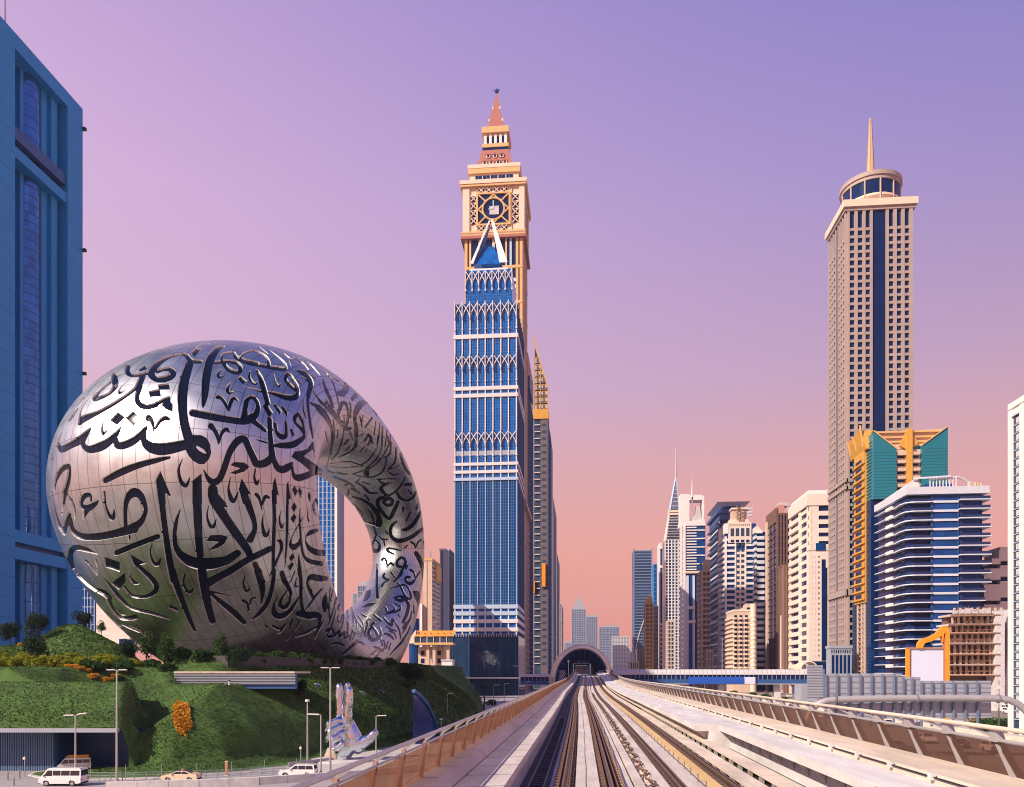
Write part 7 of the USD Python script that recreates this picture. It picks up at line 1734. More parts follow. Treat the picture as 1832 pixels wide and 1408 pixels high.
# garage under the bank
def garage():
    Xl, Xr = (-60 - CXP) / FOC * 103, (244 - CXP) / FOC * 103
    t = thing('garage_front', 'dark recessed garage front of ribbed wall under the hedge bank', 'garage', (*cw((Xl + Xr) / 2, 103), 0))
    def cbox(name, x0, x1, d0, d1, z0, z1, m, **k):
        c = [cw(x0, d0), cw(x1, d0), cw(x1, d1), cw(x0, d1)]
        part(t, name, MB().raw([(*p, z0) for p in c] + [(*p, z1) for p in c], BOXF), m, **k)
    cbox('soffit_slab', Xl - 20, (214 - CXP) / FOC * 98, 97.6, 100.5, 5.25, 5.65, 'grey_wall')
    cbox('slab_edge', Xl - 20, (216 - CXP) / FOC * 98, 97.3, 97.58, 5.2, 5.72, 'grey_wall')
    cbox('back_wall', Xl - 20, Xr, 106.2, 106.8, 0, 5.1, 'blue_bar')
    cbox('side_wall', (100 - CXP) / FOC * 101, (101.5 - CXP) / FOC * 101, 101.2, 106.1, 0, 5.1, 'blue_bar')
    n = 34; a, b = (-40 - CXP) / FOC * 101, (100 - CXP) / FOC * 101
    for k in range(n): x = a + (b - a) * k / n; cbox('wall_rib', x, x + (b - a) / n * .62, 100.6, 101.1, 0, 5.1, 'rib_wall')
    cbox('rib_backing', a - 10, b, 101.11, 101.3, 0, 5.1, 'blue_bar')
    # concrete terrace in front of the ring
    Xa, Xb = (313 - CXP) / FOC * 119, (529 - CXP) / FOC * 119
    t2 = thing('terrace_wall', 'low concrete terrace wall with louvred face before the silver ring', 'wall', (*cw((Xa + Xb) / 2, 119), 11))
    def tb(name, x0, x1, d0, d1, z0, z1, m):
        c = [cw(x0, d0), cw(x1, d0), cw(x1, d1), cw(x0, d1)]; part(t2, name, MB().raw([(*p, z0) for p in c] + [(*p, z1) for p in c], BOXF), m)
    tb('wall', Xa, Xb, 119, 120, 10.2, 12.55, 'blue_bar')
    for k in range(7): tb('louvre', Xa, Xb, 118.7, 118.98, 10.9 + k * .24, 11.02 + k * .24, 'grey_wall')
    for k in range(9): tb('cap_stone', Xa + (Xb - Xa) * k / 9, Xa + (Xb - Xa) * (k + 1) / 9 - .05, 118.6, 128, 12.56, 12.85, 'concrete_warm')
    x, y = cw((410 - CXP) / FOC * 116, 116)
    t3 = thing('bollard_light', 'little white bollard lamp before the terrace wall', 'bollard', (x, y, 10.9)); part(t3, 'post', MB().tube([(x, y, 10.8), (x, y, 11.4)], .13, 8), 'lamp_white'); part(t3, 'cap', MB().tube([(x, y, 11.41), (x, y, 11.62)], [.22, .16], 8), 'black')
garage()
# entrance arch and skylights on the shaded right flank
def flank():
    t = thing('tunnel_arch', 'dark arched tunnel opening on the shaded right flank of the hill', 'arch', (*cam_xy(745, 142), 0))
    pts = [(738, 1330), (740, 1236), (752, 1245), (766, 1262), (777, 1285), (783, 1312), (785, 1332)]
    D = lambda p: 138 + (p - 738) * .42
    def at3(p, q, dd=0): d = D(p) - dd; x, y = cam_xy(p, d); return np.array([x, y, EYE + (HZ - q) / FOC * d])
    rim = [at3(p, q, 1.6) for p, q in pts[1:]]
    part(t, 'arch_rim', MB().tube(rim, .38, 6), 'blue_bar', smooth=40)
    P = [at3(p, q, 1.2) for p, q in pts]; Q = [p + np.array([-1.2, 4, 0]) for p in P]
    v, f = np.array(P), np.array([[0, i, i + 1] for i in range(1, len(P) - 1)])
    part(t, 'glazing', MB().raw(v, f), 'navy_glass')
    for i, (p, q, D0) in enumerate(((569, 1227, 122), (648, 1241, 138), (682, 1238, 143))):
        X = (p - CXP) / FOC * D0; 
        for D1 in np.arange(100, 175, .25):
            X = (p - CXP) / FOC * D1; zz = EYE + (HZ - q) / FOC * D1
            if hill_height(np.array([X]), np.array([D1]))[0] >= zz: break
        x, y = cw(X, D1 - .5)
        t = thing('skylight', ('leftmost oval skylight dimly set in the shaded hillside', 'middle oval skylight dimly set in the shaded hillside', 'rightmost oval skylight set in the shaded hillside')[i], 'skylight', (x, y, zz), group='oval skylights on the hill')
        m = trimesh.creation.icosphere(2, 1.0); vv = m.vertices * [.62, .3, .34]; th = -.45; c, s = math.cos(th), math.sin(th)
        vv = np.stack([vv[:, 0] * c - vv[:, 2] * s, vv[:, 1], vv[:, 0] * s + vv[:, 2] * c], 1)
        part(t, 'dome', MB().raw(vv + [x, y, zz], m.faces), 'grey_glass', smooth=True); vv = m.vertices * [.74, .22, .42]; vv = np.stack([vv[:, 0] * c - vv[:, 2] * s, vv[:, 1], vv[:, 0] * s + vv[:, 2] * c], 1)
        part(t, 'rim', MB().raw(vv + [x, y + .14, zz], m.faces), 'grey_metal', smooth=True)
flank()
# trees on the hill
spots = [(18, 152, 4.9, 0, 'round dark tree at far left edge on the mound'), (67, 150, 5.2, 1, 'dark round tree casting shadow on lawn left of the mound top'), (148, 166, 4.6, 0, 'bushy tree right of the mound top before blue strip tower'), (62, 119, 4.6, 1, 'dark tree standing among the yellow shrubs'),
         (182, 160, 3.0, 2, 'small light green tree on right slope of the mound'), (228, 128, 4.4, 0, 'leafy tree against left underside of the silver ring'), (262, 122, 5.0, 2, 'thin trunked green tree nearest under the ring'), (298, 121, 4.6, 2, 'slender tree in the shade right of the thin trunked tree'),
         (428, 122, 4.2, 1, 'shaded tree under the middle of the ring'), (396, 123, 3.8, 2, 'smaller shaded tree left of the one under the ring middle'), (540, 126, 3.2, 0, 'shaded bush like tree under right part of the ring'), (735, 172, 6.0, 1, 'broad dark tree where ring meets the hill at right')]
protos = [make_tree('tree', 'p', 'tree', 5, 1.75, 1.5, 21, group=None), make_tree('tree', 'p', 'tree', 5, 2.0, 1.2, 22), make_tree('tree', 'p', 'tree', 5, 1.5, 1.9, 23, lm='leaf_green', n=1500)]
done = set()
for px, D, h, k, lab in spots:
    x, y, z = on_hill(px, D); rz = (px * 37) % 360
    if k in done: dup(protos[k], (x, y, z), rz, lab, h / 5)
    else: place(protos[k], (x, y, z), rz, h / 5); tag(stage.GetPrimAtPath(protos[k]), lab); done.add(k)
# yellow and orange shrubs
ys_ = make_shrub('yellow_shrub', 'yellow green shrub in the planted band on the hill', 'shrub', 1.3, 1.5, 31, 'leaf_yellow', 1100, .15, group='yellow green shrubs on the hill')
gs_ = make_shrub('green_shrub', 'dark green shrub between the yellow shrubs on the hill', 'shrub', 1.2, 1.3, 32, 'leaf_green', 800, .15, group='dark green shrubs on the hill')
os_ = make_shrub('orange_shrub', 'low orange flowering shrub at lower edge of the yellow shrubs', 'shrub', 1.1, .8, 33, 'leaf_orange', 700, .12, group='orange flowering shrubs on the hill')
rng = np.random.default_rng(8); first = {}
def scatter_shrub(proto, px, D, s, lab=None, group=None):
    x, y, z = on_hill(px, D)
    if proto in first: dup(proto, (x, y, z - .1), float(rng.uniform(0, 360)), lab, s, group)
    else: first[proto] = 1; place(proto, (x, y, z - .1), 40, s); tag(stage.GetPrimAtPath(proto), lab, None, group)
for i in range(46):
    px = rng.uniform(-20, 245); D = rng.uniform(115, 130) + (px < 60) * 4; scatter_shrub(ys_, px, D, rng.uniform(.8, 1.4))
for i in range(26):
    px = rng.uniform(150, 300); D = rng.uniform(115, 128); scatter_shrub(gs_, px, D, rng.uniform(.7, 1.3))
for px, D in ((120, 113.5), (132, 114), (145, 113.6), (158, 114), (170, 113.7), (5, 121), (14, 122), (196, 114.5), (204, 115.5), (40, 150), (105, 163), (112, 164)): scatter_shrub(os_, px, D, rng.uniform(.7, 1.0))
for i, px in enumerate(list(range(306, 535, 17)) + list(range(540, 730, 9))):
    DD = np.arange(112, 185, .4); hh = hill_height((px - CXP) / FOC * DD, DD); k = np.nonzero(hh > 14.3)[0]
    if len(k): scatter_shrub(gs_, px, float(DD[k[0]]) + .6 + (i % 3) * .5, 1.1 + .4 * (i % 2), 'dark shrub in the shade at the foot of the silver ring', 'shaded shrubs at the foot of the ring')
# golden patch climbing on the slope
def golden_patch():
    rng = np.random.default_rng(12); n = 9000
    px = rng.uniform(300, 352, n); Dd = rng.uniform(97.5, 116, n)
    X = (px - CXP) / FOC * Dd; z = hill_height(X, Dd); x, y = cw(X, Dd)
    q = HZ - (z - EYE) / Dd * FOC; wob = meshkit.noise(np.stack([px / 9, q / 9, 0 * q], -1), 4) - .5
    ok = ((px - 326 - (q - 1287) * .12) / 17) ** 2 + ((q - 1287) / 31) ** 2 + wob * .9 < 1
    P = np.stack([x, y, z + rng.uniform(.0, .55, n)], 1)[ok]; N = np.tile([.2, -.6, .75], (len(P), 1))
    v, f = leaf_quads(P, N, np.full(len(P), .2), rng, .4)
    single('golden_shrub', MB().raw(v, f), 'leaf_orange', 'golden orange bush climbing the green slope left of the chrome hand', 'shrub')
golden_patch()

# ------------------------------------------------------------------ chrome hand sculpture
def hand():
    D = 112.0; s = D / FOC; x0, y0 = cam_xy(606, D)
    R = np.array([ca, sa, 0]); Fw = np.array([-sa, ca, 0])
    t = thing('hand_sculpture', 'mirror chrome giant hand with raised fingers on a rough stone foot', 'sculpture', (x0, y0, 0))
    def P(px, py, d=0.0): return np.array([x0, y0, 0]) + R * (px - 606) * s + Fw * d + np.array([0, 0, (1362.5 - py) * s])
    def chain(pts):
        out = []
        for (p, r), (q, r2) in zip(pts[:-1], pts[1:]):
            a = manifold3d.Manifold.sphere(r * s * 1.1, 20).translate(tuple(p)); b = manifold3d.Manifold.sphere(r2 * s * 1.1, 20).translate(tuple(q))
            out.append(manifold3d.Manifold.batch_hull([a, b]))
        return out
    B = []
    B += chain([(P(608, 1292, -.1), 9), (P(609, 1272, -.15), 7.6), (P(607, 1250, -.1), 6.6), (P(607.5, 1234, 0), 6.2), (P(607, 1229, .02), 5.2)])     # first finger
    B += chain([(P(622, 1294, -.5), 9), (P(624, 1274, -.6), 7.6), (P(626.5, 1252, -.65), 6.6), (P(627, 1238, -.6), 6), (P(627, 1235, -.6), 5.2)])
    B += chain([(P(616, 1292, .7), 8.5), (P(616, 1262, .9), 7), (P(618, 1240, 1.0), 6), (P(619, 1227, 1.0), 5)])
    B += chain([(P(614, 1292), 15), (P(614, 1318), 17), (P(619, 1338), 16), (P(614, 1348), 15)])       # palm
    B += chain([(P(624, 1296), 10), (P(634, 1322), 14), (P(640, 1338), 11)])
    B += chain([(P(630, 1334, -.1), 13), (P(648, 1330, -.3), 10), (P(662, 1322, -.4), 8.5), (P(671, 1312, -.4), 6.4)])      # thumb
    for pts in ([(608, 1290, -.9, 7), (593, 1297, -1.1, 7), (585, 1306, -.8, 6), (594, 1312, -1.3, 5.5), (607, 1309, -1.5, 5)], [(612, 1300, -1.2, 7), (596, 1309, -1.6, 7), (588, 1320, -1.3, 6.4), (600, 1326, -1.7, 5.6), (612, 1320, -1.8, 5)],
                [(616, 1312, -1.3, 7), (602, 1322, -1.8, 6.6), (597, 1333, -1.5, 6), (609, 1337, -1.8, 5.4), (617, 1330, -1.9, 5)]):
        B += chain([(P(a, b, d), r) for a, b, d, r in pts])
    m = manifold3d.Manifold.batch_boolean(B, manifold3d.OpType.Add).refine_to_length(.24)
    tm = trimesh.Trimesh(*[np.asarray(k) for k in (m.to_mesh().vert_properties[:, :3], m.to_mesh().tri_verts)], process=True)
    trimesh.smoothing.filter_taubin(tm, iterations=14)
    v = np.asarray(tm.vertices); nn = np.asarray(tm.vertex_normals); v = v + nn * ((meshkit.fbm(v * 1.1, 3, 5) - .5) * .12)[:, None]
    part(t, 'hand', MB().raw(v, tm.faces), 'mirror_hand', smooth=True)
    for p, q, d in ((607, 1228.5, -.42), (627, 1234.5, -1.0)):
        mm = trimesh.creation.icosphere(2, 1); part(t, 'nail', MB().raw(P(p, q + 3, d) + mm.vertices * [.22, .1, .34], mm.faces), 'steel', smooth=True)
    ms = trimesh.creation.icosphere(3, 1.0); vv = ms.vertices.copy()
    rr = np.interp(vv[:, 2], [-1, -.2, .6, 1], [1.05, .95, .75, .5]); vv[:, 0] *= rr * 1.55; vv[:, 1] *= rr * 1.3; vv[:, 2] *= 1.9
    vv += (meshkit.fbm(vv * 1.3, 3, 2) - .5)[:, None] * .5; vv = P(598, 1352) + np.stack([vv[:, 0] * ca, vv[:, 0] * sa + vv[:, 1] + .3, vv[:, 2]], 1)
    part(t, 'stone_foot', MB().raw(vv, ms.faces), 'stone_base', smooth=35)
    c = P(615, 1362); part(t, 'plinth', MB().tube([(c[0], c[1], 0.02), (c[0], c[1], .28)], 4.6, 28), 'slab_grey', smooth=30)
hand()
# ------------------------------------------------------------------ vehicles
def vehicle(name, label, cat, paint, L, W, prof, side_wins, wind, rear, wheels, r, belt, top, group=None, roof=None, plates=True):
    """prof: outline (x, z) of the body; the body narrows above the belt line; windows are panes of their own"""
    t = thing(name, label, cat, (0, 0, 0), group=group)
    hw = lambda z: W / 2 * (1 - .16 * max(0, (z - belt) / max(top - belt, .1))) * (1 - .05 * max(0, (.45 - z) / .45))
    pv = np.array(prof); n = len(pv)
    Lf = np.array([[x, hw(z), z] for x, z in prof]); Rt = Lf * [1, -1, 1]
    cap = trimesh.creation.triangulate_polygon(Polygon(pv), engine='earcut'); cv, cf = np.asarray(cap[0]), np.asarray(cap[1])
    mb = MB(); A = np.array([[x, hw(z), z] for x, z in cv]); mb.raw(A, cf).raw(A * [1, -1, 1], cf[:, ::-1])
    k = np.arange(n); mb.raw(np.vstack([Lf, Rt]), np.stack([k, (k + 1) % n, (k + 1) % n + n, k + n], 1))
    part(t, 'body', mb, paint, smooth=35)
    for win in side_wins:
        w = np.array(win)
        for s in (1, -1):
            V = np.array([[x, s * (hw(z) + .012), z] for x, z in w]); f = np.array([[0, i, i + 1] for i in range(1, len(w) - 1)])
            part(t, 'side_window', MB().raw(V, f if s > 0 else f[:, ::-1]), 'car_glass')
    for nm, ((xa, za), (xb, zb)) in (('windscreen', wind), ('rear_window', rear)):
        d = np.array([za - zb, xb - xa]); d = d / np.linalg.norm(d) * .012; d = d if (d[1] > 0) else -d
        V = [(xa + d[0], -hw(za) * .9, za + d[1]), (xa + d[0], hw(za) * .9, za + d[1]), (xb + d[0], hw(zb) * .88, zb + d[1]), (xb + d[0], -hw(zb) * .88, zb + d[1])]
        part(t, nm, MB().raw(V, [[0, 1, 2], [0, 2, 3]]), 'car_glass')
    for x in wheels:
        for s in (1, -1):
            wpath = part(t, 'wheel', MB().tube([(x, s * (W / 2 - .20), r), (x, s * (W / 2 + .01), r)], r, 18), 'rubber', smooth=40)
            part(wpath, 'rim', MB().tube([(x, s * (W / 2 + .005), r), (x, s * (W / 2 + .03), r)], r * .62, 12), 'steel', smooth=40, world=False)
            part(t, 'wheel_arch', MB().tube([(x + (r + .05) * math.cos(q), s * (W / 2 - .02), r + (r + .05) * math.sin(q)) for q in np.linspace(.15, math.pi - .15, 9)], .05, 5), 'black')
    x0, x1 = pv[:, 0].min(), pv[:, 0].max()
    for s in (1, -1):
        part(t, 'headlight', MB().box(x1 - .16, x1 + .012, s * W * .30, s * W * .46, .62, .80), 'head_light')
        part(t, 'tail_light', MB().box(x0 - .012, x0 + .16, s * W * .34, s * W * .46, .72, 1.0), 'tail_light')
        part(t, 'door_mirror', MB().box(wind[0][0] - .25, wind[0][0] - .08, s * (W / 2 + .01), s * (W / 2 + .18), belt - .02, belt + .14), paint)
    part(t, 'bumper', MB().box(x1 - .1, x1 + .03, -W * .42, W * .42, .28, .46), 'black'); part(t, 'bumper', MB().box(x0 - .03, x0 + .1, -W * .42, W * .42, .30, .48), 'black')
    if roof:
        part(t, 'roof_panel', MB().box(roof[0], roof[1], -hw(top) * .97, hw(top) * .97, top - .005, top + .02), roof[2])
    return t
SED = dict(L=4.7, W=1.8, prof=[(-2.3, .35), (-2.36, .8), (-2.25, 1.0), (-1.65, 1.06), (-.85, 1.44), (.35, 1.46), (1.15, 1.05), (2.15, .88), (2.36, .70), (2.34, .35), (1.8, .25), (-1.8, .25)],
           side_wins=[[(-1.35, 1.07), (-.32, 1.08), (-.32, 1.38), (-.82, 1.37)], [(-.24, 1.08), (.92, 1.07), (.34, 1.38), (-.24, 1.38)]], wind=((1.12, 1.08), (.40, 1.43)), rear=((-1.55, 1.09), (-.9, 1.42)), wheels=(-1.42, 1.42), r=.32, belt=1.02, top=1.46)
SUV = dict(L=4.9, W=1.95, prof=[(-2.4, .42), (-2.45, 1.0), (-2.3, 1.72), (-2.1, 1.82), (.3, 1.84), (1.05, 1.22), (2.2, 1.08), (2.45, .9), (2.45, .45), (1.9, .32), (-1.9, .32)],
           side_wins=[[(-2.2, 1.22), (-1.25, 1.22), (-1.25, 1.68), (-2.08, 1.68)], [(-1.17, 1.22), (-.2, 1.22), (-.2, 1.70), (-1.17, 1.70)], [(-.12, 1.22), (.82, 1.2), (.26, 1.70), (-.12, 1.70)]], wind=((1.02, 1.26), (.36, 1.80)), rear=((-2.42, 1.2), (-2.31, 1.72)), wheels=(-1.48, 1.5), r=.39, belt=1.18, top=1.84)
VAN = dict(L=5.4, W=1.95, prof=[(-2.65, .4), (-2.7, 1.2), (-2.62, 2.1), (-2.45, 2.24), (1.2, 2.28), (1.55, 2.2), (2.25, 1.25), (2.62, 1.0), (2.7, .75), (2.68, .42), (2.1, .3), (-2.1, .3)],
           side_wins=[[(-2.5, 1.35), (-1.35, 1.35), (-1.35, 1.95), (-2.5, 1.95)], [(-1.27, 1.35), (-.2, 1.35), (-.2, 1.95), (-1.27, 1.95)], [(-.12, 1.35), (.85, 1.35), (.85, 1.95), (-.12, 1.95)], [(.95, 1.3), (2.0, 1.3), (1.52, 1.98), (.95, 1.98)]], wind=((2.2, 1.32), (1.6, 2.15)), rear=((-2.69, 1.3), (-2.64, 2.0)), wheels=(-1.6, 1.65), r=.36, belt=1.3, top=2.28)
PICK = dict(L=5.2, W=1.85, prof=[(-2.55, .5), (-2.6, 1.12), (-.75, 1.14), (-.62, 1.74), (.55, 1.78), (1.2, 1.2), (2.3, 1.08), (2.55, .9), (2.55, .5), (2, .38), (-2, .38)],
            side_wins=[[(-.55, 1.2), (.12, 1.2), (.12, 1.64), (-.48, 1.64)], [(.2, 1.2), (1.0, 1.18), (.5, 1.66), (.2, 1.66)]], wind=((1.18, 1.23), (.6, 1.74)), rear=((-.74, 1.22), (-.64, 1.70)), wheels=(-1.6, 1.6), r=.38, belt=1.16, top=1.78)
def road_angle(): return 90.0
def drop(p, x, y, rz, z=.02): place(p, (x, y, z), rz, .88)
hd = math.degrees(YAW)
x, y = ground(114, 1405); v = vehicle('passenger_van', 'white passenger van with dark windows parked behind the tall lamp posts', 'van', 'car_white', **VAN); drop(v, x, y, 180 + hd)
x, y = ground(325, 1398); v = vehicle('taxi', 'cream taxi with dark blue roof on the road below the green slope', 'taxi', 'car_cream', roof=(-.95, .42, 'car_blue'), **SED); drop(v, x, y, 180 + hd)
tx = v; part(tx, 'roof_sign', MB().box(-.3, -.05, -.3, .3, 1.481, 1.62), 'orange_paint', world=False)
x, y = ground(534, 1391); v = vehicle('white_suv', 'white sport utility car in front of the chrome hand', 'car', 'car_white', **SUV); drop(v, x, y, 180 + hd)
def at_cam(px, D, z=0): x, y = cam_xy(px, D); return x, y, z
v = vehicle('delivery_truck', 'white box van with orange load parked inside the garage recess', 'van', 'car_white', **VAN); place(v, at_cam(134, 101.6), 200 + hd, .72)
part(v, 'load', MB().box(-2.3, 1.0, -.8, .8, 2.3, 2.75), 'orange_paint', world=False)
v = vehicle('grey_van', 'grey blue van half hidden left of the box van in the garage', 'van', 'car_silver', **VAN); place(v, at_cam(103, 103.2), 200 + hd, .72)
pro = {'suv': vehicle('highway_suv', 'p', 'car', 'car_white', **SUV), 'pick': vehicle('highway_pickup', 'p', 'pickup', 'car_white', **PICK), 'sed': vehicle('highway_sedan', 'p', 'car', 'car_white', **SED), 'dark': vehicle('dark_sedan', 'p', 'car', 'car_dark', **SED), 'sil': vehicle('silver_sedan', 'p', 'car', 'car_silver', **SED), 'van': vehicle('highway_van', 'p', 'van', 'car_white', **VAN)}
used = set()
cars = [('suv', 1778, 1346, 270, 'white sport utility car on near highway lane at far right'), ('pick', 1656, 1329, 270, 'white pickup on the highway seen through the screen left of the near sport utility car'),
        ('sed', 1588, 1299, 270, 'white sedan showing over the handrail under the sign board'), ('sed', 1462, 1286, 90, 'white sedan at left end of the large sign board pipe'), ('dark', 1418, 1266, 90, 'dark sedan on the highway left of the sign board'),
        ('dark', 1716, 1338, 270, 'dark sedan seen dimly through the screen beside white sport utility car'), ('dark', 1603, 1342, 270, 'dark roofed sedan low behind the screen below white sedan'), ('sil', 1404, 1270, 90, 'silver sedan next to the dark sedan left of sign board'),
        ('suv', 1806, 1277, 270, 'white car first in the row parked beyond the hedge at right edge'), ('dark', 1817, 1283, 270, 'dark car in the row parked beyond the hedge at right edge'), ('sil', 1826, 1279, 270, 'silver car last in the row parked at the right edge'), ('van', 1798, 1272, 270, 'white van parked beyond the hedge near right edge'),
        ('sed', 1432, 1246, 90, 'white sedan far along the highway under the footbridge end'), ('van', 1396, 1241, 90, 'white van far along the highway beneath the footbridge'), ('sil', 1384, 1245, 90, 'silver car far along the highway beside the far white van'), ('dark', 1372, 1240, 90, 'dark car far along the highway left of the far white van'),
        ('sed', 1446, 1252, 90, 'white sedan just left of the grey wall block'), ('pick', 1412, 1248, 90, 'white pickup among the far cars under the footbridge'), ('dark', 1448, 1262, 90, 'dark car right of the silver sedan near grey wall block')]
for k, px, py, rz, lab in cars:
    x, y = ground(px, py)
    if k in used: dup(pro[k], (x, y, .03), rz, lab)
    else: used.add(k); place(pro[k], (x, y, .03), rz); tag(stage.GetPrimAtPath(pro[k]), lab)

# ------------------------------------------------------------------ street lamps and posts
def lamp(name, label, px, base, top, kind, D=None, head=1.0, group=None):
    D = D or EYE * FOC / (base - HZ); x, y = cam_xy(px, D); h = (base - top) / FOC * D
    t = thing(name, label, 'lamp post', (x, y, 0), group=group); r = .09 + h * .004
    part(t, 'pole', MB().tube([(x, y, 0), (x, y, h)], [r, r * .6], 10), 'pole_grey', smooth=40); part(t, 'base', MB().tube([(x, y, 0), (x, y, .5)], r * 1.8, 10), 'pole_grey')
    def hd_(dx, rise=0.0, L=.95, w=.26):
        a = np.array([x, y, h]); d = np.array([ca, sa, 0]) * dx
        part(t, 'arm', MB().bar(a, a + d * .35 + [0, 0, rise * .5], .07), 'pole_grey')
        p, q = a + d * .30 + [0, 0, rise * .4 + .03], a + d * (.3 + L) + [0, 0, rise + .03]
        m = manifold3d.Manifold.batch_hull([manifold3d.Manifold.sphere(w * .5, 10).scale((1, 1, .5)).translate(tuple(p)), manifold3d.Manifold.sphere(w * .6, 10).scale((1, 1, .42)).translate(tuple(q))])
        part(t, 'lamp_head', MB().mesh(m), 'lamp_white', smooth=50)
    if kind == 'T': hd_(1, 0, .75 * head); hd_(-1, 0, .75 * head)
    elif kind == 'V': hd_(1, .22, .85 * head, .3); hd_(-1, -.02, .85 * head, .3)
    elif kind == 'R': hd_(1, .05, 1.1 * head, .34)
    elif kind == 'L': hd_(-1, .05, 1.2 * head, .36)
    elif kind == 'ball': part(t, 'lamp_head', MB().tube([(x, y, h), (x, y, h + .28)], [.34, .26], 12), 'lamp_white')
    return t
lamp('tall_lamp_post', 'tall double headed lamp post left of the golden bush', 209, 1403, 1199, 'T')
lamp('lamp_post', 'short double armed lamp post rising behind the white passenger van', 135, 1404, 1280, 'V')
lamp('tall_lamp_post', 'tall double headed lamp post standing before the chrome hand', 591, 1387, 1195, 'T')
lamp('lamp_post', 'single headed lamp post left of the tall post at chrome hand', 550, 1368, 1255, 'ball', head=.6)
lamp('lamp_post', 'lamp post with long white head turned left by the white sport utility car', 574, 1388, 1279, 'L')
lamp('lamp_post', 'lamp post with long white head turned right of the chrome hand', 673, 1352, 1281, 'R')
lamp('lamp_post', 'slim lamp post against the dark right end of the hill', 800, 1302, 1241, 'R', head=.8)
lamp('lamp_post', 'short lamp post with dome head peeking over the left screen fence', 789, 1318, 1288, 'ball')
lamp('lamp_post', 'tall lamp post with left turned head before the blue tower shopfront', 928, 1262, 1192, 'L', head=1.6)
for i, (px, b, tp, k) in enumerate(((883, 1275, 1226, 'R'), (902, 1268, 1223, 'R'), (942, 1258, 1219, 'R'), (950, 1256, 1218, 'R'))):
    lamp('lamp_post', ('first and nearest small lamp post left of the shopfront lamp', 'second small lamp post left of the shopfront lamp', 'small lamp post just right of the shopfront lamp', 'last small lamp post right of the shopfront lamp')[i], px, b, tp, k, head=1.3, group='small lamp posts by the shopfront')
for i, (px, b, tp) in enumerate(((1292, 1242, 1140), (1340, 1250, 1188), (1423, 1250, 1196), (1261, 1238, 1195))):
    lamp('highway_mast', ('tallest slender mast rising through the footbridge', 'second slender mast right of the tallest at the footbridge', 'third slender mast at the right end of the footbridge', 'thin mast left of the tallest one at the footbridge')[i], px, b, tp, 'none')
x, y = cam_xy(1787, 118)
t = thing('sign_mast', 'thin steel mast rising right of the large sign board', 'mast', (x, y, 0)); part(t, 'pole', MB().tube([(x, y, 0), (x, y, 12.6 - 13 / FOC * 118)], .1, 8), 'pole_grey'); part(t, 'base', MB().box(x - .3, x + .3, y - .3, y + .3, 0, .5), 'concrete_grey'); part(t, 'bracket', MB().box(x - .2, x + .25, y - .15, y + .15, 10.2, 10.7), 'lamp_white')
# street sign totems, thin posts, bollards
x, y = ground(405, 1388); t = thing('totem_sign', 'narrow orange brown totem sign at the roadside right of the taxi', 'sign', (x, y, 0)); part(t, 'panel', MB().box(x - .16, x + .16, y - .06, y + .06, .1, 1.75), 'bronze_sign'); part(t, 'cap', MB().box(x - .18, x + .18, y - .08, y + .08, 1.751, 1.82), 'cream'); part(t, 'foot', MB().box(x - .2, x + .2, y - .1, y + .1, 0, .098), 'slab_grey')
for i, (px, b, tp, lab) in enumerate(((44, 1390, 1352, 'thin post with little camera box before the ribbed garage wall'), (538, 1368, 1334, 'bare thin post left of the lamp posts at the chrome hand'), (741, 1324, 1300, 'thin post before the dark tunnel arch'))):
    x, y = ground(px, b); h = (b - tp) / FOC * EYE * FOC / (b - HZ); t = thing('thin_post', lab, 'post', (x, y, 0)); part(t, 'pole', MB().tube([(x, y, 0), (x, y, h)], .06, 6), 'pole_grey'); part(t, 'box', MB().box(x - .16, x + .1, y - .1, y + .1, h * .82, h * .93), 'lamp_white')
for i, (px, b) in enumerate(((14, 1396), (35, 1393), (25, 1406))):
    x, y = ground(px, b); t = thing('bollard', ('leftmost short grey bollard before the garage', 'second short grey bollard before the garage', 'nearest short grey bollard at the lower left corner')[i], 'bollard', (x, y, 0)); part(t, 'post', MB().tube([(x, y, 0), (x, y, .95)], .09, 8), 'grey_metal'); part(t, 'cap', MB().tube([(x, y, .951), (x, y, 1.03)], [.1, .04], 8), 'steel')
# roadside railing below the slope
t = thing('roadside_railing', 'thin metal railing running along the road below the green slope', 'railing', (*ground(360, 1393), 0))
line = [ground(p, q) for p, q in ((156, 1399), (230, 1398), (300, 1396), (390, 1393), (470, 1388), (560, 1382))]
P = np.array([[*p, 0] for p in line]); seg = np.linalg.norm(np.diff(P, axis=0), axis=1); cum = np.r_[0, np.cumsum(seg)]
S_ = np.arange(0, cum[-1], 1.3); Q = np.stack([np.interp(S_, cum, P[:, i]) for i in range(3)], 1)
for q in Q: part(t, 'post', MB().box(q[0] - .035, q[0] + .035, q[1] - .035, q[1] + .035, 0, 1.05), 'grey_metal')
for h in (.45, .75, 1.04): part(t, 'rail', MB().tube(Q + [0, 0, h], .03, 5), 'grey_metal')
for k in range(0, len(Q), 3): part(t, 'tall_post', MB().tube([Q[k] + [0.1, .5, 0], Q[k] + [0.1, .5, 1.9]], .03, 5), 'pole_grey')
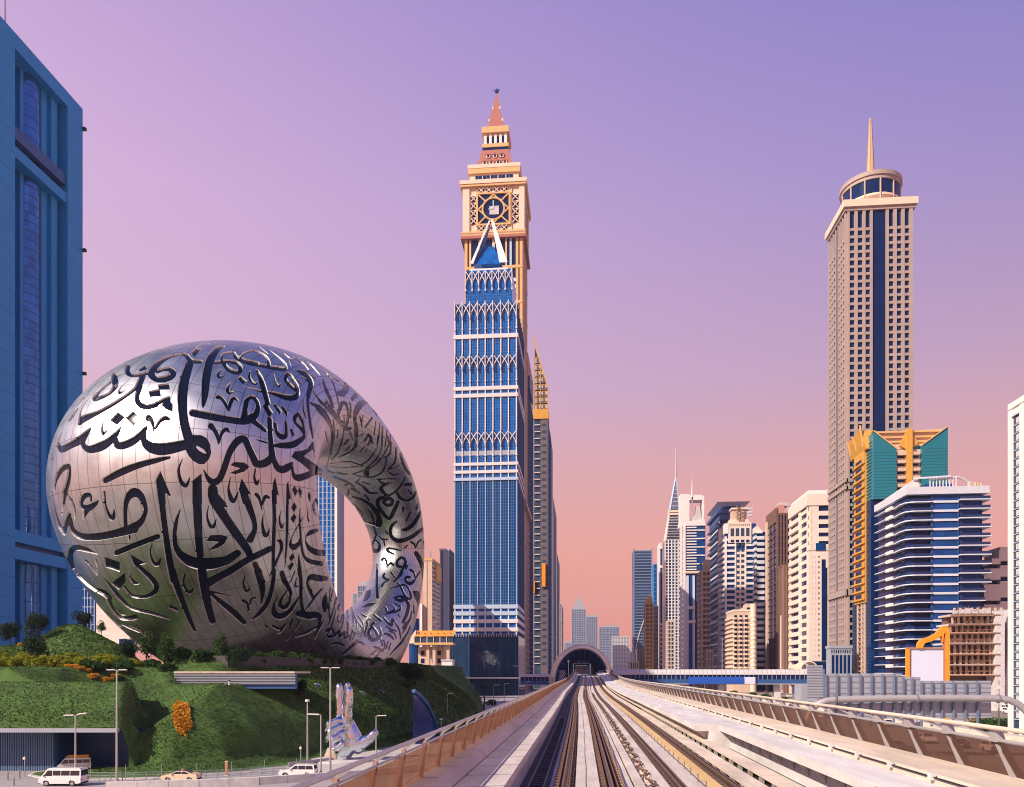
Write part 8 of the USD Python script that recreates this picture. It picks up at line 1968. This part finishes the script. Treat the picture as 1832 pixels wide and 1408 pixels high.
# kerb wall in front, low wall at the hand
def wall_along(name, label, cat, pts, h, w, m, n=8):
    P = np.array([[*ground(p, q), 0] for p, q in pts]); t = thing(name, label, cat, P[0]); cum = np.r_[0, np.cumsum(np.linalg.norm(np.diff(P, axis=0), axis=1))]
    s = np.linspace(0, cum[-1], n + 1); Q = np.stack([np.interp(s, cum, P[:, i]) for i in range(3)], 1)
    for a, b in zip(Q[:-1], Q[1:]): d = (b - a) / np.linalg.norm(b - a); part(t, 'wall_length', MB().bar(a + d * .02 + [0, 0, h / 2], b - d * .02 + [0, 0, h / 2], w, h), m)
wall_along('ramp_wall', 'low pale concrete ramp wall along the bottom edge left of the viaduct', 'wall', ((190, 1414), (330, 1410), (470, 1404), (580, 1396), (680, 1388), (760, 1378)), .9, .5, 'concrete_grey', 12)
wall_along('forecourt_wall', 'low dark wall beside the chrome hand forecourt', 'wall', ((516, 1372), (560, 1367), (600, 1362)), .6, .3, 'grey_metal', 4)
# kerbed lawn tip and forecourt paving
def ground_patch(name, pts, z, m, kind='structure', label=None):
    P = [ground(p, q) for p, q in pts]; single(name, MB().prism(P, z - .12, z), m, label, None, kind=kind)
ground_patch('forecourt_pavement', ((500, 1378), (580, 1360), (660, 1345), (730, 1330), (800, 1312), (860, 1300), (870, 1320), (780, 1352), (690, 1372), (600, 1386)), .10, 'pavement')
ground_patch('kerb', ((50, 1388), (60, 1383), (95, 1378), (150, 1373), (300, 1386), (290, 1394), (156, 1397), (80, 1395)), .13, 'concrete')
ground_patch('lawn', ((56, 1387), (64, 1384), (98, 1379.5), (150, 1375), (300, 1387), (288, 1392), (156, 1395), (84, 1393)), .17, 'turf')
# planting at the foot of the blue tower: palm, shrubs
def palm(px, base, top):
    D = EYE * FOC / (base - HZ); x, y = cam_xy(px, D); h = (base - top) / FOC * D * .78
    t = thing('palm_tree', 'feathery palm tree before the dark shopfront right of the hill', 'palm', (x, y, 0)); rng = np.random.default_rng(3)
    part(t, 'trunk', MB().tube([(x, y, 0), (x + .1, y, h * .5), (x, y, h)], [.28, .2, .18], 8), 'bark', smooth=50)
    for i in range(22):
        q = i * 2.4; el = rng.uniform(.1, 1.1); L = rng.uniform(2.0, 2.8); mb = MB(); pts = []
        for s in np.linspace(0, 1, 7): pts.append(np.array([x + L * s * math.cos(q) * math.cos(el), y + L * s * math.sin(q) * math.cos(el), h + L * s * math.sin(el) - 1.5 * s * s]))
        for a, b in zip(pts[:-1], pts[1:]):
            d = (b - a) / np.linalg.norm(b - a); sd = np.cross(d, [0, 0, 1]); sd /= np.linalg.norm(sd) + 1e-9
            for sgn in (1, -1):
                for f in (0, .5): c = a + (b - a) * f; mb.raw([c, c + d * .22, c + d * .5 + sgn * sd * .5 - [0, 0, .22]], [[0, 1, 2]])
        part(t, 'frond', mb, 'leaf_palm')
palm(866, 1276, 1215)
gp = make_shrub('roadside_shrub', 'p', 'shrub', 2.4, 2.8, 41, 'leaf_green', 1500, .3); first_ = True
for px, b, s, lab in ((838, 1262, 1.3, 'big roadside bush where hill meets the shopfront'), (826, 1240, 1.2, 'bush on the right crest below the white kiosk'), (852, 1270, .9, 'low bush in front of the palm tree'), (880, 1262, .8, 'small bush right of the palm tree'), (846, 1236, 1.0, 'far bush between palm tree and white kiosk'), (1238, 1244, 1.0, 'leftmost bush in the verge beneath the footbridge advert'), (1262, 1243, 1.2, 'second bush in the verge beneath the footbridge advert'), (1284, 1245, .9, 'third bush in the verge below the blue advert'), (1310, 1246, 1.1, 'fourth bush in the verge below the blue advert'), (1345, 1248, 1.0, 'bush in the verge below the white advert panel'), (1372, 1252, 1.0, 'bush in the verge before the far cars'), (1400, 1256, .8, 'bush at the right end of the verge')):
    x, y = ground(px, b)
    if first_: place(gp, (x, y, 0), 0, s); tag(stage.GetPrimAtPath(gp), lab); first_ = False
    else: dup(gp, (x, y, 0), px * 7 % 360, lab, s)
# clipped hedge beyond the highway and the verge under it
rng = np.random.default_rng(17)
def hedge(label, pts, h, w, n):
    P = np.array([[*ground(p, q), 0] for p, q in pts]); t = thing('hedge', label, 'hedge', P[0]); cum = np.r_[0, np.cumsum(np.linalg.norm(np.diff(P, axis=0), axis=1))]
    s = rng.uniform(0, cum[-1], n); Q = np.stack([np.interp(s, cum, P[:, i]) for i in range(3)], 1) + np.stack([rng.uniform(-w, w, n), rng.uniform(-w, w, n) * .6, h * rng.uniform(0, 1, n) ** .6 * (1 + .25 * np.sin(s * 1.7))], 1)
    v, f = leaf_quads(Q, np.tile([-.2, -.4, .9], (n, 1)), np.full(n, .26), rng, .4); part(t, 'foliage', MB().raw(v, f), 'leaf_green')
    part(t, 'soil_strip', MB().tube(P + [0, 0, .05], w * .5, 6), 'bark')
hedge('long low hedge beyond the highway at the right edge', ((1745, 1312), (1790, 1311), (1850, 1312)), 2.6, 1.6, 3000)
hedge('low hedge strip left of the sign board on the highway verge', ((1385, 1258), (1420, 1262), (1462, 1268)), 1.8, 1.6, 1500)

# ------------------------------------------------------------------ large sign board seen from behind on its pipe gantry
def gantry():
    y = 120.0; X = lambda p: X_of(p, y); Z = lambda p, px=1600: Z_of(p, X(px), y)
    t = thing('sign_board', 'large grey ribbed road sign board seen from behind, hung on a pipe', 'road sign', (X(1620), y, 0))
    tops = lambda p: 1205 if p < 1620 else (1211 if p < 1650 else 1218)
    edges = [1478, 1498, 1519, 1540, 1560, 1580, 1600, 1617, 1633, 1650, 1668, 1686, 1707, 1728, 1750, 1777]
    for a, b in zip(edges[:-1], edges[1:]):
        zt = Z(tops((a + b) / 2), a); zb = Z(1287 + (a - 1478) * -.01, a)
        part(t, 'panel', MB().box(X(a) + .05, X(b) - .05, y + .5, y + .62, zb, zt), 'panel_grey')
        for k in range(8): zz = zb + (zt - zb) * (k + .5) / 8; part(t, 'panel_seam', MB().box(X(a) + .16, X(b) - .07, y + .44, y + .497, zz - .035, zz + .035), 'grey_metal')
        part(t, 'rib', MB().box(X(a) - .10, X(a) + .14, y + .1, y + .49, Z(1300, a), zt - .1), 'rib_blue')
    part(t, 'side_board', MB().box(X(1446), X(1474), y + .5, y + .7, Z(1250), Z(1190)), 'panel_grey')
    for k in range(12): part(t, 'side_board_seam', MB().box(X(1446), X(1474), y + .44, y + .495, Z(1248 - k * 5) - .04, Z(1248 - k * 5) + .04), 'grey_metal')
    part(t, 'side_return', MB().box(X(1474) + .01, X(1478) - .11, y + .3, y + 1.5, Z(1268), Z(1197)), 'rib_blue')
    g = thing('pipe_gantry', 'thick bent steel pipe gantry carrying the large sign board', 'gantry', (X(1620), y, 0)); yy = y - .7
    pts = [(1436, 1330), (1440, 1296), (1450, 1272), (1462, 1260), (1478, 1254), (1500, 1251.5), (1560, 1250), (1640, 1249), (1720, 1249), (1785, 1249.5), (1805, 1252), (1822, 1260), (1836, 1272), (1848, 1292), (1856, 1330)]
    part(g, 'pipe', MB().tube([(X_of(p, yy), yy, Z_of(q, X_of(p, yy), yy)) for p, q in pts], .50, 16), 'pole_grey', smooth=60)
    for p in (1494, 1640, 1786): part(g, 'flange', MB().tube([(X_of(p, yy) - .12, yy, Z_of(1250, X_of(p, yy), yy)), (X_of(p, yy) + .12, yy, Z_of(1250, X_of(p, yy), yy))], .64, 16), 'grey_metal', smooth=40)
    for p in (1436, 1856): part(g, 'footing', MB().box(X_of(p, yy) - .9, X_of(p, yy) + .9, yy - .9, yy + .9, 0, 1.2), 'concrete_grey')
    part(g, 'leg', MB().tube([(X_of(1436, yy), yy, 1.2), (X_of(1436, yy), yy, Z_of(1329, X_of(1436, yy), yy))], .52, 14), 'pole_grey', smooth=60); part(g, 'leg', MB().tube([(X_of(1856, yy), yy, 1.2), (X_of(1856, yy), yy, Z_of(1329, X_of(1856, yy), yy) + .1)], .52, 14), 'pole_grey', smooth=60)
gantry()
# orange framed sign
def orange_sign():
    y = 190.0; X = lambda p: X_of(p, y); Z = lambda p: Z_of(p, X(1660), y)
    t = thing('orange_sign', 'orange framed blank panel sign with curling loop on top', 'sign', (X(1660), y, 0)); F = front(0, y)
    part(t, 'panel', MB().box(X(1630), X(1688), y + .2, y + .5, Z(1236), Z(1161)), 'sign_white')
    part(t, 'left_frame', MB().box(X(1622), X(1627), y - .2, y + .8, Z(1236), Z(1161)), 'orange_paint'); part(t, 'inner_frame', MB().box(X(1627) + .02, X(1630) - .02, y + .05, y + .65, Z(1236), Z(1161)), 'bronze_sign')
    part(t, 'top_frame', MB().box(X(1622), X(1688), y - .1, y + .7, Z(1160.8), Z(1158)), 'bronze_sign')
    part(t, 'right_post', MB().box(X(1691), X(1698), y - .3, y + 1.0, 0, Z(1131)), 'orange_paint'); part(t, 'inner_frame', MB().box(X(1688) + .02, X(1691) - .02, y - .1, y + .7, Z(1236), Z(1140)), 'bronze_sign')
    outer = catmull([(1641, 1160), (1643, 1150), (1650, 1143), (1662, 1139), (1674, 1133), (1682, 1124), (1689, 1120), (1695, 1122), (1698, 1131)], 5); inner = catmull([(1691, 1131), (1688, 1135), (1687, 1145), (1686, 1150), (1684, 1138), (1676, 1143), (1664, 1148), (1654, 1151), (1650, 1160)], 5)
    pg = Polygon([(X(p), Z(q)) for p, q in np.vstack([outer, inner])]).buffer(0)
    pg = max(getattr(pg, 'geoms', [pg]), key=lambda g: g.area)
    part(t, 'loop', MB().wall(pg, (0, y, 0), (1, 0, 0), (0, -1, 0), -.9, .3), 'orange_paint')
    for p in (1626, 1694): part(t, 'footing', MB().box(X(p) - 1, X(p) + 1, y - .6, y + 1.4, 0, Z(1236) if p < 1650 else .5), 'concrete_grey')
orange_sign()
# highway barriers, light wall behind the hedge
t = thing('crash_barrier', 'pale concrete crash barrier along the near side of the highway', 'barrier', (25.2, 100, 0))
for k in range(60): part(t, 'barrier_length', MB().frustum(24.8, 25.5, 30 + k * 5, 34.95 + k * 5, .12, 25.0, 25.3, 30 + k * 5, 34.95 + k * 5, 1.05), 'concrete_grey')
t = thing('crash_barrier', 'pale concrete crash barrier along the far side of the highway', 'barrier', (80, 100, 0))
for k in range(50): part(t, 'barrier_length', MB().frustum(79.4, 80.1, 60 + k * 6, 65.95 + k * 6, .02, 79.6, 79.9, 60 + k * 6, 65.95 + k * 6, 1.0), 'concrete_warm')
t = thing('median_rail', 'thin steel guard rail on the middle of the highway', 'railing', (51.5, 150, 0))
for k in range(70): part(t, 'post', MB().box(51.45, 51.55, 50 + k * 4, 50.1 + k * 4, 0, 1.0), 'grey_metal')
for h in (.5, .85): part(t, 'rail', MB().box(51.36, 51.44, 40, 340, h, h + .22), 'steel')
x, y = ground(1760, 1302); t = thing('dark_cabin', 'small rust red cabin peeking under the sign board', 'cabin', (x, y, 0)); part(t, 'wall', MB().box(x - 3, x + 2, y, y + 3, 0, 2.2), 'tan_wall'); part(t, 'roof', MB().box(x - 3.2, x + 2.2, y - .2, y + 3.2, 2.21, 2.4), 'slab_grey'); part(t, 'window', MB().box(x - 2, x + .5, y - .05, y - .005, 1, 1.8), 'car_glass')
# ------------------------------------------------------------------ haze: one even body of air round the whole scene
M['air'] = usdkit.material(stage, '/World/Looks/air', {'v': ('principled_volume', {'color': (.70, .78, 1.0), 'density': .00008, 'anisotropy': .25})}, [], volume='v.volume')
single('haze', MB().box(-3260, 3660, -960, 4660, -1.6, 415), 'air', 'thin bluish haze over the city', 'haze', kind='stuff')
